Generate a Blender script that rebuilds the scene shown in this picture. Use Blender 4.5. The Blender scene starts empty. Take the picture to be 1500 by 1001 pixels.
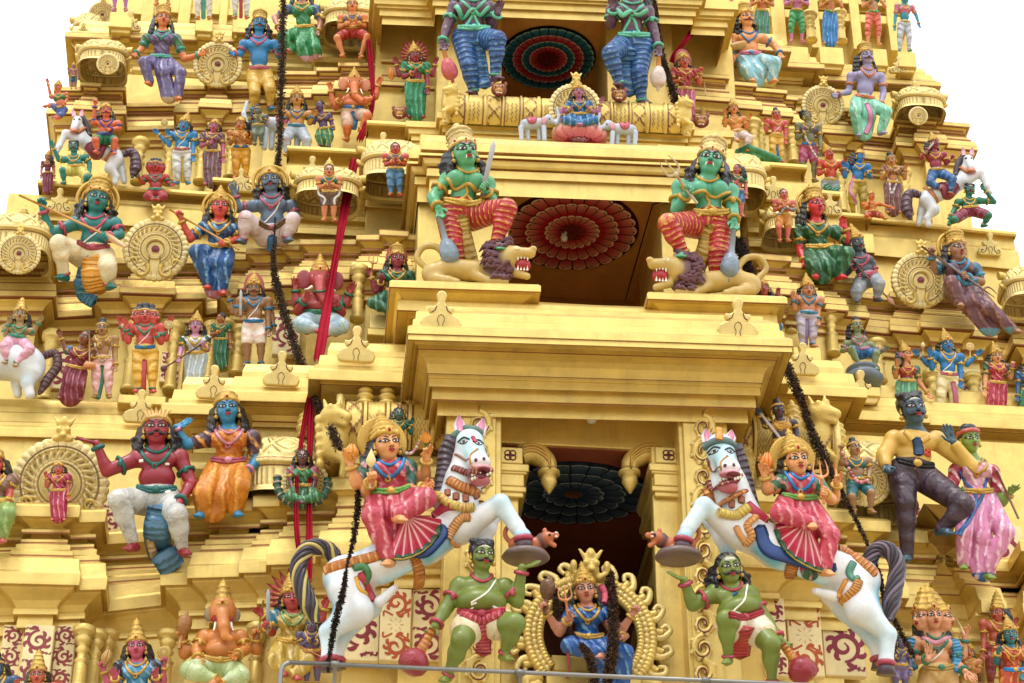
import bpy, math, random, re
import numpy as np
from mathutils import Matrix, Vector
random.seed(7); RS=np.random.RandomState(7)
sc=bpy.context.scene; COL=sc.collection
A=lambda *v: np.array(v,float)
# ------------------------------------------------------------------ camera
F=3450.0; PIT=math.radians(34); YAW=math.radians(5.6); SL=34.5; ZC=20.95
cp,sp,cy,sy=math.cos(PIT),math.sin(PIT),math.cos(YAW),math.sin(YAW)
FW=A(sy*cp,cy*cp,sp); RT=A(cy,-sy,0); UP=np.cross(RT,FW)
CAM=A(0,0,ZC)-SL*FW
def P(px,py,Y):
    """world point on the plane y=Y seen at photograph pixel (px,py)"""
    d=FW*F+RT*(px-750)+UP*(500.5-py)
    return CAM+d*((Y-CAM[1])/d[1])
cd=bpy.data.cameras.new('camera'); co=bpy.data.objects.new('camera',cd); COL.objects.link(co)
cd.sensor_width=36; cd.lens=36*F/1500; cd.clip_end=2000; cd.clip_start=.5
m=Matrix(((RT[0],UP[0],-FW[0],CAM[0]),(RT[1],UP[1],-FW[1],CAM[1]),(RT[2],UP[2],-FW[2],CAM[2]),(0,0,0,1)))
co.matrix_world=m; sc.camera=co
# ------------------------------------------------------------------ colours
def hx(s):
    if not isinstance(s,str): return A(*s)
    c=[int(s[i:i+2],16)/255 for i in (0,2,4)]
    return A(*[(x/12.92 if x<.04045 else ((x+.055)/1.055)**2.4) for x in c])
GOLD=hx('dcc06c'); GOLDP=hx('e3cd85'); GOLDD=hx('c59c48'); MAROON=hx('6a2f3a'); BLK=hx('16161a'); WHT=hx('e4e0d6')
# ------------------------------------------------------------------ materials
def node(nt,t,**k):
    n=nt.nodes.new(t)
    for a,b in k.items(): setattr(n,a,b)
    return n
def make_mat(name,metal=0.,rough=.4,lift=1.,bev=0.,bump=.25,stripe=True,dirt=.35,coat=0.,grain=40.,spec=.5):
    mt=bpy.data.materials.new(name); mt.use_nodes=True; nt=mt.node_tree; nt.nodes.clear(); L=nt.links.new
    out=node(nt,'ShaderNodeOutputMaterial'); b=node(nt,'ShaderNodeBsdfPrincipled'); L(b.outputs[0],out.inputs[0])
    at=node(nt,'ShaderNodeAttribute',attribute_name='Col'); geo=node(nt,'ShaderNodeNewGeometry')
    col=at.outputs['Color']; h=None
    def math_(op,a,b_=None,c=None,clamp=False):
        n=node(nt,'ShaderNodeMath',operation=op,use_clamp=clamp)
        for i,v in enumerate((a,b_,c)):
            if v is None: continue
            if hasattr(v,'links'): L(v,n.inputs[i])
            else: n.inputs[i].default_value=v
        return n.outputs[0]
    def mix(f,a,b_,mode='MIX'):
        n=node(nt,'ShaderNodeMix',data_type='RGBA',blend_type=mode)
        for i,v in ((0,f),(6,a),(7,b_)):
            if hasattr(v,'links'): L(v,n.inputs[i])
            else: n.inputs[i].default_value=v
        return n.outputs[2]
    def noise(scale,det=4,vec=geo.outputs['Position'],ro=.55):
        n=node(nt,'ShaderNodeTexNoise'); n.inputs['Scale'].default_value=scale; n.inputs['Detail'].default_value=det; n.inputs['Roughness'].default_value=ro
        L(vec,n.inputs['Vector']); return n.outputs[0]
    def ramp(v,a,b_):
        n=node(nt,'ShaderNodeMapRange'); n.inputs[1].default_value=a; n.inputs[2].default_value=b_; L(v,n.inputs[0]); return n.outputs[0]
    if stripe:
        fo=node(nt,'ShaderNodeAttribute',attribute_name='fold'); c2=node(nt,'ShaderNodeAttribute',attribute_name='Col2')
        jit=math_('MULTIPLY',math_('SUBTRACT',noise(7.,2),.5),.9)
        s=math_('SINE',math_('MULTIPLY',math_('ADD',fo.outputs['Fac'],jit),6.28318))
        am=math_('MULTIPLY',ramp(s,.25,.95),ramp(noise(14.,3),.38,.62))
        act=ramp(math_('ABSOLUTE',fo.outputs['Fac']),.001,.02)
        col=mix(math_('MULTIPLY',am,act),col,c2.outputs['Color'])
        h=math_('MULTIPLY',math_('MULTIPLY',s,act),.012)
    # hue wander, grime specks, streaks
    v1=noise(3.1,5); col=mix(1.,col,ramp_col(nt,L,v1,.82*lift,1.12*lift),'MULTIPLY')
    mp=node(nt,'ShaderNodeMapping'); mp.inputs['Scale'].default_value=(5.,5.,.55); L(geo.outputs['Position'],mp.inputs[0])
    st=ramp(noise(1.6,6,mp.outputs[0],.65),.54,.78)
    col=mix(math_('MULTIPLY',st,dirt*.75),col,(.10,.075,.045,1))
    sk=ramp(noise(26.,5,ro=.7),.63,.76)
    col=mix(math_('MULTIPLY',sk,dirt*1.3),col,(.055,.045,.035,1))
    ch=ramp(noise(17.,4,ro=.65),.66,.72)
    col=mix(math_('MULTIPLY',ch,dirt*.7),col,(.62,.57,.44,1))
    L(col,b.inputs['Base Color'])
    b.inputs['Metallic'].default_value=metal; b.inputs['Specular IOR Level'].default_value=spec
    L(math_('ADD',math_('MULTIPLY',noise(9.,3),.25),rough-.12),b.inputs['Roughness'])
    if coat: b.inputs['Coat Weight'].default_value=coat; b.inputs['Coat Roughness'].default_value=.2
    hh=math_('MULTIPLY',noise(grain,4),.006*bump/.25)
    lo=math_('MULTIPLY',noise(4.5,3),.02*bump/.25)
    hs=math_('ADD',hh,lo)
    if h is not None: hs=math_('ADD',hs,h)
    bp=node(nt,'ShaderNodeBump'); bp.inputs['Strength'].default_value=.8; bp.inputs['Distance'].default_value=1.; L(hs,bp.inputs['Height']); L(bp.outputs[0],b.inputs['Normal'])
    if bev: bv=node(nt,'ShaderNodeBevel',samples=4); bv.inputs['Radius'].default_value=bev; L(bv.outputs[0],bp.inputs['Normal'])
    return mt
def ramp_col(nt,L,v,a,b_):
    n=node(nt,'ShaderNodeMapRange'); n.inputs[1].default_value=.25; n.inputs[2].default_value=.75; n.inputs[3].default_value=a; n.inputs[4].default_value=b_; L(v,n.inputs[0])
    c=node(nt,'ShaderNodeCombineColor')
    for i in range(3): L(n.outputs[0],c.inputs[i])
    return c.outputs[0]
M_PAINT=make_mat('painted_plaster',lift=1.14,rough=.38,bump=.14,dirt=.17,coat=.15)
M_GOLD=make_mat('gold_paint',metal=.52,rough=.40,bump=.12,bev=.016,stripe=False,dirt=.3,spec=.5,coat=.12)
M_ORN=make_mat('gilded_ornament',metal=.42,rough=.42,bump=.3,stripe=True,dirt=.25)
M_MATTE=make_mat('matte_wall_paint',rough=.8,bump=.2,stripe=False,dirt=.3,spec=.2)
M_PANEL=make_mat('painted_panel',metal=.0,rough=.6,bump=.12,stripe=False,dirt=.2,spec=.3)
M_STEEL=make_mat('galvanised_steel',metal=.8,rough=.4,bump=.05,stripe=False,dirt=.25)
M_LEAF=make_mat('dried_leaves',rough=.9,bump=.3,stripe=False,dirt=.2,spec=.1)
M_CLOTH=make_mat('ribbon_cloth',rough=.8,bump=.3,stripe=True,dirt=.08,spec=.15)
# ------------------------------------------------------------------ mesh builder
class MB:
    def __init__(s): s.v=[];s.c=[];s.c2=[];s.f=[];s.q=[];s.t=[];s.n=0
    def add(s,v,quads=None,tris=None,col=GOLD,col2=None,fold=0.):
        v=np.asarray(v,float).reshape(-1,3); n=len(v)
        col=np.asarray(col,float); c2=col if col2 is None else np.asarray(col2,float)
        s.v.append(v); s.c.append(np.broadcast_to(col,(n,3))); s.c2.append(np.broadcast_to(c2,(n,3))); s.f.append(np.broadcast_to(np.asarray(fold,float),(n,)))
        if quads is not None and len(quads): s.q.append(np.asarray(quads,int).reshape(-1,4)+s.n)
        if tris is not None and len(tris): s.t.append(np.asarray(tris,int).reshape(-1,3)+s.n)
        s.n+=n; return s
    def merge(s,o,X=None,col=None):
        """add another builder's geometry, moved by the 4x4 X"""
        if not o.n: return s
        v=np.concatenate(o.v)
        if X is not None: v=v@X[:3,:3].T+X[:3,3]
        flip=X is not None and np.linalg.det(X[:3,:3])<0
        q=np.concatenate(o.q) if o.q else None; t=np.concatenate(o.t) if o.t else None
        if flip:
            if q is not None: q=q[:,::-1]
            if t is not None: t=t[:,::-1]
        return s.add(v,q,t,np.concatenate(o.c) if col is None else col,np.concatenate(o.c2) if col is None else None,np.concatenate(o.f) if col is None else 0.)
    def build(s,name,mat,parent=None,smooth=True,X=None):
        if not s.n: return None
        me=bpy.data.meshes.new(name); v=np.concatenate(s.v)
        q=np.concatenate(s.q) if s.q else np.zeros((0,4),int); t=np.concatenate(s.t) if s.t else np.zeros((0,3),int)
        me.vertices.add(len(v)); me.vertices.foreach_set('co',v.astype(np.float32).ravel())
        nl=len(q)*4+len(t)*3; me.loops.add(nl); me.loops.foreach_set('vertex_index',np.concatenate([q.ravel(),t.ravel()]).astype(np.int32))
        me.polygons.add(len(q)+len(t)); me.polygons.foreach_set('loop_start',np.concatenate([np.arange(len(q))*4,len(q)*4+np.arange(len(t))*3]).astype(np.int32))
        me.polygons.foreach_set('loop_total',np.concatenate([np.full(len(q),4),np.full(len(t),3)]).astype(np.int32))
        me.polygons.foreach_set('use_smooth',np.full(len(q)+len(t),bool(smooth)))
        for nm,src in (('Col',s.c),('Col2',s.c2)):
            a=me.color_attributes.new(nm,'FLOAT_COLOR','POINT'); c=np.ones((len(v),4),np.float32); c[:,:3]=np.concatenate(src); a.data.foreach_set('color',c.ravel())
        a=me.attributes.new('fold','FLOAT','POINT'); a.data.foreach_set('value',np.concatenate(s.f).astype(np.float32))
        me.materials.append(mat); me.update(calc_edges=True); me.validate()
        ob=bpy.data.objects.new(name,me); COL.objects.link(ob)
        if X is not None: ob.matrix_world=Matrix([list(r) for r in X])
        if parent is not None: ob.parent=parent
        return ob
def tag(o,label=None,cat=None,group=None,kind=None):
    for k,v in (('label',label),('category',cat),('group',group),('kind',kind)):
        if v: o[k]=v
    return o
def empty(name,loc=(0,0,0),**k):
    o=bpy.data.objects.new(name,None); COL.objects.link(o); o.location=loc; o.empty_display_size=.1; return tag(o,**k)
# ------------------------------------------------------------------ primitive shapes
BQ=[(0,3,2,1),(4,5,6,7),(0,1,5,4),(1,2,6,5),(2,3,7,6),(3,0,4,7)]
def box(mb,lo,hi,col=GOLD,bev=.012):
    lo=A(*lo);hi=A(*hi); lo,hi=np.minimum(lo,hi),np.maximum(lo,hi); b=min(bev,.3*(hi-lo).min())
    V=[];Q=[];T=[]
    # chamfered box: 24 vertices
    idx={}
    for a in range(3):
        for s in (0,1):
            o=[i for i in range(3) if i!=a]; ring=[]
            for (p,q) in ((0,0),(1,0),(1,1),(0,1)):
                v=A(0,0,0); v[a]=hi[a] if s else lo[a]
                v[o[0]]=hi[o[0]]-b if p else lo[o[0]]+b; v[o[1]]=hi[o[1]]-b if q else lo[o[1]]+b
                key=(a,s)+tuple([ (s if i==a else (p if i==o[0] else q)) for i in range(3)]); idx[(a,key[2:])]=len(V); ring.append(len(V)); V.append(v)
            up=(s==1)==(a!=1)
            Q.append(ring if up else ring[::-1])
    c=(lo+hi)/2; V=np.array(V)
    def face(ids):
        p=V[ids]; n=np.cross(p[1]-p[0],p[2]-p[0]); return ids if np.dot(n,p.mean(0)-c)>=0 else ids[::-1]
    for a in range(3):
        b_=(a+1)%3; d=3-a-b_
        for sa in (0,1):
            for sb in (0,1):
                k0=[0]*3;k1=[0]*3; k0[a]=k1[a]=sa;k0[b_]=k1[b_]=sb;k0[d]=0;k1[d]=1
                Q.append(face([idx[(a,tuple(k0))],idx[(a,tuple(k1))],idx[(b_,tuple(k1))],idx[(b_,tuple(k0))]]))
    for k in np.ndindex(2,2,2): T.append(face([idx[(0,k)],idx[(1,k)],idx[(2,k)]]))
    Q=[face(q) for q in Q]
    return mb.add(V,Q,T,col)
def pbox(mb,x0,y0,x1,y1,Yf,dep,col=GOLD,bev=.012):
    """box whose front face spans photograph pixels (x0,y0)-(x1,y1) on the plane y=Yf"""
    xm,ym=(x0+x1)/2,(y0+y1)/2
    a=P(x0,ym,Yf);b=P(x1,ym,Yf); c=P(xm,y0,Yf);d=P(xm,y1,Yf)
    return box(mb,(a[0],Yf,d[2]),(b[0],Yf+dep,c[2]),col,bev)
def grid_faces(n,m,wrap_u=False,wrap_v=False):
    i,j=np.meshgrid(np.arange(n if wrap_u else n-1),np.arange(m if wrap_v else m-1),indexing='ij')
    a=i*m+j; b=((i+1)%n)*m+j; c=((i+1)%n)*m+(j+1)%m; d=i*m+(j+1)%m
    return np.stack([a,b,c,d],-1).reshape(-1,4)
def frame_axes(d):
    d=d/np.linalg.norm(d); h=A(0,0,1) if abs(d[2])<.9 else A(1,0,0)
    x=np.cross(h,d); x/=np.linalg.norm(x); return x,np.cross(d,x),d
def tube(mb,pts,r,col=GOLD,seg=8,col2=None,fold=0.,flat=1.,closed=False):
    pts=np.asarray(pts,float); n=len(pts); r=np.broadcast_to(np.asarray(r,float),(n,))
    if closed: t=np.roll(pts,-1,0)-np.roll(pts,1,0)
    else: t=np.gradient(pts,axis=0)
    t/=np.linalg.norm(t,axis=1)[:,None]+1e-12
    x,_,_=frame_axes(t[0]); th=np.linspace(0,2*np.pi,seg,endpoint=False); V=[]
    for i in range(n):
        x=x-np.dot(x,t[i])*t[i]; x/=np.linalg.norm(x)+1e-12; y=np.cross(t[i],x)
        V.append(pts[i]+r[i]*(np.cos(th)[:,None]*x+flat*np.sin(th)[:,None]*y))
    V=np.array(V).reshape(-1,3); Q=grid_faces(n,seg,closed,True)
    if closed: return mb.add(V,Q,None,col,col2,fold)
    k=len(V); V=np.vstack([V,pts[0]-t[0]*r[0]*.4,pts[-1]+t[-1]*r[-1]*.4])
    T=[(k,(j+1)%seg,j) for j in range(seg)]+[(k+1,(n-1)*seg+j,(n-1)*seg+(j+1)%seg) for j in range(seg)]
    c_=np.asarray(col,float); f_=np.asarray(fold,float)
    if c_.ndim==2: c_=np.vstack([np.repeat(c_,seg,0),c_[0],c_[-1]])
    if f_.ndim==1: f_=np.concatenate([np.repeat(f_,seg),[f_[0],f_[-1]]])
    return mb.add(V,Q[:,::-1],[t_[::-1] for t_ in T],c_,col2,f_)
def lathe(mb,prof,base,axis=(0,0,1),seg=20,col=GOLD,col2=None,rip=0.,nrip=12,fold=0.,sy_=1.,front=None):
    """prof: (radius, height[, colour]) along the axis"""
    x,y,z=frame_axes(A(*axis))
    if front is not None: y=A(*front)-np.dot(A(*front),z)*z; y/=np.linalg.norm(y); x=np.cross(y,z)
    th=np.linspace(0,2*np.pi,seg,endpoint=False); V=[];C=[]
    for p in prof:
        rr=p[0]*(1+rip*np.cos(nrip*th)); V.append(A(*base)+z*p[1]+rr[:,None]*(np.cos(th)[:,None]*x+sy_*np.sin(th)[:,None]*y)); C+= [p[2] if len(p)>2 else col]*seg
    n=len(prof); V=np.array(V).reshape(-1,3); Q=grid_faces(n,seg,False,True); k=len(V)
    V=np.vstack([V,A(*base)+z*prof[0][1],A(*base)+z*prof[-1][1]]); C+=[C[0],C[-1]]
    T=[(k,j,(j+1)%seg) for j in range(seg)][::1]+[(k+1,(n-1)*seg+(j+1)%seg,(n-1)*seg+j) for j in range(seg)]
    return mb.add(V,Q[:,::1],T,np.array(C),col2,fold) if False else mb.add(V,Q[:,::-1],[t[::-1] for t in T],np.array(C),col2,fold)
def ball(mb,c,r,col=GOLD,seg=10,rings=7,R=None):
    r=np.broadcast_to(np.asarray(r,float),(3,)); ph=np.linspace(0,np.pi,rings); th=np.linspace(0,2*np.pi,seg,endpoint=False)
    v=np.stack([np.outer(np.sin(ph),np.cos(th)),np.outer(np.sin(ph),np.sin(th)),np.outer(np.cos(ph),np.ones(seg))],-1).reshape(-1,3)*r
    if R is not None: v=v@np.asarray(R).T
    return mb.add(v+A(*c),grid_faces(rings,seg,False,True),None,col)
def extrude(mb,poly,depth,X,col=GOLD,ins=.12,side=None):
    """closed 2D outline -> bevelled slab; poly in the X frame's xy, thickness along its z"""
    p=np.asarray(poly,float); n=len(p); ar=.5*np.sum(p[:,0]*np.roll(p[:,1],-1)-np.roll(p[:,0],-1)*p[:,1])
    if ar<0: p=p[::-1]
    t=np.roll(p,-1,0)-np.roll(p,1,0); nn=np.stack([t[:,1],-t[:,0]],1); nn/=np.linalg.norm(nn,axis=1)[:,None]+1e-9
    q=p-nn*ins*depth
    L=[np.c_[p,np.full(n,-depth*.5)],np.c_[p,np.full(n,depth*.5-depth*ins)],np.c_[q,np.full(n,depth*.5)]]
    V=np.concatenate(L); Q=np.concatenate([grid_faces(3,n,False,True)])
    from mathutils.geometry import tessellate_polygon
    T=np.array(tessellate_polygon([[Vector((a,b,0)) for a,b in q]]),int)
    p3=q[T]; s=np.cross(p3[:,1]-p3[:,0],p3[:,2]-p3[:,0]); T[s<0]=T[s<0][:,::-1]
    Tb=T[:,::-1]
    V=V@X[:3,:3].T+X[:3,3]
    return mb.add(V,Q[:,::-1],np.concatenate([T+2*n,Tb]),col)
def plate(loc,tilt=0.,yaw=0.):
    """4x4 frame at loc: x to the right, y up the facade, z towards the viewer"""
    c,s=math.cos(tilt),math.sin(tilt); X=np.eye(4); a,b=math.cos(yaw),math.sin(yaw)
    X[:3,0]=(a,b,0); X[:3,2]=(b*c,-a*c,-s); X[:3,1]=np.cross(X[:3,2],X[:3,0]); X[:3,3]=loc; return X
# ------------------------------------------------------------------ mouldings swept round a stepped plan
LINE_C=hx('96602f')
def sweep(mb,path,prof,col=GOLD,cols=None,ex=1.):
    p=np.asarray(path,float); n=len(p); d=np.diff(p[:,:2],axis=0); d/=np.linalg.norm(d,axis=1)[:,None]
    nr=np.stack([d[:,1],-d[:,0]],1)
    mt=np.zeros((n,2)); mt[0]=nr[0]; mt[-1]=nr[-1]
    for i in range(1,n-1):
        a,b=nr[i-1],nr[i]; mt[i]=(a+b)/(1+max(-.6,np.dot(a,b)))
    mt[:,0]*=ex
    # flat shading: each strip gets its own vertices
    for k in range(len(prof)-1):
        (o0,z0),(o1,z1)=prof[k][:2],prof[k+1][:2]
        a=np.c_[p[:,:2]+mt*o0,p[:,2]+z0]; b=np.c_[p[:,:2]+mt*o1,p[:,2]+z1]
        V=np.concatenate([a,b]); Q=[(i,i+1,n+i+1,n+i) for i in range(n-1)]
        mb.add(V,Q,None,LINE_C if 0<abs(z1-z0)<.036 and abs(o1-o0)<.021 else col)
    return mb
def plan(steps,ref,Y0,back=1.2,endback=None):
    """steps: (px, forward depth) to the next px; last entry (px,None). ref: two photograph points giving the base line at Y0"""
    (xa,ya),(xb,yb)=ref; yy=lambda x: ya+(yb-ya)*(x-xa)/(xb-xa)
    pts=[]; b=P(steps[0][0],yy(steps[0][0]),Y0); pts.append((b[0],Y0+back,b[2]))
    for (x0,d),(x1,_) in zip(steps[:-1],steps[1:]):
        for x in (x0,x1):
            b=P(x,yy(x),Y0); pts.append((b[0],Y0-d,b[2]))
    b=P(steps[-1][0],yy(steps[-1][0]),Y0); pts.append((b[0],Y0+(back if endback is None else endback),b[2]))
    out=[pts[0]]
    for q in pts[1:]:
        if np.hypot(q[0]-out[-1][0],q[1]-out[-1][1])>1e-4: out.append(q)
    return out
def prof(rows,s=1.):
    """(offset m, photograph rows above the base line) -> (offset, dz)"""
    return [(o*s,(h*s-56*o*s)/82.9) for o,h in rows]
# ------------------------------------------------------------------ soft solids: distance fields polygonised with surface nets
def rotm(ax,ay,az):
    return np.array(Matrix.Rotation(az,3,'Z')@Matrix.Rotation(ay,3,'Y')@Matrix.Rotation(ax,3,'X'))
def cap(a,b,ra,rb=None,k=.0,c=None,fz=1.): return ('c',A(*a),A(*b),ra,ra if rb is None else rb,k,c,fz)
def ell(c0,r,k=.0,c=None,R=None): return ('e',A(*c0),A(*np.broadcast_to(r,3)),R,None,k,c,1.)
def dist(pr,p):
    t,a,b,r0,r1=pr[:5]
    if t=='c':
        ab=b-a; q=p-a; fz=pr[7]
        h=np.clip((q@ab)/(ab@ab+1e-12),0,1); w=q-h[...,None]*ab
        if fz!=1.: w=w/A(1,1,fz)
        return np.sqrt((w*w).sum(-1))-(r0+(r1-r0)*h)
    q=p-a
    if r0 is not None: q=q@r0
    k0=np.sqrt(((q/b)**2).sum(-1)); k1=np.sqrt(((q/b**2)**2).sum(-1))+1e-9
    return k0*(k0-1)/k1
def bounds(pr):
    if pr[0]=='c':
        r=max(pr[3],pr[4]); return np.minimum(pr[1],pr[2])-r,np.maximum(pr[1],pr[2])+r
    r=pr[2].max(); 
    if pr[3] is not None: e=np.abs(pr[3])@pr[2]
    else: e=pr[2]
    return pr[1]-np.maximum(e,.0)-1e-3,pr[1]+e+1e-3
class Field:
    def __init__(s,prims,cell,lo=None,hi=None):
        bs=[bounds(p) for p in prims]
        if lo is None: lo=np.min([b[0] for b in bs],0)-3*cell; hi=np.max([b[1] for b in bs],0)+3*cell
        s.lo=lo; s.cell=cell; s.n=np.maximum(3,np.ceil((hi-lo)/cell).astype(int)+1); s.prims=prims
        s.D=np.full(s.n,9.,np.float32)
        for p,(a,b) in zip(prims,bs):
            mg=abs(p[5])+2.5*cell
            i0=np.clip(np.floor((a-mg-lo)/cell).astype(int),0,s.n); i1=np.clip(np.ceil((b+mg-lo)/cell).astype(int)+1,0,s.n)
            if (i1<=i0).any(): continue
            ax=[lo[i]+cell*np.arange(i0[i],i1[i]) for i in range(3)]
            g=np.stack(np.meshgrid(*ax,indexing='ij'),-1); d=dist(p,g); S=tuple(slice(x,y) for x,y in zip(i0,i1)); e=s.D[S]; k=p[5]
            if k<0: # carve
                k=-k; h=np.clip(.5-.5*(d+e)/k,0,1); s.D[S]=e+(-d-e)*h+k*h*(1-h)
            elif k>1e-6:
                h=np.clip(.5+.5*(e-d)/k,0,1); s.D[S]=e+(d-e)*h-k*h*(1-h)
            else: s.D[S]=np.minimum(e,d)
    def mesh(s):
        D=s.D; n=np.array(D.shape); S=D<0
        cn=[(0,0,0),(1,0,0),(0,1,0),(1,1,0),(0,0,1),(1,0,1),(0,1,1),(1,1,1)]
        sl=lambda c:tuple(slice(c[i],n[i]-1+c[i]) for i in range(3))
        cnt=sum(S[sl(c)].astype(np.int8) for c in cn); act=(cnt>0)&(cnt<8); ix=np.argwhere(act)
        vals=[D[sl(c)][act] for c in cn]; acc=np.zeros((len(ix),3)); m=np.zeros(len(ix))
        for a in range(8):
            for b in range(a+1,8):
                if sum(abs(cn[a][i]-cn[b][i]) for i in range(3))!=1: continue
                da,db=vals[a],vals[b]; x=(da<0)!=(db<0); t=np.where(x,da/np.where(x,da-db,1),0)
                acc+=np.where(x[:,None],A(*cn[a])+t[:,None]*(A(*cn[b])-A(*cn[a])),0); m+=x
        V=s.lo+s.cell*(ix+acc/np.maximum(m,1)[:,None])
        idm=np.full(n-1,-1,int); idm[act]=np.arange(len(ix)); Q=[]
        for a in range(3):
            b,c=(a+1)%3,(a+2)%3
            s0=[slice(None)]*3;s1=[slice(None)]*3; s0[a]=slice(0,n[a]-1);s1[a]=slice(1,n[a])
            for z in (b,c): s0[z]=slice(1,n[z]-1); s1[z]=slice(1,n[z]-1)
            A0,A1=S[tuple(s0)],S[tuple(s1)]; e=np.argwhere(A0!=A1)
            if not len(e): continue
            fl=A0[tuple(e.T)]; e=e.copy(); e[:,b]+=1; e[:,c]+=1
            def cell_(db,dc):
                q=e.copy(); q[:,b]-=db; q[:,c]-=dc; return idm[tuple(q.T)]
            q=np.stack([cell_(1,1),cell_(0,1),cell_(0,0),cell_(1,0)],-1)
            q[~fl]=q[~fl][:,::-1]; Q.append(q)
        Q=np.concatenate(Q); Q=Q[(Q>=0).all(1)]
        return V,Q
    def height(s):
        """front-most surface depth for each column (nan where empty)"""
        D=s.D; ins=D<0; nz=D.shape[2]; k=nz-1-np.argmax(ins[:,:,::-1],2); has=ins.any(2)
        k2=np.minimum(k+1,nz-1); I,J=np.indices(k.shape); d0,d1=D[I,J,k],D[I,J,k2]
        t=np.where(d1>d0,-d0/np.where(d1>d0,d1-d0,1),0); h=s.lo[2]+s.cell*(k+np.clip(t,0,1)); return np.where(has,h,np.nan)
def colour_by_prim(V,prims,base,sharp):
    """per-vertex paint: prims carrying their own colour blend over the base"""
    if not any(p[6] is not None for p in prims): return np.broadcast_to(base,(len(V),3))
    W=np.zeros(len(V)); C=np.zeros((len(V),3))
    for p in prims:
        w=np.exp(-np.clip(dist(p,V)+.0,0,None)/sharp)+1e-9; w=w**2; W+=w; C+=w[:,None]*(base if p[6] is None else hx(p[6]))
    return C/W[:,None]
class Drape:
    """lays lines and patches on the front of a heightmap"""
    def __init__(s,lo,cell,H):
        s.lo=lo;s.cell=cell
        # fill gaps from neighbours so that edges fall away softly
        H=H.copy()
        for _ in range(10):
            bad=np.isnan(H)
            if not bad.any(): break
            acc=np.zeros(H.shape);c=np.zeros(H.shape)
            for dx,dy in ((1,0),(-1,0),(0,1),(0,-1)):
                q=np.roll(H,(dx,dy),(0,1)); ok=~np.isnan(q); acc+=np.where(ok,q,0); c+=ok
            H=np.where(bad&(c>0),acc/np.maximum(c,1)-cell*.9,H)
        s.H=np.where(np.isnan(H),np.nanmin(H) if not np.isnan(H).all() else 0,H)
    def z(s,u,v):
        x=np.clip((np.asarray(u)-s.lo[0])/s.cell,0,s.H.shape[0]-1.001); y=np.clip((np.asarray(v)-s.lo[1])/s.cell,0,s.H.shape[1]-1.001)
        i=x.astype(int);j=y.astype(int);a=x-i;b=y-j;H=s.H
        return (H[i,j]*(1-a)+H[i+1,j]*a)*(1-b)+(H[i,j+1]*(1-a)+H[i+1,j+1]*a)*b
    def line(s,mb,pts,r,col,lift=.0,n=None,seg=6,flat=1.,**k):
        pts=np.asarray(pts,float)
        if n: pts=smooth_line(pts,n)
        z=s.z(pts[:,0],pts[:,1])
        if len(z)>4: z=np.convolve(np.pad(z,1,'edge'),[.25,.5,.25],'valid')
        return tube(mb,np.c_[pts,z+lift],r,col,seg,flat=flat,**k)
    def patch(s,mb,c,rx,ry,col,lift=.01,rot=0.,almond=0.,seg=18,rings=4):
        th=np.linspace(0,2*np.pi,seg,endpoint=False); V=[]
        for q in np.linspace(0,1,rings+1)[1:]:
            x=rx*np.cos(th)*q; y=ry*np.sin(th)*q*(1-almond*np.abs(np.cos(th))**1.5)
            V.append(np.c_[c[0]+x*math.cos(rot)-y*math.sin(rot),c[1]+x*math.sin(rot)+y*math.cos(rot)])
        V=np.concatenate(V+[np.array([c[:2]])]); z=s.z(V[:,0],V[:,1])+lift; k=len(V)-1
        z[(rings-1)*seg:rings*seg]-=lift*1.3
        Q=grid_faces(rings,seg,False,True); T=[(k,j,(j+1)%seg) for j in range(seg)]
        return mb.add(np.c_[V,z],Q[:,::-1],T,col)
def smooth_line(p,n):
    p=np.asarray(p,float)
    if len(p)<3: t=np.linspace(0,1,n)[:,None]; return p[0]*(1-t)+p[-1]*t
    q=np.vstack([2*p[0]-p[1],p,2*p[-1]-p[-2]]); out=[]; m=len(p)-1
    for x in np.linspace(0,m,n):
        i=min(int(x),m-1); t=x-i; a,b,c,d=q[i],q[i+1],q[i+2],q[i+3]
        out.append(.5*(2*b+(c-a)*t+(2*a-5*b+4*c-d)*t*t+(3*b-a-3*c+d)*t**3))
    return np.array(out)
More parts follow.
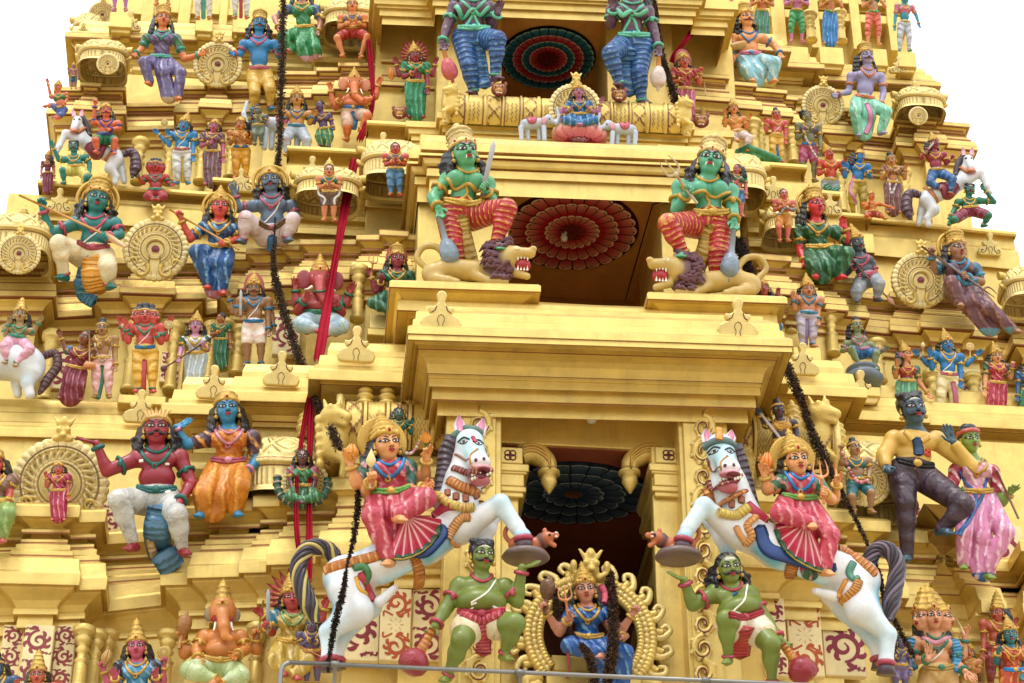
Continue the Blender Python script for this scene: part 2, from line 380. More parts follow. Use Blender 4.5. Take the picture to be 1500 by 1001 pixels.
# ------------------------------------------------------------------ heads (unit: head height, chin at y=-.5, viewer at +z)
_HEAD={}
def head_parts(kind):
    """-> (skin builder, face builder with fixed colours) ; kinds m f d(emon)"""
    if kind in _HEAD: return _HEAD[kind]
    f=kind=='f'; d=kind=='d'; s=1. if not f else .94
    pr=[ell((0,.12,-.04),(.38,.40,.42),.0),ell((0,-.08,.07),(.33*s,.41,.33),.08),ell((0,-.36,.17),((.19 if not f else .15),.14,.17),.10),
        ell((.17,-.13,.24),(.13,.12,.11),.08),ell((-.17,-.13,.24),(.13,.12,.11),.08),
        cap((-.2,.115,.33),(.2,.115,.33),.045,k=.10),
        ell((.17,.06,.44),(.10,.07,.07),-.06),ell((-.17,.06,.44),(.10,.07,.07),-.06),
        ell((.16,.03,.335),(.10,.055,.055),.03),ell((-.16,.03,.335),(.10,.055,.055),.03),
        cap((0,.08,.38),(0,-.12,.50),.035,.055,k=.04),ell((0,-.125,.50),(.065,.052,.06),.03),ell((.06,-.14,.42),(.045,.04,.05),.03),ell((-.06,-.14,.42),(.045,.04,.05),.03),
        ell((0,-.235,.385),(.12,.032,.05),.03),ell((0,-.29,.38),(.10,.035,.05),.03),
        ell((.36,-.02,-.02),(.05,.14,.09),.03),ell((-.36,-.02,-.02),(.05,.14,.09),.03),
        cap((0,-.30,-.06),(0,-.95,-.12),.20 if f else .24,.22 if f else .27,k=.08)]
    F_=Field(pr,.034); V,Q=F_.mesh(); sk=MB(); sk.add(V,Q,None,(1,1,1))
    D=Drape(F_.lo,F_.cell,F_.height()); fm=MB(); ew,eh=(.118,.046) if not d else (.135,.066)
    for q in (-1,1):
        cx=.165*q
        D.patch(fm,(cx,.03),ew*1.22,eh*1.5,BLK,.012,rot=.10*q,almond=.5)
        D.patch(fm,(cx,.026),ew*.92,eh*.86,A(.74,.71,.66),.022,rot=.10*q,almond=.55)
        D.patch(fm,(cx,.032),eh*.92,eh*.98,A(.012,.01,.012),.032)
        D.patch(fm,(cx-.012,.045),eh*.2,eh*.2,A(.8,.8,.8),.042,seg=8,rings=2)
        br=[(.045*q,.115),(.11*q,.165+.02*d),(.20*q,.175+.03*d),(.30*q,.11+.02*d)]
        D.line(fm,br,np.array([.010,.022,.025,.022,.018,.012,.006]) if not d else np.array([.03,.045,.045,.04,.034,.022,.012]),BLK,.008,n=7,flat=.6)
        D.line(fm,[(cx-.15*q,.0),(cx,.105),(cx+.16*q,.05)],.012,BLK,.01,n=7)
        D.patch(fm,(.045*q,-.165),.022,.014,A(.03,.01,.01),.006,seg=8,rings=2)
    lip=hx('b01822')
    D.line(fm,[(-.10,-.245),(-.04,-.228),(0,-.235),(.04,-.228),(.10,-.245)],np.array([.008,.018,.024,.026,.024,.026,.024,.018,.008]),lip,.008,n=9)
    D.line(fm,[(-.085,-.262),(0,-.288),(.085,-.262)],np.array([.008,.022,.030,.034,.030,.022,.008]),lip,.006,n=7)
    D.line(fm,[(-.10,-.250),(0,-.258),(.10,-.250)],.008,A(.02,.005,.005),.03,n=7)
    if d:
        for q in (-1,1): tube(fm,[(.09*q,-.26,.44),(.115*q,-.30,.46),(.13*q,-.36,.43)],[.02,.018,.004],A(.85,.83,.75),6)
    _HEAD[kind]=(sk,fm,D,F_); return _HEAD[kind]
def moustache(D,mb,big=1.):
    for q in (-1,1):
        D.line(mb,[(.0*q,-.195),(.10*q,-.205),(.19*q,-.235),(.27*q,-.20),(.30*q,-.14)],np.array([.03,.042,.045,.04,.03,.022,.008])*big,BLK,.02,n=7)
def tilak(D,mb,kind):
    if 'w' in kind:
        for dy in (.235,.265,.295): D.line(mb,[(-.17,dy),(0,dy+.01),(.17,dy)],.012,WHT,.006,n=5,flat=.5)
    if 'v' in kind:
        D.line(mb,[(-.05,.40),(-.045,.2),(0,.12),(.045,.2),(.05,.40)],.014,WHT,.008,n=11,flat=.5)
        D.line(mb,[(0,.38),(0,.17)],.016,hx('a01a1a'),.01,n=5,flat=.6)
    if 'r' in kind: D.patch(mb,(0,.20),.032,.036,hx('a01218'),.014,seg=10,rings=2)
    if 'p' in kind: # pale mask painted round the forehead
        D.patch(mb,(0,.22),.27,.10,WHT,.006,almond=.3); D.line(mb,[(0,.34),(0,.12)],np.array([.03,.028,.022,.016,.01]),hx('a01a1a'),.012,n=5,flat=.6)
# ------------------------------------------------------------------ hands (unit: hand length; palm to +z, fingers along +y, thumb on +x)
_HAND={}
def hand_mesh(kind):
    if kind in _HAND: return _HAND[kind]
    p=[cap((0,-.08,0),(0,.1,0),.13,.15,k=.0,fz=.75),cap((-.10,.16,0),(-.12,.42,0),.10,.09,k=.06,fz=.8),cap((.10,.16,0),(.12,.43,0),.10,.095,k=.06,fz=.8)]
    L=[.36,.46,.50,.42]
    for i,x in enumerate((-.185,-.065,.06,.18)):
        l=L[i]; y=.43+.03*math.sin(i); sx=x*1.1
        if kind=='open': q=[(x,y,0),(sx*1.05,y+.5*l,.02),(sx*1.1,y+l,.05)]
        elif kind=='curl': q=[(x,y,0),(sx,y+.45*l,.05),(sx*.95,y+.72*l,.19),(sx*.9,y+.78*l,.32)]
        elif kind=='pinch': q=[(x,y,0),(sx,y+.40*l,.12),(sx*.8,y+.52*l,.30)] if i>1 else [(x,y,0),(sx*1.05,y+.5*l,.06),(sx*1.1,y+.9*l,.14)]
        else: q=[(x,y,0),(sx,y+.30*l,.11),(sx*.95,y+.16*l,.27),(sx*.9,y-.10*l,.27)]
        r=[.066,.06,.052,.044]
        for j in range(len(q)-1): p.append(cap(q[j],q[j+1],r[j],r[j+1],k=.012 if j else .03))
    t={'open':[(.14,.1,.02),(.32,.30,.05),(.40,.50,.06)],'curl':[(.14,.1,.02),(.32,.28,.10),(.34,.46,.18)],'pinch':[(.14,.1,.03),(.28,.30,.16),(.20,.48,.28)],'grip':[(.14,.1,.03),(.27,.28,.17),(.13,.42,.33)]}[kind]
    for j in range(2): p.append(cap(t[j],t[j+1],.085-.02*j,.065-.012*j,k=.03))
    V,Q=Field(p,.042).mesh(); m=MB(); m.add(V,Q,None,(1,1,1)); _HAND[kind]=m; return m
def axes_to(o,x,y,z,s=1.,sx_=1.):
    X=np.eye(4); X[:3,0]=np.asarray(x)*s*sx_; X[:3,1]=np.asarray(y)*s; X[:3,2]=np.asarray(z)*s; X[:3,3]=o; return X
# ------------------------------------------------------------------ headgear, in head units
def crown_mesh(kind,gold,gem):
    mb=MB(); g=gold; g2=gold*.62; r=hx(gem) if gem else gold; up=(0,.97,-.22); b=(0,.17,-.03)
    if kind=='kirita':
        lathe(mb,[(.40,.0),(.455,.02),(.46,.10),(.43,.12),(.41,.14),(.395,.24,g2),(.40,.26),(.385,.42,g2),(.395,.44),(.375,.54,g2),(.42,.57),(.425,.63),(.37,.65),(.34,.72,g2),(.24,.81),(.12,.85),(.15,.91),(.11,.98),(.03,1.04)],b,up,28,g,g2,.03,10,.9,front=(0,0,1))
        for i in range(14): a=i*math.pi/7; ball(mb,(.42*math.sin(a),.55+.1*math.cos(a),.42*math.cos(a)-.16),.04,g,6,5)
        for a in (-.75,0,.75):
            o=A(math.sin(a)*.43,.33,math.cos(a)*.43-.10); ball(mb,o,(.085,.11,.05),g); ball(mb,o+A(math.sin(a)*.04,0,math.cos(a)*.04),(.045,.06,.04),r)
    elif kind=='cone':
        pr_=[(.40,.0),(.46,.03),(.455,.12),(.40,.15)]
        for i in range(4): q=.41-.085*i; y=.17+.2*i*(1-.06*i); pr_+=[(q,y),(q+.035,y+.05),(q+.02,y+.10),(q-.06,y+.15,g2)]
        pr_+=[(.10,.86),(.12,.91),(.07,.97),(.02,1.08)]; lathe(mb,pr_,b,up,26,g,g2,.03,10,.6,front=(0,0,1))
        ball(mb,(0,.36,.36),(.13,.17,.07),g); ball(mb,(0,.36,.42),(.05,.07,.04),r)
        for q in (-1,1): ball(mb,(.27*q,.32,.27),(.09,.11,.06),g)
    elif kind=='cap':
        lathe(mb,[(.40,.0),(.45,.03),(.44,.13),(.40,.16),(.39,.34,g2),(.30,.44),(.17,.49),(.09,.53),(.08,.58),(.02,.62)],b,up,24,g,g2,.03,11,.6,front=(0,0,1))
        ball(mb,(0,.35,.37),(.10,.13,.06),g); ball(mb,(0,.36,.42),(.045,.06,.04),r)
    elif kind=='tall':
        lathe(mb,[(.40,.0),(.455,.02),(.45,.11),(.40,.14),(.36,.3,g2),(.375,.36),(.33,.40),(.30,.56,g2),(.315,.62),(.26,.66),(.23,.80,g2),(.25,.85),(.19,.89),(.14,1.0),(.15,1.05),(.06,1.12),(.02,1.22)],b,up,24,g,g2,.03,10,.5,front=(0,0,1))
        ball(mb,(0,.36,.36),(.12,.16,.06),g); ball(mb,(0,.36,.41),(.05,.07,.04),r)
    elif kind=='bun':
        h=hx('1c2026')
        lathe(mb,[(.38,.03),(.42,.06),(.41,.16),(.36,.20),(.28,.28),(.20,.33),(.20,.38),(.22,.46),(.19,.56),(.10,.62),(.02,.64)],b,up,20,h,h*2.2,.05,9,1.2)
        lathe(mb,[(.40,.0),(.435,.02),(.43,.09),(.40,.11)],b,up,22,g,g2,.02,12,.5)
    elif kind in('band','wrap'):
        lathe(mb,[(.40,.0),(.46,.02),(.47,.08),(.44,.15),(.40,.17)],b,up,24,g,g2,.03,8,1.5,front=(0,0,1))
        if kind=='band':
            for q in np.linspace(-.5,.5,7): tube(mb,[A(q*.5,.30,.34),A(q*.7,.48,.34),A(q*.95,.66-.25*abs(q),.28)],[.05,.06,.015],g,6,flat=.6)
        else: ball(mb,(.05,.46,-.1),(.34,.2,.3),hx('17181c'))
    elif kind=='turban':
        for i,(y,q) in enumerate(((.05,.43),(.16,.44),(.27,.39),(.36,.28))):
            th=np.linspace(0,2*np.pi,22,endpoint=False); tube(mb,np.c_[q*np.cos(th),.16+y+.05*np.sin(th*1+i*1.9),q*.98*np.sin(th)-.06],.10,g,8,g2,np.linspace(0,6,22).repeat(8) if False else .4,closed=True)
        ball(mb,(0,.50,-.08),(.22,.14,.22),g)
    return mb
def halo_mesh(kind,gold):
    mb=MB(); z=-.30
    if kind=='disc':
        n=44; th=np.linspace(0,2*np.pi,n*2,endpoint=False); V=[]
        for i,(q,dz) in enumerate(((.1,.06),(.45,.05),(.70,.03),(.76,.02),(.76,-.05))):
            V.append(np.c_[q*np.cos(th),.22+q*np.sin(th),z+dz+(.022*np.cos(th*n) if 0<i<3 else 0)*np.ones_like(th)])
        mb.add(np.concatenate(V),grid_faces(5,n*2,False,True),None,gold,gold*.5)
    elif kind in('flame','fan'):
        red=hx('96383a') if kind=='flame' else gold*.85; N=13 if kind=='flame' else 9
        for a in np.linspace(-1.95,1.95,N):
            d=A(math.sin(a),math.cos(a),0); L=(1.02+.22*math.cos(a)) if kind=='flame' else .95+.15*math.cos(a)
            tube(mb,[A(0,.18,z)+d*.30,A(0,.18,z)+d*.62,A(0,.18,z+.02)+d*.85,A(0,.18,z-.02)+d*L],[.10,.14,.10,.012],red,8,gold,.7,flat=.5)
            tube(mb,[A(0,.18,z+.05)+d*.4,A(0,.18,z+.06)+d*.8],[.03,.025],gold,6)
    elif kind=='ring':
        th=np.linspace(0,2*np.pi,40,endpoint=False); o=A(0,.15,z)
        for q,r_ in ((.72,.07),(.55,.05)): tube(mb,np.c_[q*np.cos(th),o[1]+q*np.sin(th),np.full(40,z)],r_,gold,8,closed=True)
        lathe(mb,[(.6,-.03),(.6,.02)],o,(0,0,1),32,gold*.8)
    elif kind=='petal': # leaf-shaped red back plate
        red=hx('a03a3e')
        for s_,c_,zz in ((1.,red,0),(.78,gold*.8,.05)):
            th=np.linspace(0,2*np.pi,40,endpoint=False); r_=s_*(.62+.30*np.clip(np.sin(th),0,1)**3)
            poly=np.c_[r_*np.cos(th)*(1+.05*np.cos(18*th)),.18+r_*np.sin(th)]; X=np.eye(4); X[2,3]=z+zz; extrude(mb,poly,.09,X,c_)
    return mb
_HAIR={}
def hair_mesh(kind):
    if kind in _HAIR: return _HAIR[kind]
    mb=MB(); c=hx('17181c'); rnd=np.random.RandomState(3); pr=[]
    if kind in('long','wild','curly'):
        pr=[ell((0,.20,-.10),(.43,.40,.42)),ell((0,-.15,-.22),(.40,.45,.28),.08)]
        for q in (-1,1):
            for i in range(5):
                a=.34+.05*i; zz=-.02-.10*i
                pts=[(a*q*.95,.15,zz),(q*(a+.10),-.25,zz-.03),(q*(a+.16+.05*(i%2)),-.62,zz),(q*(a+.22),-.92-.06*(i%3),zz+.02)]
                for j in range(3): pr.append(cap(pts[j],pts[j+1],.085,.08-.02*j,k=.03))
                if kind!='long':
                    for y in np.linspace(-.2,-.95,5): pr.append(ell((q*(a+.12+.08*math.sin(y*9+i)),y,zz+.03),.085,.03))
        pr.append(ell((0,-.05,.42),(.30,.36,.30),-.05))
    elif kind=='short': pr=[ell((0,.19,-.07),(.42,.39,.43)),ell((.33,.05,.02),(.08,.2,.12),.05),ell((-.33,.05,.02),(.08,.2,.12),.05)]+[ell((.30*math.cos(a)*s_,.38+.12*math.sin(a*2.3+s_),.32*math.sin(a)*s_-.05),.10,.05) for a in np.linspace(0,6.28,11) for s_ in (.6,1.1)]+[ell((0,-.04,.40),(.33,.34,.30),-.03)]
    elif kind=='bunhair': pr=[ell((0,.19,-.09),(.42,.38,.42)),ell((0,.50,-.18),(.2,.18,.2),.04),ell((0,-.1,.42),(.32,.38,.30),-.04)]
    if pr:
        V,Q=Field(pr,.05).mesh(); fold=V[:,0]*4+V[:,1]*3.+.3; mb.add(V,Q,None,c,c*3.2,fold)
    _HAIR[kind]=mb; return mb
def earrings(q0):
    mb=MB()
    for q in (q0,):
        lathe(mb,[(.02,0),(.06,-.03),(.085,-.08),(.06,-.13),(.02,-.16)],(.385*q,-.15,.02),(0,1,0),10,hx('c9a548'))
        tube(mb,[(.37*q,.07,.06),(.40*q,-.02,.06),(.385*q,-.12,.05)],.035,hx('c9a548'),6)
    return mb
# ------------------------------------------------------------------ painted statues
NOFOLD=0.
def mirror(s): return s
def item(mb,kind,p0,p1,s,c,c2=None):
    """things a statue holds: p0 -> p1 in the statue's frame, s = head height in metres"""
    p0,p1=A(*p0),A(*p1); d=p1-p0; L=np.linalg.norm(d)+1e-9; d/=L; c=hx(c); c2=c*.6 if c2 is None else hx(c2)
    x=np.cross(d,A(0,0,1)); x/=np.linalg.norm(x)+1e-9
    if kind=='rod': tube(mb,[p0,p1],.07*s,c,8)
    elif kind=='stick': tube(mb,[p0,p1],.045*s,c,8)
    elif kind=='pleat': tube(mb,[p0,(p0+p1)/2+A(0,0,.05*s),p1],A(.07,.15,.20)*s,c,10,flat=.7); tube(mb,[p0+A(0,0,.06*s),(p0+p1)/2+A(0,0,.16*s),p1+A(0,0,.14*s)],A(.02,.035,.03)*s,c2,6)
    elif kind=='hem': tube(mb,[p0,p1],.10*s,c,10,flat=1.); tube(mb,[p0+A(0,-.06*s,.06*s),p1+A(0,-.06*s,.06*s)],.03*s,c2,6)
    elif kind=='taper': tube(mb,[p0,(p0+p1)/2,p1],A(.06,.11,.13)*s,c,10)
    elif kind=='mace':
        tube(mb,[p0,p1],A(.08,.11)*s,c,10); h=[(.10,-.9),(.16,-.86),(.26,-.78),(.27,-.70),(.31,-.66),(.37,-.5),(.40,-.3),(.37,-.08),(.28,.06),(.16,.12),(.09,.16),(.08,.30),(.02,.34)]
        lathe(mb,[(a*s*.72,b*s*.8) for a,b in h],p1,d,18,c2,c,.04,10,.5)
    elif kind=='club':
        tube(mb,[p0,p1],A(.12,.17)*s,c,12,c*.5,np.array([.1,5.1])); h=[(.16,-.1),(.30,0),(.43,.16),(.47,.36),(.42,.58),(.28,.70),(.05,.74)]
        lathe(mb,[(a*s,b*s) for a,b in h],p1,d,20,c2,c2*.5,.05,12,.5)
    elif kind=='sword':
        w=.075*s; X=axes_to((p0+p1)/2,x,d,np.cross(x,d)); h=L/2
        extrude(mb,[(-w,-h*.75),(w,-h*.75),(w*1.1,h*.8),(0,h),(-w*1.1,h*.8)],.05*s,X,c,.3); tube(mb,[p0,p0+d*L*.16],.06*s,c2,8); tube(mb,[p0+d*L*.15-x*.16*s,p0+d*L*.15+x*.16*s],.045*s,c2,8)
    elif kind in('trident','fork'):
        tube(mb,[p0,p1],.05*s,c,8); h=.62*s
        for q in (-1,0,1):
            pts=[p1,p1+x*q*.22*s+d*.10*s,p1+x*q*.24*s+d*.35*s,p1+x*q*.17*s+d*h]
            tube(mb,smooth_line(pts,8),np.linspace(.055,.012,8)*s,c,7)
        ball(mb,p1,.085*s,c2)
    elif kind=='spear':
        tube(mb,[p0,p1],.045*s,c,8); X=axes_to(p1,x,d,np.cross(x,d)); extrude(mb,[(0,0),(.13*s,.14*s),(.15*s,.26*s),(0,.62*s),(-.15*s,.26*s),(-.13*s,.14*s)],.06*s,X,c2,.3)
    elif kind=='lotus':
        tube(mb,[p0,p1],.035*s,hx('3c6a3a'),6)
        for i in range(9):
            a=i*2.4; e=x*math.cos(a)+np.cross(d,x)*math.sin(a); tube(mb,[p1,p1+e*.13*s+d*.10*s,p1+e*.09*s+d*.30*s],A(.05,.085,.01)*s,c,6)
    elif kind=='disc':
        n=A(0,0,1); tube(mb,[p0,p1],.03*s,c,6); lathe(mb,[(.02*s,-.05*s),(.24*s,-.04*s),(.28*s,0),(.24*s,.04*s),(.16*s,.03*s,c2),(.05*s,.06*s)],p1,n,18,c,None,.04,10)
    elif kind=='conch':
        tube(mb,[p0,p1],.03*s,c,6); lathe(mb,[(.02*s,-.12*s),(.11*s,-.06*s),(.17*s,.06*s),(.14*s,.16*s),(.06*s,.24*s),(.01*s,.34*s)],p1,d,10,c)
    elif kind=='flame':
        for i in range(7):
            a=i*.9; e=x*math.cos(a)+np.cross(d,x)*math.sin(a); tube(mb,smooth_line([p0,p0+d*L*.4+e*.16*s,p0+d*L*.75+e*.10*s,p1+e*.06*s],7),np.array([.04,.07,.08,.075,.05,.03,.005])*s,c,6)
    elif kind=='bow':
        m=(p0+p1)/2+x*.5*s; tube(mb,smooth_line([p0,m-d*.2*L,m+d*.2*L,p1],10),.06*s,c,8)
    elif kind=='veena':
        tube(mb,[p0,p1],.085*s,c,10); ball(mb,p0,A(.36,.36,.26)*s,c,14,9); ball(mb,p1,.14*s,c2); tube(mb,[p0+A(0,0,.26*s),p1+A(0,0,.1*s)],.02*s,c2,5)
    elif kind=='drum':
        lathe(mb,[(.30*s,-L/2),(.36*s,-L*.42),(.42*s,0),(.36*s,L*.42),(.30*s,L/2)],(p0+p1)/2,d,16,c,c2,0,8,.5)
    elif kind=='ball': ball(mb,p1,.26*s,c)
    elif kind=='plate': lathe(mb,[(.05*s,-.05*s),(.5*s,-.1*s),(.58*s,.02*s),(.5*s,.06*s),(.1*s,.02*s)],p1,A(0,1,.35),18,c)
    elif kind=='snake':
        pts=smooth_line([p0,p0+d*L*.25+x*.25*s,p0+d*L*.55-x*.25*s,p0+d*L*.8+x*.15*s,p1],22); tube(mb,pts,np.r_[np.linspace(.05,.12,16),.12,.14,.16,.14,.08,.02]*s,c,8,c2,np.linspace(.1,9,22))
    elif kind=='garland':
        for t in np.linspace(0,1,13):
            q=p0+(p1-p0)*t+A(0,-.35*L*math.sin(math.pi*t),0); ball(mb,q,.13*s,c if int(t*12)%3 else c2,8,6)
def ring(mb,c,ax,r,w,col,sy_=1.,seg=16,bead=False,**k):
    x,y,_=frame_axes(ax); th=np.linspace(0,2*np.pi,seg,endpoint=False)
    tube(mb,c+r*(np.cos(th)[:,None]*x+sy_*np.sin(th)[:,None]*y),w*(1+.3*(np.arange(seg)%2) if bead else 1),col,7,closed=True,**k)
PX=re.compile(r'([A-Za-z]+\d?)\s*(-?[\d.]+),(-?[\d.]+)(?:,(-?[\d.]+))?')
GLD='c9a34c'
FIGS=[]
def fig(j,label,hh,Y,skin,low=None,up=None,crown='tall',hair='long',halo=None,face='r',must=0,head=None,sex='m',yaw=0,nod=-.10,roll=None,tilt=15,
        hands=None,hand_rot={},items=(),sash=(),fat=0.,neck=2,thread=0,name='deity_statue',cat='statue',group='painted deity statues on the temple tower',
        cgold=GLD,gem='9a1826',jewel=GLD,bands='abf',lines=(),bareleg=None,marks=(),faces=0,belt=1,feet=1,hscale=1.0,elev=0.,beads=None,extra=None):
    J={}
    for k,a,b,c in PX.findall(j): J[k]=[float(a),float(b),float(c) if c else None]
    s=hh*1.12/100.; f=sex=='f'
    if 'B' in J: bx_,by_=J['B'][:2]
    else:
        fs=[J[k] for k in ('LF','RF') if k in J]; bx_=sum(q[0] for q in fs)/len(fs); by_=max(q[1] for q in fs)
    t_=math.radians(tilt); O=P(bx_,by_,Y); U=A(1,0,0); V=A(0,-math.sin(t_),math.cos(t_)); N=A(0,-math.cos(t_),-math.sin(t_))
    def L(px,py,d=0.):
        o=O+N*d; D=FW*F+RT*(px-750)+UP*(500.5-py); tt=np.dot(o-CAM,N)/np.dot(D,N); w=CAM+D*tt-O; return A(w@U,w@V,d)
    dd={'H':.18,'N':.02,'P':0,'LK':.12,'RK':.12,'LF':0.,'RF':0.,'LE':-.02,'RE':-.02,'LH':.3,'RH':.3,'LE2':-.2,'RE2':-.2,'LH2':-.05,'RH2':-.05,'LS':-.02,'RS':-.02}
    def get(k):
        if k not in J: return None
        a,b,c=J[k]; return L(a,b,(dd.get(k,0) if c is None else c)*s)
    H=get('H'); Pv=get('P'); Nk=get('N')
    if Nk is None: Nk=H+A(0,-.66*s,-.16*s)+(Pv-H)*A(.06,0,0)
    upv=Nk-Pv; TL=np.linalg.norm(upv); upv=upv/TL; side=np.cross(upv,A(0,0,1)); side/=np.linalg.norm(side); nz=np.cross(side,upv); R0=np.stack([side,upv,nz],1)
    sw=(.72 if f else .84)*s
    LS=get('LS'); RS=get('RS')
    if LS is None: LS=Nk-side*sw-upv*.2*s
    if RS is None: RS=Nk+side*sw-upv*.2*s
    sw=np.linalg.norm(RS-LS)/2
    # limbs
    arms=[]
    for q,S,e,h in ((-1,LS,'LE','LH'),(1,RS,'RE','RH'),(-1,LS,'LE2','LH2'),(1,RS,'RE2','RH2')):
        E=get(e);Hd=get(h)
        if E is None and Hd is None:
            if e.endswith('2'): continue
            E=S+A(q*.28*s,-1.15*s,-.05*s); Hd=E+A(-q*.02*s,-1.0*s,.2*s)
        elif E is None: E=(S+Hd)/2+A(q*.35*s,-.25*s,-.15*s)
        if 'x' in bands and q==-1 and not e.endswith('2'): pass
        S2=S-upv*.06*s+A(0,0,-.12*s) if e.endswith('2') else S
        arms.append((q,S2,E,Hd,e))
    hipw=(.34 if f else .31)*s; hip=[Pv-side*hipw-upv*.12*s,Pv+side*hipw-upv*.12*s]
    legs=[]
    for q,hp,k,fo in ((-1,hip[0],'LK','LF'),(1,hip[1],'RK','RF')):
        K=get(k);Fo=get(fo)
        if Fo is None and K is None: continue
        if K is None: K=(hp+Fo)/2+A(q*.04*s,0,.12*s)
        legs.append((q,hp,K,Fo))
    # body
    pr=[]; T=lambda x,y,z: Nk-upv*(y*TL)+side*(x*s)+nz*(z*s)
    cw=max(sw*.80,.5*s)
    pr+=[ell(T(0,.24,.0),(cw,.27*TL+.12*s,.40*s),.0,None,R0),cap(LS*.93+RS*.07,RS*.93+LS*.07,.22*s,k=.12*s),cap(Nk-upv*.1*s,Nk+(H-Nk)*.45,.27*s,.2*s,k=.15*s)]
    if f: pr+=[ell(T(q*.31,.33,.30),(.29*s,.29*s,.27*s),.05*s) for q in (-1,1)]+[ell(T(0,.62,.0),((.40+fat*.25)*s,.26*TL,(.32+fat*.2)*s),.12*s,None,R0)]
    else: pr+=[ell(T(q*.30,.27,.27),(.32*s,.24*s,.17*s),.07*s,None,R0) for q in (-1,1)]+[ell(T(0,.62,.03+.1*fat),((.50+fat*.28)*s,.27*TL+fat*.08*s,(.36+fat*.34)*s),.12*s,None,R0)]
    pelv=[ell(T(0,.98,.0),((.60 if f else .55)*s+fat*.1*s,.42*s,.42*s+fat*.06*s),.14*s,None,R0)]; pr+=pelv
    armp=[];upa=[]
    th_=1.12+.25*fat
    for q,S,E,Hd,e in arms:
        a_=[ell(S,.25*s*th_,.1*s),cap(S,E,.215*s*th_,.165*s*th_,k=.05*s)]; upa+=a_
        armp+=a_+[cap(E,Hd,.165*s*th_,.105*s*th_,k=.05*s),ell(E+(Hd-E)*.25,.16*s*th_,.06*s)]
    legp=[];footp=[];thp=[]
    for q,hp,K,Fo in legs:
        a_=[cap(hp,K,(.42+.08*fat)*s,.25*s*th_,k=.08*s)]; thp+=a_; legp+=a_
        if Fo is not None:
            cl=np.linalg.norm(Fo-K); back=A(0,0,-.06*s); b_=[cap(K,Fo,.225*s*th_,.13*s,k=.06*s),ell(K+(Fo-K)*.33+back,(.21*s*th_,min(.36*s,.4*cl),.22*s*th_),.08*s)]
            thp+=[];legp+=b_
            if feet:
                fd=A(q*.30,-.18,.85) if feet==1 else A(*feet)*(A(1,1,1) if q==1 or feet==1 else A(1,1,1)); fd=fd/np.linalg.norm(fd)
                ft=Fo+A(0,-.05*s,0)
                footp+=[cap(ft-fd*.12*s,ft+fd*.36*s+A(0,-.04*s,0),.145*s,.13*s,k=.05*s)]+[cap(ft+fd*.40*s+A((i-2)*.062*s,-.05*s,0),ft+fd*(.58-.03*abs(i-(3 if q<0 else 1)))*s+A((i-2)*.066*s,-.07*s,0),.05*s,.042*s,k=.02*s) for i in range(5)]
    ext=[]
    if extra: ext=extra(L,s,get,Pv,Nk,H)
    allp=pr+armp+legp+footp+ext
    for (x,y,d,r_,c) in marks: pass
    cell=max(.0105,min(.02,s*.05)); bl=[bounds(p) for p in allp]; mg=(.75 if low and low[0]=='skirt' else .3)*s+3*cell
    lo=np.min([b[0] for b in bl],0)-mg; hi=np.max([b[1] for b in bl],0)+mg
    FB=Field(allp,cell,lo,hi); sk=hx(skin)
    root=empty(name,tuple(O),label=label,cat=cat,group=group); X=np.eye(4); X[:3,0]=U;X[:3,1]=V;X[:3,2]=N;X[:3,3]=O
    root.matrix_world=Matrix([list(r) for r in X])
    def part(nm,mb,mat=None,smooth=True):
        if mb.n:
            o=mb.build(nm,mat or M_PAINT,None,smooth); o.parent=root; return o
    body=MB(); VB,QB=FB.mesh()
    body.add(VB,QB,None,colour_by_prim(VB,allp,sk,.08*s))
    Ht=FB.height(); grids=[FB]
    gj=hx(jewel)
    # lower garment
    if fat>.9:
        pass
    if low:
        ty,c1,c2=low[0],hx(low[1]),hx(low[2] if len(low)>2 and low[2] else low[1]); fr=low[3] if len(low)>3 else 3.5; g=.055*s
        gp=[ell(T(0,1.0,.0),((.70 if f else .66)*s+fat*.12*s,.44*s,.54*s+fat*.12*s),.1*s,None,R0),cap(T(0,1.0,.1),T(0,1.0,.1)-A(0,.3*s,0),.40*s,.3*s,k=.1*s)]
        for q,hp,K,Fo in legs:
            gp.append(cap(hp,K,(.46+.08*fat)*s,.29*s*th_,k=.1*s))
            if ty=='trunks': gp[-1]=cap(hp,hp+(K-hp)*.42,(.44+.08*fat)*s,.38*s*th_,k=.1*s)
            elif ty=='shorts' : gp[-1]=cap(hp,hp+(K-hp)*.8,(.42+.08*fat)*s,.33*s*th_,k=.1*s)
            elif Fo is not None:
                e=K+(Fo-K)*{'dhoti':.86,'skirt':.9,'trousers':.98,'knee':.35}.get(ty,.86)
                gp+=[cap(K,e,.275*s*th_,(.19 if ty!='skirt' else .26)*s,k=.06*s),ell(K+(Fo-K)*.33,(.26*s*th_,.34*s,.26*s*th_),.08*s)]
        if ty!='skirt' and fr<=4.5: c2=c1*.5+c2*.5
        seated=len(legs)==2 and (legs[0][2][2]+legs[1][2][2])/2-Pv[2]>.65*s
        if ty=='skirt' and seated: # cloth drawn over both legs, with a fall of pleats behind the shins
            lowf=min((l[3] if l[3] is not None else l[2] for l in legs),key=lambda p:p[1]); mid=sum((l[2] for l in legs))/2
            gp+=[cap(Pv-upv*.1*s,mid+A(0,-.1*s,-.45*s),.52*s,.42*s,k=.1*s,fz=.8),cap(mid+A(0,-.1*s,-.5*s),A(.5*lowf[0]+.5*mid[0],lowf[1]+.22*s,mid[2]-.55*s),.42*s,.50*s,k=.08*s,fz=.5)]
        elif ty=='skirt' and len(legs)==2:
            (_,h0,K0,F0),(_,h1,K1,F1)=legs
            F0=K0 if F0 is None else F0;F1=K1 if F1 is None else F1
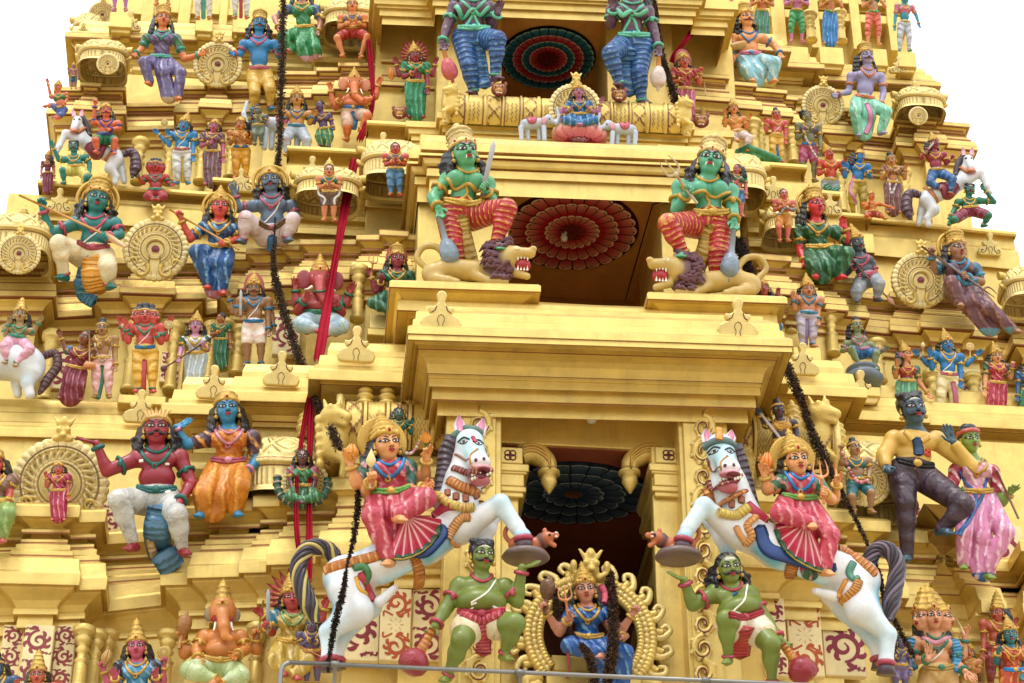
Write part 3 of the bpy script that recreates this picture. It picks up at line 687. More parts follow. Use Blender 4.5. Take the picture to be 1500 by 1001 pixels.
            bk=A(0,0,-.38*s if (K0[2]+K1[2])/2-Pv[2]>.65*s else 0); km=(K0+K1)/2+bk; fm_=(F0+F1)/2+bk*.8; kr=np.linalg.norm(K0-K1)/2; fr_=np.linalg.norm(F0-F1)/2
            gp+=[cap(Pv-upv*.1*s,km,.50*s,min(.22*s+kr*.7,.8*s),k=.12*s,fz=.75),cap(km,fm_+A(0,.12*s,.05*s),min(.22*s+kr*.62,.75*s),min(.24*s+fr_*.9,.75*s),k=.12*s,fz=.6)]
        FG=Field(gp,cell,lo,hi); VG,QG=FG.mesh(); grids.append(FG)
        if fr==0: fold=np.zeros(len(VG))
        elif ty=='skirt':
            um=(Pv[0]+np.interp(VG[:,1],[min(l[2][1] if l[3] is None else l[3][1] for l in legs),Pv[1]],[np.mean([ (l[2] if l[3] is None else l[3])[0] for l in legs])-Pv[0],0])); fold=(VG[:,0]-um)/s*fr*.9+.25*np.sin(VG[:,1]/s*1.5)+30.
        else:
            fold=np.zeros(len(VG)); best=np.full(len(VG),1e9)
            for q,hp,K,Fo in legs:
                a=0.
                for (b0,b1) in ((hp,K),(K,Fo if Fo is not None else K)):
                    ab=b1-b0; l=np.linalg.norm(ab)
                    if l<1e-6: continue
                    h=np.clip((VG-b0)@ab/(l*l),-.2,1.); d_=np.linalg.norm(VG-b0-np.clip(h,0,1)[:,None]*ab,axis=1); m_=d_<best
                    fold[m_]=((a+h*l)/s*fr*.62+(VG[:,0]-b0[0])/s*q*.55+20.3)[m_]; best=np.minimum(best,d_); a+=l
        nv=MB(); col=np.broadcast_to(c1,(len(VG),3)).copy()
        if len(low)>4 and low[4]: # painted hem
            ym=np.min(VG[:,1]); hm=hx(low[4]); col[VG[:,1]<ym+.30*s]=hm
        nv.add(VG,QG,None,col,c2,fold); part({'dhoti':'dhoti','trunks':'loin_cloth','trousers':'trousers','shorts':'shorts','skirt':'sari_skirt','knee':'dhoti'}[ty],nv)
    # upper garment
    if up:
        ty,c1,c2=up[0],hx(up[1]),hx(up[2] if len(up)>2 and up[2] else up[1]); g=.05*s; gp=[]
        gp+=[ell(T(0,.26,.0),(cw+g,.25*TL+.10*s,.40*s+g),.0,None,R0)]
        if f: gp+=[ell(T(q*.31,.33,.30),(.31*s,.31*s,.30*s),.06*s) for q in (-1,1)]
        else: gp+=[ell(T(q*.30,.27,.27),(.34*s,.26*s,.20*s),.07*s,None,R0) for q in (-1,1)]
        if ty in('sari','shirt','long'): gp+=[ell(T(0,.62,.02+.1*fat),((.45 if f else .54)*s+fat*.3*s,.30*TL,.37*s+fat*.3*s),.12*s,None,R0)]
        if ty=='shirt': gp+=[ell(T(0,.92,.02),(.60*s,.3*s,.46*s),.12*s,None,R0)]
        sl=1. if ty in('shirt','long') else .62
        if ty!='vest':
            for q,S,E,Hd,e in arms:
                if e.endswith('2') and ty!='shirt': continue
                gp+=[ell(S,.28*s*th_,.1*s),cap(S,S+(E-S)*sl,.25*s*th_,.215*s*th_,k=.05*s)]
                if ty in('shirt','long'): gp+=[cap(E,E+(Hd-E)*.85,.215*s*th_,.165*s,k=.05*s)]
        gp+=[cap(Nk-upv*.02*s,Nk+(H-Nk)*.5,.24*s,.24*s,k=-.05*s)]
        FU=Field(gp,cell,lo,hi); VU,QU=FU.mesh(); grids.append(FU); nv=MB()
        fold=((VU[:,0]-Nk[0])/s*2.2+(VU[:,1]-Nk[1])/s*2.0+40.2) if (len(up)<4 or up[3]) else np.zeros(len(VU))
        col=np.broadcast_to(c1,(len(VU),3)).copy()
        if len(up)>4 and up[4]: # contrasting sleeves
            dm=np.minimum(np.linalg.norm(VU-(LS*.8+arms[0][2]*.2),axis=1),np.linalg.norm(VU-(RS*.8+arms[1][2]*.2),axis=1))
            out=(np.abs((VU-Nk)@side)>sw*.82); col[out]=hx(up[4])
        nv.add(VU,QU,None,col,c2,fold); part('shirt' if ty=='shirt' else 'bodice',nv)
    Hm=np.nanmax(np.stack([np.where(np.isnan(x.height()),-9,x.height()) for x in grids]),0); Hm[Hm<-8]=np.nan
    DR=Drape(lo,cell,Hm)
    # head
    hk=head or ('f' if f else 'm'); skm,fcm,HD,_=head_parts(hk)
    hd=H-Nk; r_=roll if roll is not None else -math.atan2(hd[0],hd[1])*.8
    Rh=rotm(-nod,0,0); Rh=rotm(0,0,r_)@rotm(0,yaw,0)@Rh
    hs=s*hscale; XH=np.eye(4); XH[:3,:3]=Rh*hs; XH[:3,3]=H
    def H_(dx=0,dy=0,dz=0,ya=0): 
        R=rotm(0,0,r_)@rotm(0,yaw+ya,0)@rotm(-nod,0,0); Xn=np.eye(4); Xn[:3,:3]=R*hs; Xn[:3,3]=H+A(dx,dy,dz)*s; return Xn
    heads=[XH]
    if faces: heads=[H_(-.36,-.02,-.10,-.95),H_(.36,-.02,-.10,.95),XH]
    fm=MB(); hm=MB(); cm=MB(); er=MB()
    for Xh in heads:
        body.merge(skm,Xh,np.broadcast_to(sk,(skm.n,3)))
        fm=MB(); fm.merge(fcm,Xh); t2=MB()
        if must: moustache(HD,t2,must)
        tilak(HD,t2,face); fm.merge(t2,Xh); part('face_paint',fm)
        hm.merge(hair_mesh(hair),Xh) if hair and Xh is XH else None
        if crown: cm.merge(crown_mesh(crown,hx(cgold),gem),Xh)
        if hk!='x' and Xh is XH:
            for q in (-1,1): e1=MB(); e1.merge(earrings(q),Xh); part('earring',e1,M_ORN)
    # hands
    for i,(q,S,E,Hd,e) in enumerate(arms):
        kd=(hands or ('curl','curl','pinch','pinch'))[i]
        if not kd or kd=='-': continue
        fa=Hd-E; fa/=np.linalg.norm(fa); y=fa; pal=A(0,0,1.)
        if i in hand_rot:
            hr=hand_rot[i]; a=math.radians(hr[0]); y=A(math.sin(a),math.cos(a),hr[1] if len(hr)>1 else 0.1); y/=np.linalg.norm(y)
            if len(hr)>2: pal=A(*hr[2])
        z=pal-np.dot(pal,y)*y
        if np.linalg.norm(z)<.3: z=A(0,.6,.8)-np.dot(A(0,.6,.8),y)*y
        z/=np.linalg.norm(z)
        if kd.startswith('b'): kd=kd[1:]; z=-z
        x=np.cross(y,z); hlen=.62*s*(1.05 if fat else 1.)
        # thumb points inwards for hanging hands, inwards for raised palms
        want=-q if y[1]>-.2 else (-q)
        sx_=1. if x[0]*want>0 else -1.
        body.merge(hand_mesh(kd),axes_to(Hd,x,y,z,hlen,sx_),np.broadcast_to(sk,(hand_mesh(kd).n,3)))
    part('body',body)
    if hm.n: part('hair',hm)
    if cm.n: part('topknot' if crown=='bun' else ('headband' if crown in('band','wrap') else 'crown'),cm,M_ORN if crown not in('bun','band','wrap') else None)
    pass
    if halo:
        h2=MB(); h2.merge(halo_mesh(halo,hx(cgold)),XH); part('halo',h2,M_ORN if halo!='petal' else None)
    # jewellery
    jw=MB()
    if neck:
        for i,(rx,ry,w) in enumerate(((.33,.34,.05),(.47,.72,.055),(.52,1.05,.05))[:neck]):
            th=np.linspace(math.pi*1.02,math.pi*1.98,17); c0=Nk+upv*.10*s
            pts=np.c_[c0[0]+rx*s*np.cos(th)*1.0,c0[1]+ry*s*np.sin(th)]
            DR.line(jw,pts,w*s*(1+.35*(np.arange(17)%2)),gj if not beads else hx(beads),.02*s,flat=.8)
            if i: 
                p_=pts[8]; ball(jw,(p_[0],p_[1]-.05*s,DR.z(*p_)+.03*s),A(.11,.13,.07)*s,gj); ball(jw,(p_[0],p_[1]-.05*s,DR.z(*p_)+.08*s),A(.05,.06,.05)*s,hx(gem or '7a1c22'))
    if thread:
        pts=[(LS[0]*.35+Nk[0]*.65+(.5*s),0)]; a=Nk+side*.45*s-upv*.15*s; b=Pv-side*.35*s+upv*.35*s; m_=(a+b)/2+side*.06*s-upv*.12*s
        t2=MB(); DR.line(t2,[a[:2],m_[:2],b[:2]],.032*s,WHT,.015*s,n=16); part('sacred_thread',t2)
    part('necklace',jw,M_ORN)
    bm=MB()
    if belt:
        wv=(.58 if f else .55)*s+fat*.16*s; c0=Pv+upv*.20*s; xs=np.linspace(-1,1,21)
        for dy,r2 in ((0,.075),(-.10,.05)):
            pts=np.c_[c0[0]+xs*wv*side[0]*.98,c0[1]+xs*wv*side[1]-.10*s*(1-xs**2)+dy*s]
            DR.line(bm,pts,r2*s*(1+.25*(np.arange(21)%2)),gj if not isinstance(belt,str) else hx(belt),.015*s)
        p_=c0[:2]-A(0,.12*s); ball(bm,(p_[0],p_[1],DR.z(*p_)+.04*s),A(.15,.13,.08)*s,gj)
        part('belt',bm,M_ORN)
    rb=MB()
    for q,S,E,Hd,e in arms:
        if 'a' in bands and not(up and up[0] in('shirt','long')): rb=MB(); c=S+(E-S)*.55; ring(rb,c,E-S,.225*s*th_,.05*s,gj,bead=True); ball(rb,c+A(0,0,.24*s*th_),A(.09,.12,.06)*s,gj); part('armlet',rb,M_ORN)
        if 'b' in bands:
            rb=MB(); ring(rb,E+(Hd-E)*.85,Hd-E,.14*s*th_,.06*s,gj,bead=True); part('bracelet',rb,M_ORN)
    if 'f' in bands:
        for q,hp,K,Fo in legs:
            if Fo is not None: rb=MB(); ring(rb,K+(Fo-K)*.93,Fo-K,.17*s,.05*s,gj,bead=True); part('anklet',rb,M_ORN)
    def Lz(a,b):
        d=0.
        for _ in range(5): p=L(a,b,d); d=float(DR.z(p[0],p[1]))
        return L(a,b,d)
    # free lines painted or draped over the figure: (name, colour, radius, flat, points)
    for ln in lines:
        nm,c,r2,fl,pts=ln[:5]; t2=MB(); pp=[Lz(a,b)[:2] for a,b in pts]; DR.line(t2,pp,r2*s,hx(c),.012*s,n=max(12,6*len(pp)),flat=fl,col2=hx(ln[5]) if len(ln)>5 else None,fold=np.linspace(.1,len(pp)*3.,max(12,6*len(pp))) if len(ln)>5 else 0.); part(nm,t2)
    for it in items:
        kd,x0,y0,x1,y1,d=it[:6]; d0,d1=(d if isinstance(d,tuple) else (d,d)); t2=MB(); item(t2,kd,L(x0,y0,d0*s),L(x1,y1,d1*s),s*(it[8] if len(it)>8 else 1.),it[6],it[7] if len(it)>7 else None)
        part({'pleat':'skirt_pleat','hem':'skirt_hem','rod':'staff','stick':'staff','taper':'staff','fork':'trident','disc':'discus','flame':'flame_emblem','ball':'offering','plate':'plate','club':'mace'}.get(kd,kd),t2)
    FIGS.append(root); return root
# ---- poses in a 100-high box (x from the axis, y down from the top of the head)
ARM={'d':((-16,40),(-17,57)),'o':((-20,36),(-25,52)),'u':((-20,38),(-22,23)),'c':((-17,38),(-4,32)),'h':((-18,38),(-11,52)),'w':((-21,36),(-31,25)),'f':((-18,39),(-12,30)),'p':((-15,38),(-2,29)),'s':((-19,37),(-12,26))}
def pose(cx,y0,y1,arms='du',arms2='',legs='st',lean=0,hw=1.,hd=0):
    """joint string for a figure whose head top is at row y0 and whose feet are at y1"""
    S=(y1-y0)/100.; o=[]
    def put(k,x,y,d=None): o.append(f'{k} {cx+x*S+lean*S*(100-y)/100:.1f},{y0+y*S:.1f}'+('' if d is None else f',{d}'))
    if legs in('st','sw','sx'):
        put('H',hd,8.5); put('N',0,18.5); put('P',0,50)
        w=8 if legs=='st' else 11
        if legs=='sx': put('LK',-10,70,.5);put('LF',-7,95);put('RK',8,73);put('RF',7,95)
        else: put('LK',-w,72);put('LF',-w,95);put('RK',w,72);put('RF',w,95)
        ys=1.
    elif legs=='lotus':   # cross-legged
        put('H',hd,12); put('N',0,26); put('P',0,74); put('LK',-38,86,.7); put('LF',8,92,1.1); put('RK',38,86,.7); put('RF',-8,90,1.3); put('B',0,98); ys=1.43
    elif legs in('seatL','seatR','seat'):  # one leg folded, the other hanging
        put('H',hd,9); put('N',0,20); put('P',0,54)
        q=-1 if legs=='seatL' else 1
        if legs=='seat': put('LK',-15,60,1.2);put('LF',-14,92,1.0);put('RK',15,60,1.2);put('RF',14,92,1.)
        else:
            a,b=('R','L') if q==1 else ('L','R')
            put(a+'K',q*17,58,1.1);put(a+'F',q*14,92,1.0);put(b+'K',-q*28,58,.8);put(b+'F',q*4,64,1.2)
        put('B',0,96); ys=1.1
    elif legs=='knee':
        put('H',hd,10);put('N',0,22);put('P',0,60);put('LK',-24,62,.9);put('LF',-20,94,.7);put('RK',26,88,.5);put('RF',34,94,-.4); put('B',0,97); ys=1.2
    k0=18.5 if ys==1. else (26 if ys>1.4 else 20)
    for i,(c,sd) in enumerate(zip(arms,'LR')):
        if c=='-': continue
        (ex,ey),(hx_,hy)=ARM[c]; q=1 if sd=='L' else -1
        put(sd+'E',q*ex*ys,k0+(ey-18.5)*ys); put(sd+'H',q*hx_*ys,k0+(hy-18.5)*ys,.6 if c in'cfpsh' else .3)
    for c,sd in zip(arms2,'LR'):
        if c=='-': continue
        (ex,ey),(hx_,hy)=ARM[c]; q=1 if sd=='L' else -1
        put(sd+'E2',q*(ex-4)*ys,k0+(ey-21.5)*ys); put(sd+'H2',q*(hx_-6)*ys,k0+(hy-22)*ys)
    return '; '.join(o)
def std(cx,y0,y1,label,Y,skin,arms='du',arms2='',legs='st',lean=0,hd=0,**k):
    S=(y1-y0)/100.; hh={'st':17,'sw':17,'sx':17,'lotus':24,'knee':20}.get(legs,18)*S
    return fig(pose(cx,y0,y1,arms,arms2,legs,lean,hd=hd),label,k.pop('hh',hh),Y,skin,**k)
# ------------------------------------------------------------------ setting: ground, sky, light
gm=MB(); gm.add([(-900,-900,0),(900,-900,0),(900,900,0),(-900,900,0)],[(0,1,2,3)],None,hx('b3a283'))
tag(gm.build('ground',M_MATTE,None,False),'dusty paved temple forecourt','ground',kind='structure')
w=bpy.data.worlds.new('World'); sc.world=w; w.use_nodes=True; nt=w.node_tree; bg=nt.nodes['Background']
sky=nt.nodes.new('ShaderNodeTexSky'); sky.sky_type='NISHITA'; sky.sun_disc=False; SE,SA=math.radians(62),math.radians(-28)
sky.sun_elevation=SE; sky.sun_rotation=math.pi+SA; sky.dust_density=6; sky.air_density=1.2; sky.ozone_density=.5
mx=nt.nodes.new('ShaderNodeMix'); mx.data_type='RGBA'; mx.inputs[0].default_value=.82; mx.inputs[7].default_value=(13.,13.2,13.6,1)
nt.links.new(sky.outputs[0],mx.inputs[6]); nt.links.new(mx.outputs[2],bg.inputs['Color']); bg.inputs['Strength'].default_value=.15
sl=bpy.data.lights.new('sun','SUN'); sl.energy=1.15; sl.angle=math.radians(14); sl.color=(1,.955,.88); so=bpy.data.objects.new('sun',sl); COL.objects.link(so)
# light arrives from in front of the tower and a little to the left
sd=A(math.sin(SA)*math.cos(SE),-math.cos(SA)*math.cos(SE),math.sin(SE)); so.rotation_euler=Vector(-sd).to_track_quat('-Z','Y').to_euler(); so.location=(0,-20,60)
sc.view_settings.view_transform='Standard'; sc.view_settings.look='None'; sc.view_settings.exposure=.0; sc.view_settings.gamma=1
sc.cycles.use_denoising=True; sc.cycles.max_bounces=7; sc.cycles.diffuse_bounces=4
# ------------------------------------------------------------------ the tower
TOWER=empty('temple_tower',tuple(P(840,1000,2)),label='tall gold painted temple gate tower covered in stepped mouldings and statues',cat='temple tower')
TX=TOWER.location.copy()
bpy.context.view_layer.update()
def tpart(nm,mb,mat=None,smooth=False,parent=None):
    o=mb.build(nm,mat or M_GOLD,None,smooth)
    if o:
        o.parent=parent or TOWER
        o.matrix_parent_inverse=(parent or TOWER).matrix_world.inverted()
    return o
# pavilion moulding, rows above the bottom of its eave (upper tier sizes are scaled)
def pav(wall,up=1.):
    return prof([(0,-57-wall),(0,-57),(.08,-57),(.085,-53.5),(.08,-41),(.14,-40),(.145,-36.5),(.14,-33),(.12,-31),(.17,-22),(.24,-14),(.33,-5),(.34,0),(.40,0),(.405,3.5),(.41,15),(.39,17),(.36,32),(.26,33),(.262,35),(.26,40),(.21,41),(.21,47),(.16,48),(.162,50),(.16,53),(.05,54),(.05,60),(.17,60),(.173,62.5),(.17,66),(.07,67),(.11,72),(.19,80),(.23,83),(.28,83),(.285,86.5),(.29,97),(.27,99),(.2,100),(-.25,100)],up)
def tier(nm,steps,ref,Y0,s,wall):
    # the eaves overhang sideways too: pull each step in so that the eave, not the wall, ends where it was measured
    st=[steps[0]]
    for (x0,a),(x1,b) in zip(steps[:-1],steps[1:]): st.append((x1 if b is None else x1+(34*s if b>a else -34*s),b))
    steps=st; mb=MB(); sweep(mb,plan(steps,ref,Y0,1.4,1.4),pav(wall,s)); return tpart(nm,mb)
def cornice(nm,steps,ref,Y0,rows,back=1.6,cols=None,endback=None,ex=1.):
    mb=MB(); sweep(mb,plan(steps,ref,Y0,back,endback),prof(rows),GOLD,cols,ex); return tpart(nm,mb)
LEDGE=[(0,-210),(0,-122),(.12,-122),(.12,-110),(.03,-109),(.03,-99),(.10,-97),(.17,-85),(.17,-77),(.08,-66),(.02,-64),(.02,-52),(0,-46),(.06,-46),(.06,-40),(.05,-38),(.10,-30),(.22,-22),(.30,-18),(.32,-17),(.32,-11),(.48,-11),(.485,-7.5),(.49,2),(.47,4),(.40,4),(.40,9),(.36,10),(.34,22),(.24,23),(.24,30),(.20,40),(-.4,41)]
# ---- lower tier (base line = bottom of the eaves)
tier('pavilion_moulding',[(-60,0),(11,.22),(112,.08),(150,-.55),(248,.02),(287,.2),(361,.30),(400,.5),(470,.7),(548,1.0),(690,None)],((60,862),(400,852)),-.1,1.,230)
tier('pavilion_moulding',[(985,1.1),(1132,.9),(1196,.65),(1244,.45),(1300,.2),(1352,.34),(1412,.15),(1449,-.5),(1490,.1),(1560,None)],((1060,882),(1400,898)),-.1,1.,230)
# ---- middle tier
tier('pavilion_moulding',[(-60,.1),(82,-.45),(139,.0),(181,.16),(256,.04),(300,-.4),(322,.1),(352,.25),(404,.35),(430,.5),(512,.62),(545,.75),(596,.66),(640,None)],((60,441),(470,440)),1.5,.66,330)
tier('pavilion_moulding',[(1105,.8),(1150,.65),(1190,.5),(1225,.36),(1258,.0),(1297,.1),(1338,.26),(1412,.1),(1449,-.5),(1478,.0),(1560,None)],((1150,478),(1420,500)),1.5,.64,330)
# ---- upper tier
tier('pavilion_moulding',[(88,.0),(110,.14),(150,.04),(186,-.4),(256,.05),(292,.2),(340,.08),(372,.3),(404,.45),(455,.55),(486,.68),(548,.8),(590,.72),(640,None)],((120,171),(540,172)),3.1,.52,300)
tier('pavilion_moulding',[(1010,.8),(1062,.66),(1104,.55),(1150,.4),(1168,.1),(1196,.22),(1246,.08),(1262,-.4),(1306,.05),(1330,.2),(1380,.08),(1408,None)],((1060,196),(1360,222)),3.1,.52,300)
# ---- long ledges the standing statues stand on
LEDGE2=[(0,-210),(0,-104),(.10,-104),(.10,-94),(.04,-93),(.04,-84),(.13,-80),(.13,-72),(.03,-70),(.03,-62),(.06,-60),(.06,-50),(.10,-45),(.22,-36),(.28,-33),(.28,-27),(.43,-27),(.435,-23.5),(.44,4),(.42,6),(.34,9),(.16,10),(.16,24),(.30,28),(.44,30),(.465,33.5),(.46,38),(-.4,40)]
cornice('ledge_cornice',[(-60,0),(292,.72),(378,1.1),(497,1.7),(640,None)],((60,628),(300,634)),.75,LEDGE)
cornice('ledge_cornice',[(1050,.9),(1082,.64),(1196,.05),(1300,.0),(1560,None)],((1240,604),(1400,612)),.75,LEDGE)
for a in ((62,318,300,318,2.4),(316,428,296,304,2.2),(424,540,250,256,1.8),(540,645,213,219,1.5),(1090,1170,271,277,1.6),(1168,1218,311,316,1.9),(1216,1264,345,349,2.2),(1262,1348,352,360,2.4),(1346,1474,361,374,2.45)):
    mb=MB(); sweep(mb,plan([(a[0],0),(a[1],None)],((a[0],a[2]),(a[1],a[3])),a[4],1.6),prof(LEDGE2),GOLD,None,.12); tpart('ledge_cornice',mb)
cornice('ledge_cornice',[(132,0),(212,.05),(380,.3),(470,.6),(600,None)],((132,56),(380,66)),3.9,[(o*.8,h*.75) for o,h in LEDGE])
cornice('ledge_cornice',[(1000,.7),(1110,.3),(1164,.0),(1338,None)],((1164,114),(1338,124)),3.9,[(o*.8,h*.75) for o,h in LEDGE])
for x0,x1,y0,y1 in ((1151,1185,68,92),(1201,1236,69,94),(1263,1300,71,96),(1316,1342,76,98),(160,194,18,40),(286,312,30,46),(340,368,30,48)):
    mb=MB(); pbox(mb,x0,y0,x1,y1,3.3,.6); pbox(mb,x0+3,y1,x1-3,y1+8,3.36,.5); tpart('statue_block',mb)
for x0,x1,y0,y1,Y in ((172,243,579,592,.30),(1163,1204,509,540,.25),(1240,1290,566,580,.1)):
    mb=MB(); pbox(mb,x0,y0,x1,y1,Y,.7); tpart('statue_block',mb)
for x0,x1,y0,y1,Y in ((1112,1330,-6,4,4.55),(1112,1330,6,15,4.7),(1112,1330,18,30,4.6),(1130,1150,-20,66,4.53),(1186,1200,-20,70,4.53),(1246,1260,-20,72,4.53),(1300,1314,-20,74,4.53),(196,238,12,22,4.5),(250,292,10,20,4.5),(310,342,12,22,4.5),(200,400,24,34,4.6),(208,226,-20,40,4.43),(322,334,-20,44,4.44),(262,280,-20,40,4.42)):
    mb=MB(); pbox(mb,x0,y0,x1,y1,Y,.6); tpart('wall_band',mb)
# ---- solid core behind everything
for (x0,x1,y0,y1,Yf) in ((-60,636,640,1160,.35),(1085,1560,640,1160,.35),(-20,640,300,700,2.1),(1080,1510,330,700,2.1),(96,640,120,360,3.62),(1070,1380,130,380,3.62),(142,1332,-120,200,5.0),(540,728,-60,700,2.2),(980,1090,-60,700,2.25)):
    mb=MB(); pbox(mb,x0,y0,x1,y1,Yf,3,GOLD); tpart('tower_wall',mb)
# ------------------------------------------------------------------ central bay
YB=-1.9   # door front
# door surround: big pilasters
for x0,x1 in ((650,734),(1003,1078)):
    pm=MB(); pbox(pm,x0,556,x1,1120,YB,1.6); 
    pbox(pm,x0+24 if x0<800 else x0+8,600,x1-8 if x0<800 else x1-24,1115,YB-.05,.1)
    tpart('pilaster',pm)
# beam above the door, lamp soffit
bm=MB(); pbox(bm,730,603,1004,655,YB+.45,2.0); pbox(bm,640,530,1090,600,YB+.5,2.0); tpart('lintel',bm)
# big cornice
BIG=[(-.6,-34),(-.6,-25),(.08,-25),(.08,-6),(.24,-5),(.25,-3),(.25,14),(.35,15),(.35,26),(.38,28),(.38,33),(.40,34),(.41,39),(.45,48),(.53,57),(.62,64),(.69,68),(.71,70),(.71,75),(.80,76),(.81,80),(.98,81),(1.0,82),(1.0,90),(1.02,91),(1.02,101),(.97,103),(.88,104),(.87,112),(.80,114),(.79,124),(.58,128),(.50,129),(.50,134),(-1.,136)]
BIG=[(o,h*.9 if h>0 else h) for o,h in BIG]
cornice('cornice',[(645,0),(1088,None)],((648,581),(1078,592)),YB,BIG,2.4,None,None,.5)
# inner door jambs + brackets
for x0,x1 in ((733,760),(962,1003)): jm=MB(); pbox(jm,x0,655,x1,1120,YB+.35,.2); tpart('door_jamb',jm)
for q,(x0,x1) in ((1,(733,766)),(-1,(960,1003))):
    cpm=MB()
    for (a,b,ex,yf) in ((655,679,0,.30),(679,690,9,.22),(690,694,6,.24),(694,712,2,.26),(712,720,5,.25),(720,728,1,.28)):
        pbox(cpm,x0-(ex if q<0 else 0),a,x1+(ex if q>0 else 0),b,YB+yf,1.2)
    xc=(x0+x1)/2-2; o=P(xc,667,YB+.30)
    X=plate(o); 
    for i in range(4):
        a=i*math.pi/2+math.pi/4; ring(cpm,o+A(.045*math.cos(a),-.005,.045*math.sin(a)),A(0,1,0),.042,.008,MAROON,seg=14)
    tpart('capital',cpm,None,False)
    br=MB(); bx0=x1 if q>0 else x0
    pts=[P(bx0+q*dx,y,YB+.55) for dx,y in ((-4,668),(10,664),(24,668),(36,678),(38,690))]
    tube(br,smooth_line(pts,16),np.r_[np.full(8,.15),np.linspace(.15,.10,8)],GOLD,12)
    for j in range(3): tube(br,smooth_line([p_+A(0,-.15,.05-.05*j) for p_ in pts],12),.018,GOLDD,6)
    e=P(bx0+q*38,690,YB+.55)
    lathe(br,[(.10,0),(.15,-.02),(.15,-.06),(.08,-.08),(.10,-.10),(.11,-.18),(.07,-.26),(.01,-.36)],e,(0,0,1),16,GOLD)
    tpart('bracket',br,M_ORN,True)
# niche interiors (open boxes: ceiling, back wall, sides)
CEIL=[]
def niche(nm,x0,x1,ytop,ybot,Yf,dep,cc,cw,cs):
    a=P(x0,ytop,Yf);b=P(x1,ytop,Yf);z0=P((x0+x1)/2,ybot,Yf)[2]; z1=(a[2]+b[2])/2; xa,xb=a[0],b[0]; t=.15
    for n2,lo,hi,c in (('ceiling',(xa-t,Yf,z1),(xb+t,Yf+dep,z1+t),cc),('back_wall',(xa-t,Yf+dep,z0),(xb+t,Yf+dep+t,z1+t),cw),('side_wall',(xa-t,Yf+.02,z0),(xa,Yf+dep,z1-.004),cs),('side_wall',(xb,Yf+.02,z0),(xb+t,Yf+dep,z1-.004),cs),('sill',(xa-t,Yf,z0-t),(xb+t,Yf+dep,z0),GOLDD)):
        mb=MB(); box(mb,lo,hi,c,.005); o=tpart('niche_'+n2,mb,M_MATTE)
        if n2=='ceiling': CEIL.append(o)
    return z1
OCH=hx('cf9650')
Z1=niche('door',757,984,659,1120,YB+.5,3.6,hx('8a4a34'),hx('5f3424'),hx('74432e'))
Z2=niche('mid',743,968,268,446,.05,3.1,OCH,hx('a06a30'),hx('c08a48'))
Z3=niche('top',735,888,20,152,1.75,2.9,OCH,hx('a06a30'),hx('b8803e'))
# ceiling medallions: rings of painted lotus petals
def medallion(cx,cyy,z,R,rings,bgc,ctr,hub,sq=1.):
    d=FW*F+RT*(cx-750)+UP*(500.5-cyy); t=(z-CAM[2])/d[2]; c=CAM+d*t
    nr,nt_=150,720; r=np.linspace(0,1,nr); th=np.linspace(0,2*np.pi,nt_,endpoint=False); RR,TH=np.meshgrid(r,th,indexing='ij')
    C=np.broadcast_to(hx(bgc),(nr,nt_,3)).copy(); Hh=np.zeros((nr,nt_))
    for (ro,ri,n,c0,c1,tip) in rings: # outer radius, inner radius, petals, base colour, outer colour, tip outline
        ph=(TH*n/(2*np.pi)+.5*(n%2))%1-.5; w=np.pi/n
        x=ph*2; # -1..1 across
        rt=ro-(ro-ri)*.16*(1-np.sqrt(np.clip(1-x*x*.96,0,1)))*1.9-.0
        ins=(RR<rt)&(RR>ri*.55); f=np.clip((RR-ri)/(ro-ri),0,1)**1.2
        col=hx(c0)*(1-f[...,None])+hx(c1)*f[...,None]
        edge=(rt-RR<.013)|((np.abs(x)>.90)&(RR>ri)); lip=(rt-RR<.042)&~edge
        C[ins]=col[ins]; C[ins&lip]=hx(tip); C[ins&edge]=hx(bgc)*.5
        dot=ins&(np.abs(x-.35)<.22)&(np.abs((rt-RR)-.052)<.011); C[dot]=hx(bgc)*.5
        Hh[ins]=(.018+.03*(1-f)*0+.02*np.sqrt(np.clip(1-x*x,0,1)))[ins]
    hb=RR<hub; sw_=np.sin(TH*9+RR*38)>0; C[hb]=np.where(sw_[...,None],hx(ctr),hx(ctr)*.55)[hb]
    V=np.stack([c[0]+RR*R*np.cos(TH),c[1]+RR*R*sq*np.sin(TH),z-.012-Hh],-1).reshape(-1,3)
    mb=MB(); mb.add(V,grid_faces(nr,nt_,False,True)[:,::-1],None,C.reshape(-1,3))
    tpart('ceiling_medallion',mb,M_MATTE,True,min(CEIL,key=lambda o:abs(sum(v.co.z for v in o.data.vertices)/len(o.data.vertices)-z)))
    return c
RED0,RED1='5e0f1e','c98d72'
medallion(838,337,Z2,1.06,[(.98,.70,26,'a80e2c','e2a094','f0cdbd'),(.72,.46,24,'a80e2c','e2a094','f0cdbd'),(.43,.20,20,'a80e2c','e2a094','f0cdbd')],'4a1020','7a2a18',.2)
medallion(803,84,Z3,.84,[(.98,.78,30,'1c5474','3a94ae','9accd0'),(.77,.60,26,'a01e34','d06c74','e2a8a0'),(.58,.44,24,'1c5474','3a94ae','9accd0'),(.42,.27,20,'a01e34','d06c74','e0a090')],'0e1420','6a2016',.24)
medallion(840,721,Z1,1.08,[(.98,.66,22,'24384f','566e86','98a8b4'),(.70,.42,18,'24384f','566e86','98a8b4'),(.42,.18,14,'24384f','566e86','98a8b4')],'101c28','7a4a2a',.12,.78)
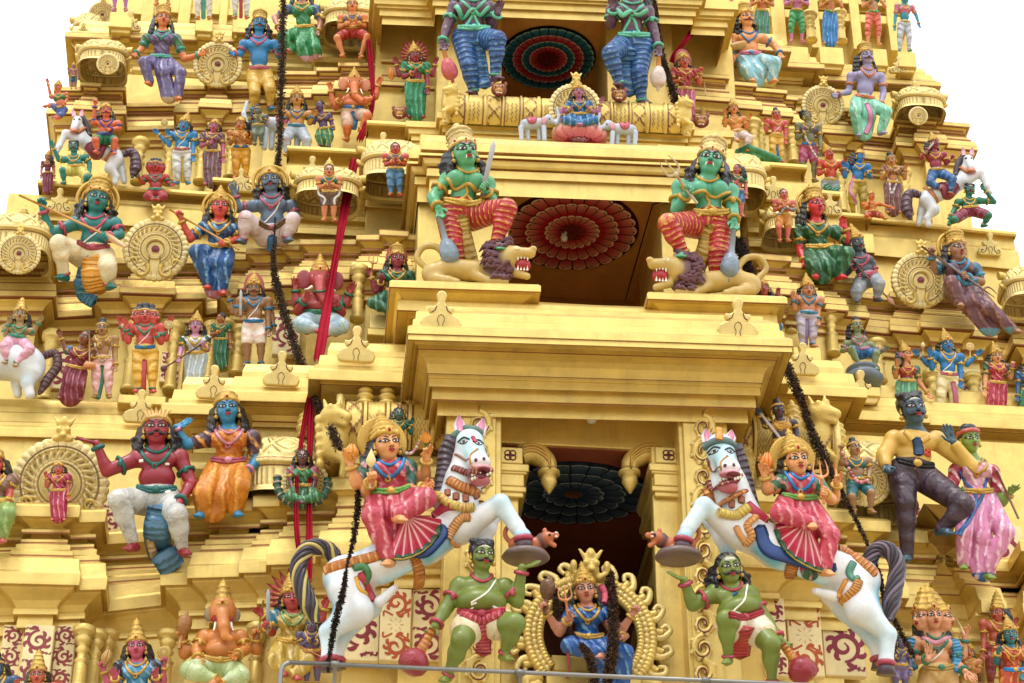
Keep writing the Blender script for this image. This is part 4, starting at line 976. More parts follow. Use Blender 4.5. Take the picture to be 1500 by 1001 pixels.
# middle niche surround: jambs, stacked bands above, floor ledge
for a in ((612,200,745,446),(968,215,1084,452)): nm_=MB(); pbox(nm_,*a,.0,2.2); tpart('niche_jamb',nm_)
cornice('cornice',[(612,0),(628,.22),(1030,.0),(1072,None)],((612,268),(1030,284)),-.1,[(0,-30),(0,-3),(.05,-3),(.05,9),(.02,10),(.02,12),(.06,13),(.09,17),(.12,25),(.13,28),(.18,28),(.18,32),(.06,32),(.06,35),(.14,36),(.15,38),(.15,50),(.12,52),(.04,60),(-1.,61)],2.)
cornice('cornice',[(604,0),(1112,None)],((604,462),(1112,482)),-1.45,[(0,-30),(0,-4),(.05,-4),(.06,2),(.20,4),(.22,6),(.22,20),(.18,22),(-.8,26)],1.5)
for x0,x1,y in ((600,757,417),(974,1116,434)):
    cornice('statue_plinth',[(x0+6,0),(x1-6,None)],((x0,y+29),(x1,y+32)),-1.5,[(0,-14),(0,-8),(.05,-6),(.07,0),(.10,3),(.26,17),(.34,20),(.36,22),(.36,30),(.33,32),(-.4,33)],1.2)
# upper niche: surround and bands
for a in ((640,-60,735,190),(888,-60,985,200)): nm_=MB(); pbox(nm_,*a,1.7,2.2); tpart('niche_jamb',nm_)
cornice('cornice',[(560,0),(636,.3),(1010,.05),(1060,None)],((560,20),(1010,38)),1.5,[(0,-20),(0,-5),(.05,-5),(.05,8),(.1,9),(.1,14),(.14,15),(.17,26),(.22,27),(.22,42),(-2.2,43)],2.)
cornice('cornice',[(606,0),(650,.25),(1000,.1),(1060,None)],((606,203),(1040,222)),1.0,[(0,-30),(0,-4),(.04,-4),(.04,6),(.08,7),(.10,17),(.14,18),(.14,28),(-2.,30)],2.)
# barrel roof with patterned bands
def barrel(p0,p1,R,n=10,fl=1.,caps=True):
    mb=MB(); a,b=A(*p0),A(*p1); m=220; th=np.linspace(-.35*math.pi,1.05*math.pi,40); t=np.linspace(0,1,m); T_,TH=np.meshgrid(t,th,indexing='ij')
    ph=(T_*n)%1; bd=np.abs(ph-.5)
    rel=np.where(bd>.42,.05,np.where(bd>.36,-.03,0)); C=np.broadcast_to(GOLD,(m,40,3)).copy()
    dia=np.abs(np.abs((ph-.5)*2.3)-np.abs(((TH*2.2)%2)-1))<.14; alt=(np.floor(T_*n).astype(int)%2)==0
    rel=rel*1.8+np.where(alt&dia&(bd<.34),.05,0)+np.where(~alt&(bd<.34),.03*np.sin(TH*26)*np.sin(ph*40),0); C[(bd>.385)&(bd<.42)]=MAROON; C[alt&dia&(bd<.34)]=hx('7a4a30'); C[~alt&(bd<.34)&(np.sin(TH*26)*np.sin(ph*40)>.55)]=hx('8a6a34')
    rr=R*(1+rel*.9); pos=a+(b-a)*T_[...,None]+np.stack([0*T_,-rr*np.cos(TH)*fl,rr*np.sin(TH)],-1)
    mb.add(pos.reshape(-1,3),grid_faces(m,40)[:,::-1],None,C.reshape(-1,3),GOLDD)
    mb.add(np.concatenate([pos[0],pos[-1]]),None,[(i,i+1,0) for i in range(1,39)]+[(40,40+i+1,40+i) for i in range(1,39)],GOLD)
    if caps:
        for e,s_ in ((a,-1),(b,1)):
            for i,(q,ww) in enumerate(((1.12,.05),(.95,.035))): 
                pp=np.stack([np.full(24,e[0]+s_*.04),e[1]-R*q*np.cos(np.linspace(-1,3.3,24)),e[2]+R*q*np.sin(np.linspace(-1,3.3,24))],-1); tube(mb,pp,ww,GOLDP,8)
    return mb
tpart('barrel_roof',barrel(P(655,168,.75),P(998,184,.75),.33,13),M_ORN,True)
tpart('barrel_roof',barrel(P(500,632,-1.0),P(664,636,-1.0),.42,5),M_ORN,True)
tpart('barrel_roof',barrel(P(1070,650,-1.0),P(1212,660,-1.0),.42,5),M_ORN,True)
# lobed shrine roofs carrying ribs and lozenges (pumpkin shaped)
def dome(cx,cyy,Y,rx,rz,ry,disc=True,fin=1):
    mb=MB(); c=P(cx,cyy,Y); n,m=60,200; t=np.linspace(0,1,n); th=np.linspace(0,2*np.pi,m,endpoint=False); T_,TH=np.meshgrid(t,th,indexing='ij')
    # barrel cap, collar, drum and a flared lotus foot
    R0=np.interp(t,[0,.12,.28,.42,.52,.56,.60,.66,.70,.86,.90,1.],[.12,.50,.80,.95,1.,1.04,1.04,.96,.90,.88,.98,1.0]); Z0=np.interp(t,[0,.12,.28,.42,.52,.56,.60,.66,.70,.86,.90,1.],[1.,.93,.70,.38,.12,.08,-.02,-.05,-.10,-.55,-.58,-.72])
    sx=lambda v:np.sign(v)*np.abs(v)**.62
    a1=np.abs((TH*7/np.pi+T_*4.2)%1-.5); a2=np.abs((TH*7/np.pi-T_*4.2)%1-.5); am=np.minimum(a1,a2); up_=T_<.5
    bud=np.exp(-((a1-.5)**2+(a2-.5)**2)/.012)*up_; flu=np.abs(np.sin(TH*20))*((T_>.7)&(T_<.86)); col_=((T_>.5)&(T_<.7))*np.abs(np.sin(TH*34))
    rel=1+.05*(am<.11)*up_+.07*bud+.05*flu+.02*col_
    gr=((am>.11)&(am<.16)&up_)|((flu<.12)&(T_>.7)&(T_<.86)); C=np.where(gr[...,None],MAROON*.55+GOLD*.45,GOLDP); C=np.where((np.abs(T_-.555)<.008)[...,None]|(np.abs(T_-.68)<.008)[...,None],MAROON,C)
    V=np.stack([rx*R0[:,None]*rel*sx(np.cos(TH)),ry*R0[:,None]*rel*sx(np.sin(TH)),rz*Z0[:,None]*np.ones_like(TH)],-1).reshape(-1,3)
    mb.add(V+c,grid_faces(n,m,False,True),None,C.reshape(-1,3),GOLDD)
    for q in (-1,1): # volutes at the ends
        tt=np.linspace(0,1,26); aa=tt*4.6; rr=.30*(1-tt*.75); o=c+A(q*rx*1.02,-ry*.35,rz*.15)
        tube(mb,o+np.c_[q*rr*np.cos(aa+1.2),0*tt,rr*np.sin(aa+1.2)]*rz*1.3,np.linspace(.07,.03,26),GOLD,7)
    o=tpart('shrine_roof',mb,M_ORN,True)
    if fin: mb=MB(); finial(mb,c+A(0,0,rz*.98),.10*fin); tpart('finial',mb,M_ORN,True,o)
    return o
def finial(mb,c,s):
    lathe(mb,[(a*s,b*s) for a,b in ((.9,0),(.95,.2),(.6,.35),(.55,.5),(1.0,.8),(1.05,1.0),(.7,1.25),(.5,1.35),(.85,1.6),(.85,1.75),(.45,2.0),(.35,2.1),(.55,2.3),(.5,2.5),(.2,2.9),(.02,3.5))],c,(0,0,1),16,GOLD)
def spire(cx,y0,y1,Y):
    mb=MB(); b=P(cx,y1,Y); H=P(cx,y0,Y)[2]-b[2]; lathe(mb,[(a*H,b_*H) for a,b_ in ((.22,0),(.24,.05),(.17,.10),(.16,.18),(.25,.24),(.27,.30),(.2,.37),(.15,.40),(.23,.46),(.25,.52),(.18,.59),(.14,.62),(.2,.67),(.21,.71),(.13,.78),(.08,.82),(.1,.86),(.07,.93),(.01,1.0))],b,(0,0,1),20,GOLD)
    tpart('roof_finial',mb,M_ORN,True)
for a in ((534,560,606,-1.2),(566,561,607,-1.2),(598,562,608,-1.2),(446,598,640,-.75),(1135,582,622,-1.0),(1162,586,628,-1.0),(1228,612,656,-.5)): spire(*a)
dome(420,706,-.3,.62,.62,.55,False,0); dome(1278,712,-.3,.58,.62,.55,False,0)
dome(152,92,2.75,.42,.34,.4); dome(28,362,.9,.52,.46,.5); dome(480,282,.75,.52,.36,.4); dome(1345,160,2.75,.44,.34,.4); dome(1146,334,1.0,.34,.34,.34,0,0); dome(1505,430,.9,.42,.4,.4,0,0); dome(575,250,.95,.5,.5,.4,0,0); dome(1085,270,.95,.38,.5,.4,0,0); dome(130,50,4.2,.28,.4,.3,0,0); dome(515,35,2.6,.5,.4,.4,0,0)
# carved round gables (sun discs) with a creature-face crest
def gable(cx,cyy,Rpx,Y,tilt=.42,crest=1,kind=0):
    R=Rpx/100.; mb=MB(); c=P(cx,cyy,Y); X=plate(c,tilt)
    nr,nt_=70,260; r=np.linspace(0.0,1,nr); th=np.linspace(-np.pi*1.0,np.pi,nt_,endpoint=False); RR,TH=np.meshgrid(r,th,indexing='ij')
    dn=np.clip((-np.sin(TH)-.35)/.65,0,1)  # lower part, where the scrolls meet the opening
    sc1=np.abs(np.sin(TH*17))
    h=np.zeros_like(RR); g=np.zeros_like(RR)
    edge=.96+.04*sc1**.6; 
    h+=np.where(RR>.80,.04+.022*sc1*np.exp(-((RR-.9)/.09)**2),0)
    h+=.06*np.exp(-((RR-.76)/.025)**2)
    leaf=np.sin(TH*26+RR*22)*np.exp(-((RR-.63)/.10)**2); h+=.045*leaf*(1-dn); g=np.maximum(g,(leaf<-.72)*(1-dn))
    for q in (.48,.40): h+=.045*np.exp(-((RR-q)/.02)**2)
    g=np.maximum(g,(np.abs(RR-.445)<.014)*1.); g=np.maximum(g,(np.abs(RR-.805)<.012)*1.); g=np.maximum(g,(np.abs(RR-.52)<.011)*(1-dn))
    XX,YY=RR*np.cos(TH),RR*np.sin(TH); slot=(np.abs(XX)<.15)&(YY<0)&(RR<.84); g=np.where(slot,0,g); h=np.where(slot,-.01,h); g=np.maximum(g,((np.abs(np.abs(XX)-.165)<.016)&(YY<-.18)&(RR<.84))*1.)
    fl=np.abs(np.sin(TH*17+1.57))*(RR>.70)*(RR<.86); g=np.maximum(g,(fl>.985)*1.)
    h+=-.05*(RR<.30)*(np.sin(TH)>-.9); h+=.09*np.exp(-((RR-.30)/.035)**2); g=np.maximum(g,(np.abs(RR-.255)<.018)*1.)
    h+=.07*np.exp(-(RR/.13)**2)*(kind==0)
    rb=R*RR*np.where(RR>.97,edge,1)
    GL=hx('e9d89c'); C=GL+(MAROON*.7+GL*.3-GL)*np.clip(g,0,1)[...,None]; C=np.where(((RR<.12)&(kind==0))[...,None],hx('8a4a5a'),C)
    V=np.stack([rb*np.cos(TH),rb*np.sin(TH)*.97,R*(h*1.15+.10-.06*RR**3)],-1).reshape(-1,3); k=len(V)
    V2=V[-nt_:]*A(1,1,0)+A(0,0,-.12*R); V=np.vstack([V,V2]); Q=np.vstack([grid_faces(nr,nt_,False,True)[:,::1],[[k-nt_+i,k+i,k+(i+1)%nt_,k-nt_+(i+1)%nt_] for i in range(nt_)]])
    C=np.vstack([C.reshape(-1,3),np.broadcast_to(GOLD,(nt_,3))])
    mb.add(V@X[:3,:3].T+X[:3,3],Q,None,C)
    # scrolls at the foot
    for q in (-1,1):
        t=np.linspace(0,1,36); a=t*5.2; rad=.25*(1-t*.78)
        pts=np.c_[q*(.40+rad*np.cos(a+2.2)),-.66+rad*np.sin(a+2.2),.12+0*t]*R; tube(mb,pts@X[:3,:3].T+X[:3,3],np.linspace(.075,.03,36)*R,GOLD,7)
        pts=np.c_[q*(.62+rad*.6*np.cos(a)),-.42+rad*.6*np.sin(a),.11+0*t]*R; tube(mb,pts@X[:3,:3].T+X[:3,3],np.linspace(.05,.02,36)*R,GOLD,6)
    o=tpart('round_gable',mb,M_ORN,True)
    if crest: # horned face: brow, bulging eyes, cheeks, plume
        pr=[ell((0,1.02,.05),(.16,.17,.14)),ell((.09,1.12,.15),.07,.03),ell((-.09,1.12,.15),.07,.03),ell((0,1.0,.2),(.07,.05,.07),.03),ell((.13,.94,.12),(.09,.07,.08),.04),ell((-.13,.94,.12),(.09,.07,.08),.04),
            ell((0,1.30,.03),(.09,.12,.09),.05)]+[cap((.08*q,1.2,.05),(.20*q,1.38,.03),.05,.03,k=.03) for q in (-1,1)]+[cap((.15*q,.88,.05),(.30*q,.83,.03),.07,.05,k=.03) for q in (-1,1)]+[ell((.30*q,.84,.05),(.09,.09,.07),.02) for q in (-1,1)]+[ell((.12*q,1.27,.06),.06,.02) for q in (-1,1)]
        V,Q=Field(pr,.03).mesh(); mb=MB(); mb.add((V*R)@X[:3,:3].T+X[:3,3],Q,None,GOLD,GOLDD,0); tpart('creature_crest',mb,M_ORN,True,o)
    return o
for a in ((228,366,50,.72),(319,95,42,2.55),(1348,411,46,.72),(1205,155,38,2.6),(88,710,66,-.45,.42),(158,94,19,2.3,.42,0),(28,372,32,.35,.42,1),(1345,170,17,2.3,.42,0),(448,708,32,-.95,.42,0),(842,160,43,.35,.42,1,1),(150,22,26,4.0,.42,1),(121,58,22,3.7,.42,1),(1165,-12,28,4.0,.42,1),(1268,706,36,-.95,.42,0)): gable(*a)
# lyre-shaped crest ornaments standing on the ledges
LY=[(0,1.0),(.09,.97),(.13,.88),(.10,.78),(.08,.70),(.13,.62),(.21,.58),(.30,.60),(.33,.52),(.28,.44),(.20,.42),(.33,.38),(.46,.30),(.52,.17),(.48,.05),(.40,0)]
def lyre(cx,yb,h,Y,tilt=.35,plain=0):
    H=h/86.; mb=MB(); X=plate(P(cx,yb,Y),tilt); p=[(x*H,y*H) for x,y in LY]; q=[(-x,y) for x,y in p[1:][::-1]]
    extrude(mb,p+q,.11*H+.04,X,GOLDP,.16)
    zz=(.11*H+.04)/2+.006
    def ln(pts,r): t=smooth_line(np.array(pts)*H,16); tube(mb,np.c_[t,np.full(len(t),zz)]@X[:3,:3].T+X[:3,3],r*H,MAROON,6,flat=.4)
    for s_ in (-1,1):
        ln([(.07*s_,.03),(.05*s_,.14),(.09*s_,.24),(.06*s_,.34),(0,.38)],.016)
        if not plain: ln([(.16*s_,.40),(.17*s_,.25),(.28*s_,.10),(.40*s_,.14),(.36*s_,.24),(.29*s_,.2)],.026)
        else: ln([(.12*s_,.60),(.16*s_,.48),(.23*s_,.44)],.016)
    tpart('ledge_crest',mb,M_GOLD,False)
for a in ((645,484,46,-2.72,.35,1),(1080,495,47,-2.72,.35,1),(521,531,44,-1.40,.35,1),(411,566,43,-.80,.35,1),(312,585,42,-.42,.35,1),(205,620,42,.26,.35,1),(1175,550,42,-.34,.35,1),(1260,592,44,.22,.35,1),(86,313,36,1.92),(456,267,37,1.32),(560,231,36,1.02),(1132,295,36,1.12),(1450,375,34,1.97),(190,46,33,3.42),(1316,108,28,3.42),(1215,316,34,1.42),(352,282,34,1.72),(1018,25,30,2.78)): lyre(*a)
# painted scroll panels on the lower walls
def scroll_panel(x0,y0,x1,y1,Y,col=MAROON,flip=1,flower=0):
    def tube(m_,p_,r_,c_,sg,flat=1.): globals()['tube'](m_,p_,np.asarray(r_)*.12,c_,sg,flat=flat)
    mb=MB(); pbox(mb,x0,y0,x1,y1,Y,.12,hx('ead9a6')); o=P((x0+x1)/2,(y0+y1)/2,Y); w=(P(x1,y0,Y)-P(x0,y0,Y))[0]/2; h=(P(x0,y0,Y)-P(x0,y1,Y))[2]/2
    X=plate(o+A(0,-.004,0)); pm=lambda p: np.c_[p,np.full(len(p),.0)]@X[:3,:3].T+X[:3,3]
    def spiral(cx,cyy,R,turn,st,dirn,wd):
        t=np.linspace(0,1,46); a=st+dirn*t*turn*2*np.pi; r=R*(1-t*.82)
        p=np.c_[cx+r*np.cos(a),cyy+r*np.sin(a)]; tube(mb,pm(p),wd*np.sin(np.clip(.25+t*2.9,0,np.pi))**.7+.006,col,6,flat=8.)
        for tt in np.linspace(.03,.66,8):
            i=int(tt*45); d=p[i]-A(cx,cyy); d/=np.linalg.norm(d); tg=A(-d[1],d[0])*dirn
            q=p[i]+d*wd*1.1; leaf=np.array([q-d*wd*.6-tg*R*.06,q+d*R*.12+tg*R*.10,q+d*R*.22+tg*R*.30,q+d*R*.14+tg*R*.46]); tube(mb,pm(smooth_line(leaf,6)),np.array([.9,1.35,1.5,1.3,.9,.5])*wd*.8,col,6,flat=8.)
        tube(mb,pm(np.array([p[-1],p[-1]+.01])),wd*1.2,col,8,flat=8.)
    if flower:
        for i in range(8):
            a=i*math.pi/4; c=A(.52*w*math.cos(a),.52*w*math.sin(a)); tube(mb,pm(np.array([c*.6,c])),w*.15,col,8,flat=.1)
        tube(mb,pm(np.array([[0,0],[.01,0]])),w*.16,col,10,flat=.1)
        for s_ in (-1,1):
            spiral(.0,s_*h*.60,w*.72,1.25,-s_*math.pi/2,1*s_,w*.12)
            for q in (-1,1):
                tube(mb,pm(smooth_line([(q*w*.2,s_*h*.25),(q*w*.75,s_*h*.36),(q*w*.8,s_*h*.22)],9)),w*.07,col,6,flat=8.)
    else:
        k=max(1,int(round(h/w*.75)))
        for i in range(k):
            yc=-h+h*2*(i+.5)/k; spiral(0,yc,min(w,h/k)*.80,1.35,math.pi*(.5 if i%2 else -.5),flip*(1 if i%2 else -1),min(w,h)*.13)
            for q,yy in ((-1,yc+h/k*.82),(1,yc-h/k*.82)):
                tube(mb,pm(smooth_line([(q*w*.85,yy),(q*w*.5,yy+q*h/k*.10),(q*w*.1,yy)],9)),np.linspace(.03,.11,9)*min(w,h),col,6,flat=8.)
                for e in (.3,.6,.85): tube(mb,pm(np.array([(q*w*e,yy),(q*w*(e+.08),yy+q*h/k*.14)])),min(w,h)*.06,col,6,flat=8.)
    tpart('painted_scroll_panel',mb,M_PANEL,False)
SP=hx('8a3a30')
for a in ((0,915,30,1010,-.30,hx('8a3f42'),-1),(32,915,75,1010,-.52,hx('8a3f42'),1),(78,915,108,1010,-.30,hx('8a3f42'),1),(497,880,556,968,-.98,hx('863038'),1),(557,862,602,968,-1.20,hx('b4542f'),1,1),(604,862,652,968,-1.14,hx('863040'),-1),(1118,876,1152,990,-1.26,hx('863040'),1),(1154,872,1204,990,-1.06,hx('b4542f'),1,1),(1206,905,1266,990,-.8,hx('863040'),-1),
  (145,735,182,790,.25,hx('863040'),1),(1330,742,1372,782,.25,hx('863040'),1),(1440,770,1500,840,.25,hx('863040'),-1),(270,905,330,960,.2,hx('8a3f42'),1),(1400,935,1450,1005,.2,hx('8a3f42'),-1),(70,510,120,570,1.35,hx('863040'),1),(235,515,262,560,1.35,hx('863040'),-1),(1395,540,1440,600,1.35,hx('863040'),1),(1190,470,1222,512,1.2,hx('863040'),1),(400,460,440,520,.97,hx('863040'),1)): scroll_panel(*a)
# carved scroll strips on the big pilasters
def strip(x0,x1,y0,y1,Y):
    mb=MB(); y=y0; w=(x1-x0); i=0
    while y<y1:
        c=A((x0+x1)/2,y+w*.55); t=np.linspace(0,1,40); q=1 if i%2 else -1; a=math.pi/2+q*t*1.35*2*np.pi; r=w*.42*(1-t*.8)
        p=np.array([P(c[0]+rr*math.cos(aa),c[1]-rr*math.sin(aa)*1.15,Y) for rr,aa in zip(r,a)]); tube(mb,p,np.linspace(.055,.03,40),GOLD,7); tube(mb,p+A(0,-.035,-.02),.012,MAROON,5)
        for j in range(0,26,4):
            d=A(math.cos(a[j]),math.sin(a[j])); e=[P(c[0]+d[0]*r[j]*k_+q*(-d[1])*r[j]*(k_-1)*.7,c[1]-d[1]*r[j]*1.15*k_-q*d[0]*r[j]*(k_-1)*.7,Y) for k_ in (1.05,1.3,1.5)]
            tube(mb,e,[.035,.045,.01],GOLDP,6)
        y+=w*1.0; i+=1
    tpart('carved_strip',mb,M_ORN,True)
strip(682,722,600,990,YB-.06); strip(1012,1048,606,1000,YB-.06)
# small turned columns beside the niche statues
def colonnette(cx,y0,y1,Y,r=.085):
    mb=MB(); b=P(cx,y1,Y); H=P(cx,y0,Y)[2]-b[2]
    pr_=[(1.3,0),(1.3,.06),(1.,.07),(1.,.38),(.8,.40),(1.2,.44),(.75,.48),(.7,.56),(1.1,.62),(.7,.68),(1.0,.72),(1.35,.80),(1.0,.84),(1.7,.88),(1.8,.90),(1.8,.97),(1.4,1.0)]
    lathe(mb,[(a*r,z*H) for a,z in pr_],b,(0,0,1),14,GOLD); tpart('colonnette',mb,M_ORN,True)
for a in ((114,918,1010,-.45),(133,925,1010,-.2),(523,392,470,.6),(571,128,176,2.4),(1158,425,490,.9),(1221,455,520,.9),(1030,142,180,2.3),(1106,178,228,2.2),(1189,20,60,3.7),(1233,18,62,3.7),(1156,740,790,-.5),(324,470,540,1.0),(1290,500,560,1.0),(345,480,550,1.1),(64,486,588,1.3),(186,474,574,1.3),(248,474,574,1.35),(305,474,560,1.25),(200,205,268,2.85),(244,206,268,2.9),(292,206,268,2.85),(336,206,262,2.8),(1115,186,234,2.4),(1163,192,240,2.55),(1236,240,314,2.8),(1330,250,314,2.8),(150,925,1008,.1),(240,925,1008,-.2),(372,915,1008,-.5),(1318,925,1008,-.4),(1408,925,1008,-.3),(1447,925,1008,-.1),(1372,545,612,1.25),(1432,550,616,1.3)): colonnette(*a)
# rearing lion-headed terminals of the barrel roofs
def yali(cx,cyy,Y,s,q=1):
    X=plate(P(cx,cyy,Y),.3); X[:3,0]*=q; mb=MB()
    pr=[ell((0,0,0),(.42,.62,.3)),ell((-.05,.62,.1),(.34,.3,.3),.15),cap((0,.72,.15),(.35,.55,.35),.2,.14,k=.1),cap((.0,.48,.2),(.30,.36,.33),.13,.1,k=.06),ell((-.12,.83,.3),(.09,.1,.08),.03),ell((.1,.88,.28),(.09,.1,.08),.03),cap((-.2,.8,0),(-.3,1.1,-.05),.1,.04,k=.05),cap((.1,.9,.05),(.12,1.15,0),.09,.03,k=.05)]
    for i in range(6): pr.append(ell((-.42+.02*i,.5-.24*i,.1),(.12,.14,.14),.04))
    pr.append(cap((-.1,-.3,.1),(.35,-.62,.25),.16,.12,k=.1)); pr.append(cap((.35,-.62,.25),(.30,-1.0,.2),.12,.1,k=.06))
    V,Q=Field([tuple(p) for p in pr],.045).mesh(); t2=MB(); t2.add(V,Q,None,GOLD,GOLDD,0)
    for i in range(5): tube(t2,[(.18+.05*i,.52,.42),(.2+.05*i,.44,.42)],[.03,.005],hx('e6d69a'),5)
    X[:3,:3]*=s; mb.merge(t2,X); tpart('lion_headed_terminal',mb,M_ORN,True)
yali(488,644,-1.35,.5,1); yali(668,664,-1.2,.30,1); yali(1202,640,-1.3,.52,1); yali(1092,680,-1.2,.28,-1); yali(660,150,.3,.30,-1); yali(1002,168,.3,.30,1)
# lamp under the cornice, wire in the middle niche
lm=MB(); b=P(866,588,YB+.30)
lathe(lm,[(.11,0),(.11,-.03),(.07,-.05),(.06,-.12)],b,(0,0,1),16,hx('8a7a52')); lathe(lm,[(.05,-.12),(.085,-.16),(.085,-.22),(.06,-.25),(.08,-.28),(.06,-.33),(.01,-.35)],b,(0,0,1),16,hx('d8d8d2'))
tag(lm.build('ceiling_lamp',M_PAINT),'small white spiral lamp bulb under the big gold cornice above the doorway','lamp')
lm=MB(); b=P(826,330,1.35); b[2]=Z2; lathe(lm,[(.05,0),(.05,-.03),(.04,-.06),(.06,-.10),(.05,-.16),(.01,-.18)],b,(0,0,1),14,hx('dcdcd6'))
tag(lm.build('ceiling_lamp',M_PAINT),'bare white bulb hanging at the middle of the red lotus ceiling','lamp')
wm=MB(); tube(wm,[P(1000,286,-.3),P(956,300,.0),P(937,366,.9),P(916,440,1.8)],.012,BLK,6); tag(wm.build('electric_wire',M_LEAF),'thin black wire strung along the brown side wall of the middle niche','wire')
# ------------------------------------------------------------------ the statues, joints read as photograph pixels
Yc,Y1,Y2,Y3=-1.15,.45,2.1,3.6      # niche guardians; first, second and third ledge
S0,S1,S2=-.62,1.02,2.72            # seats on the lower, middle and upper mouldings
GR=dict(cgold='d8bf7a',jewel='b8963e')
pants=('dhoti','a81c28','dba850',9.5)
# green guardians of the middle niche
fig('H 680,226; N 684,250; LS 656,264; RS 713,270; P 676,310; LE 634,290,.2; LH 642,305,.55; RE 721,298,.1; RH 712,281,.5; LK 663,358,.25; LF 672,402; RK 742,306,1.0; RF 725,362,.75',
  'green guardian raising a sword with one knee over a lion',42,Yc,'4f9a6c',pants,None,'kirita','curly',None,'rp',0,'d','f',.22,.05,
  hands=('curl','grip'),hand_rot={0:(165,.3)},items=[('sword',706,287,724,206,(.6,.75),'a9abb0','7a5060'),('mace',643,318,661,382,(.75,.75),'8796a4','76889a')],name='guardian_statue',
  sash=1,lines=[('hanging_sash','b79a4a',.24,.3,[(676,318),(680,345),(690,385)],'8a6a2a'),('breast_band','b8963e',.07,.8,[(654,262),(668,274),(684,270),(700,276),(714,272)]),('breast_band','b8963e',.05,.8,[(683,272),(684,285),(668,298)]),('breast_band','b8963e',.05,.8,[(684,285),(700,302)])],neck=1,group='niche guardian statues',**GR)
fig('H 1041,238; N 1035,263; LS 996,275; RS 1070,281; P 1040,324; LE 991,308,.1; LH 1004,286,.5; RE 1073,311,.2; RH 1075,323,.5; LK 979,328,1.0; LF 1002,374,.7; RK 1052,370,.25; RF 1048,420',
  'green guardian holding a small trident above a lion',42,Yc,'4a9a78',pants,None,'kirita','curly',None,'p',0,'d','f',-.15,.08,
  hands=('grip','curl'),hand_rot={1:(180,.3)},items=[('fork',1021,298,990,256,(.6,.9),'b9a88a','c9b89a'),('mace',1075,335,1068,402,(.75,.75),'8796a4','76889a')],name='guardian_statue',
  lines=[('hanging_sash','b79a4a',.26,.3,[(1038,332),(1034,360),(1022,392)],'8a6a2a'),('breast_band','b8963e',.07,.8,[(998,272),(1012,284),(1032,280),(1050,288),(1070,282)]),('breast_band','b8963e',.05,.8,[(1034,284),(1038,300),(1022,318)]),('breast_band','b8963e',.05,.8,[(1038,300),(1058,318)])],neck=1,group='niche guardian statues',**GR)
# purple guardians of the upper niche
pb=('dhoti','1c4a86','6f9ac0',8.); PG=dict(cgold='d8bf7a',jewel='5fae92')
fig('H 694,-24; N 692,0; LS 666,12; RS 716,12; P 693,53; LE 655,40,.1; LH 648,63,.4; RE 720,38; RH 729,20,.5; LK 687,97,.25; LF 694,136; RK 729,58,1.; RF 725,114,.6',
  'dark purple guardian in blue leggings resting a hand on an orange mace',40,.75,'57384a',pb,None,'kirita','curly',None,'r',0,'d','f',.15,hands=('curl','pinch'),hand_rot={0:(172,.3),1:(10,)},items=[('mace',650,74,661,112,(.7,.7),'c98a4a','b8505a')],
  name='guardian_statue',lines=[('breast_band','63b596',.12,.6,[(668,10),(680,20),(692,14),(704,20),(716,12)]),('breast_band','63b596',.06,.8,[(692,16),(690,26),(678,44)]),('breast_band','63b596',.06,.8,[(692,18),(697,28),(706,44)]),('hanging_sash','2a5f96',.26,.3,[(700,60),(705,100),(709,135)],'7aa6c8')],belt='5fae92',group='niche guardian statues',**PG)
fig('H 926,-20; N 924,4; LS 898,16; RS 948,18; P 927,63; LE 895,36; LH 898,14,.5; RE 957,45,.1; RH 965,72,.4; LK 894,79,1.; LF 908,124,.6; RK 936,108,.25; RF 940,150',
  'dark purple guardian in blue leggings lifting a finger beside the top niche',40,.75,'57384a',pb,None,'kirita','curly',None,'r',0,'d','f',-.15,hands=('pinch','curl'),hand_rot={1:(182,.3),0:(-8,)},items=[('mace',965,84,964,124,(.7,.7),'c9905a','c8b8b0')],
  name='guardian_statue',lines=[('breast_band','63b596',.12,.6,[(900,12),(912,22),(924,16),(936,22),(948,16)]),('breast_band','63b596',.06,.8,[(924,18),(922,30),(912,48)]),('breast_band','63b596',.06,.8,[(924,20),(930,32),(938,52)]),('hanging_sash','2a5f96',.26,.3,[(922,72),(918,100),(922,140)],'7aa6c8')],belt='5fae92',group='niche guardian statues',**PG)
# ---- large seated figures, lower row
fig('H 229,630; N 230,657; LS 202,672; RS 263,671; P 230,728; LE 157,690,.2; LH 141,650,.4; RE 280,708,.1; RH 262,738,1.0; LK 174,733,1.1; LF 197,800,.6; RK 259,756,1.1; RF 268,806,.7',
  'red moustached man with fanned headband seated with one palm raised',39,S0,'8c2230',('dhoti','b9bab4','5d6068',2.2),None,'band','curly',None,'wr',1.15,'m','m',.05,.02,hands=('open','open'),hand_rot={0:(-78,.1,(0,1,.4)),1:(200,.2)},neck=2,fat=.25,
  jewel='2c6a62',cgold='c9a25a',gem=None,belt='2f6a66',bands='ab',sash=1,lines=[('hanging_sash','4a7896',.42,.25,[(236,745),(230,780),(236,808),(252,828)],'2f5270'),('sash_border','b59a62',.13,.5,[(226,748),(219,782),(226,812),(244,832)],'6a5a8a'),('chest_mark',WHT,.05,.4,[(204,676),(210,675)]),('chest_mark',WHT,.05,.4,[(242,680),(248,680)]),('belly_mark',WHT,.05,.4,[(242,722),(250,720)])],name='seated_statue',group='large seated statues')
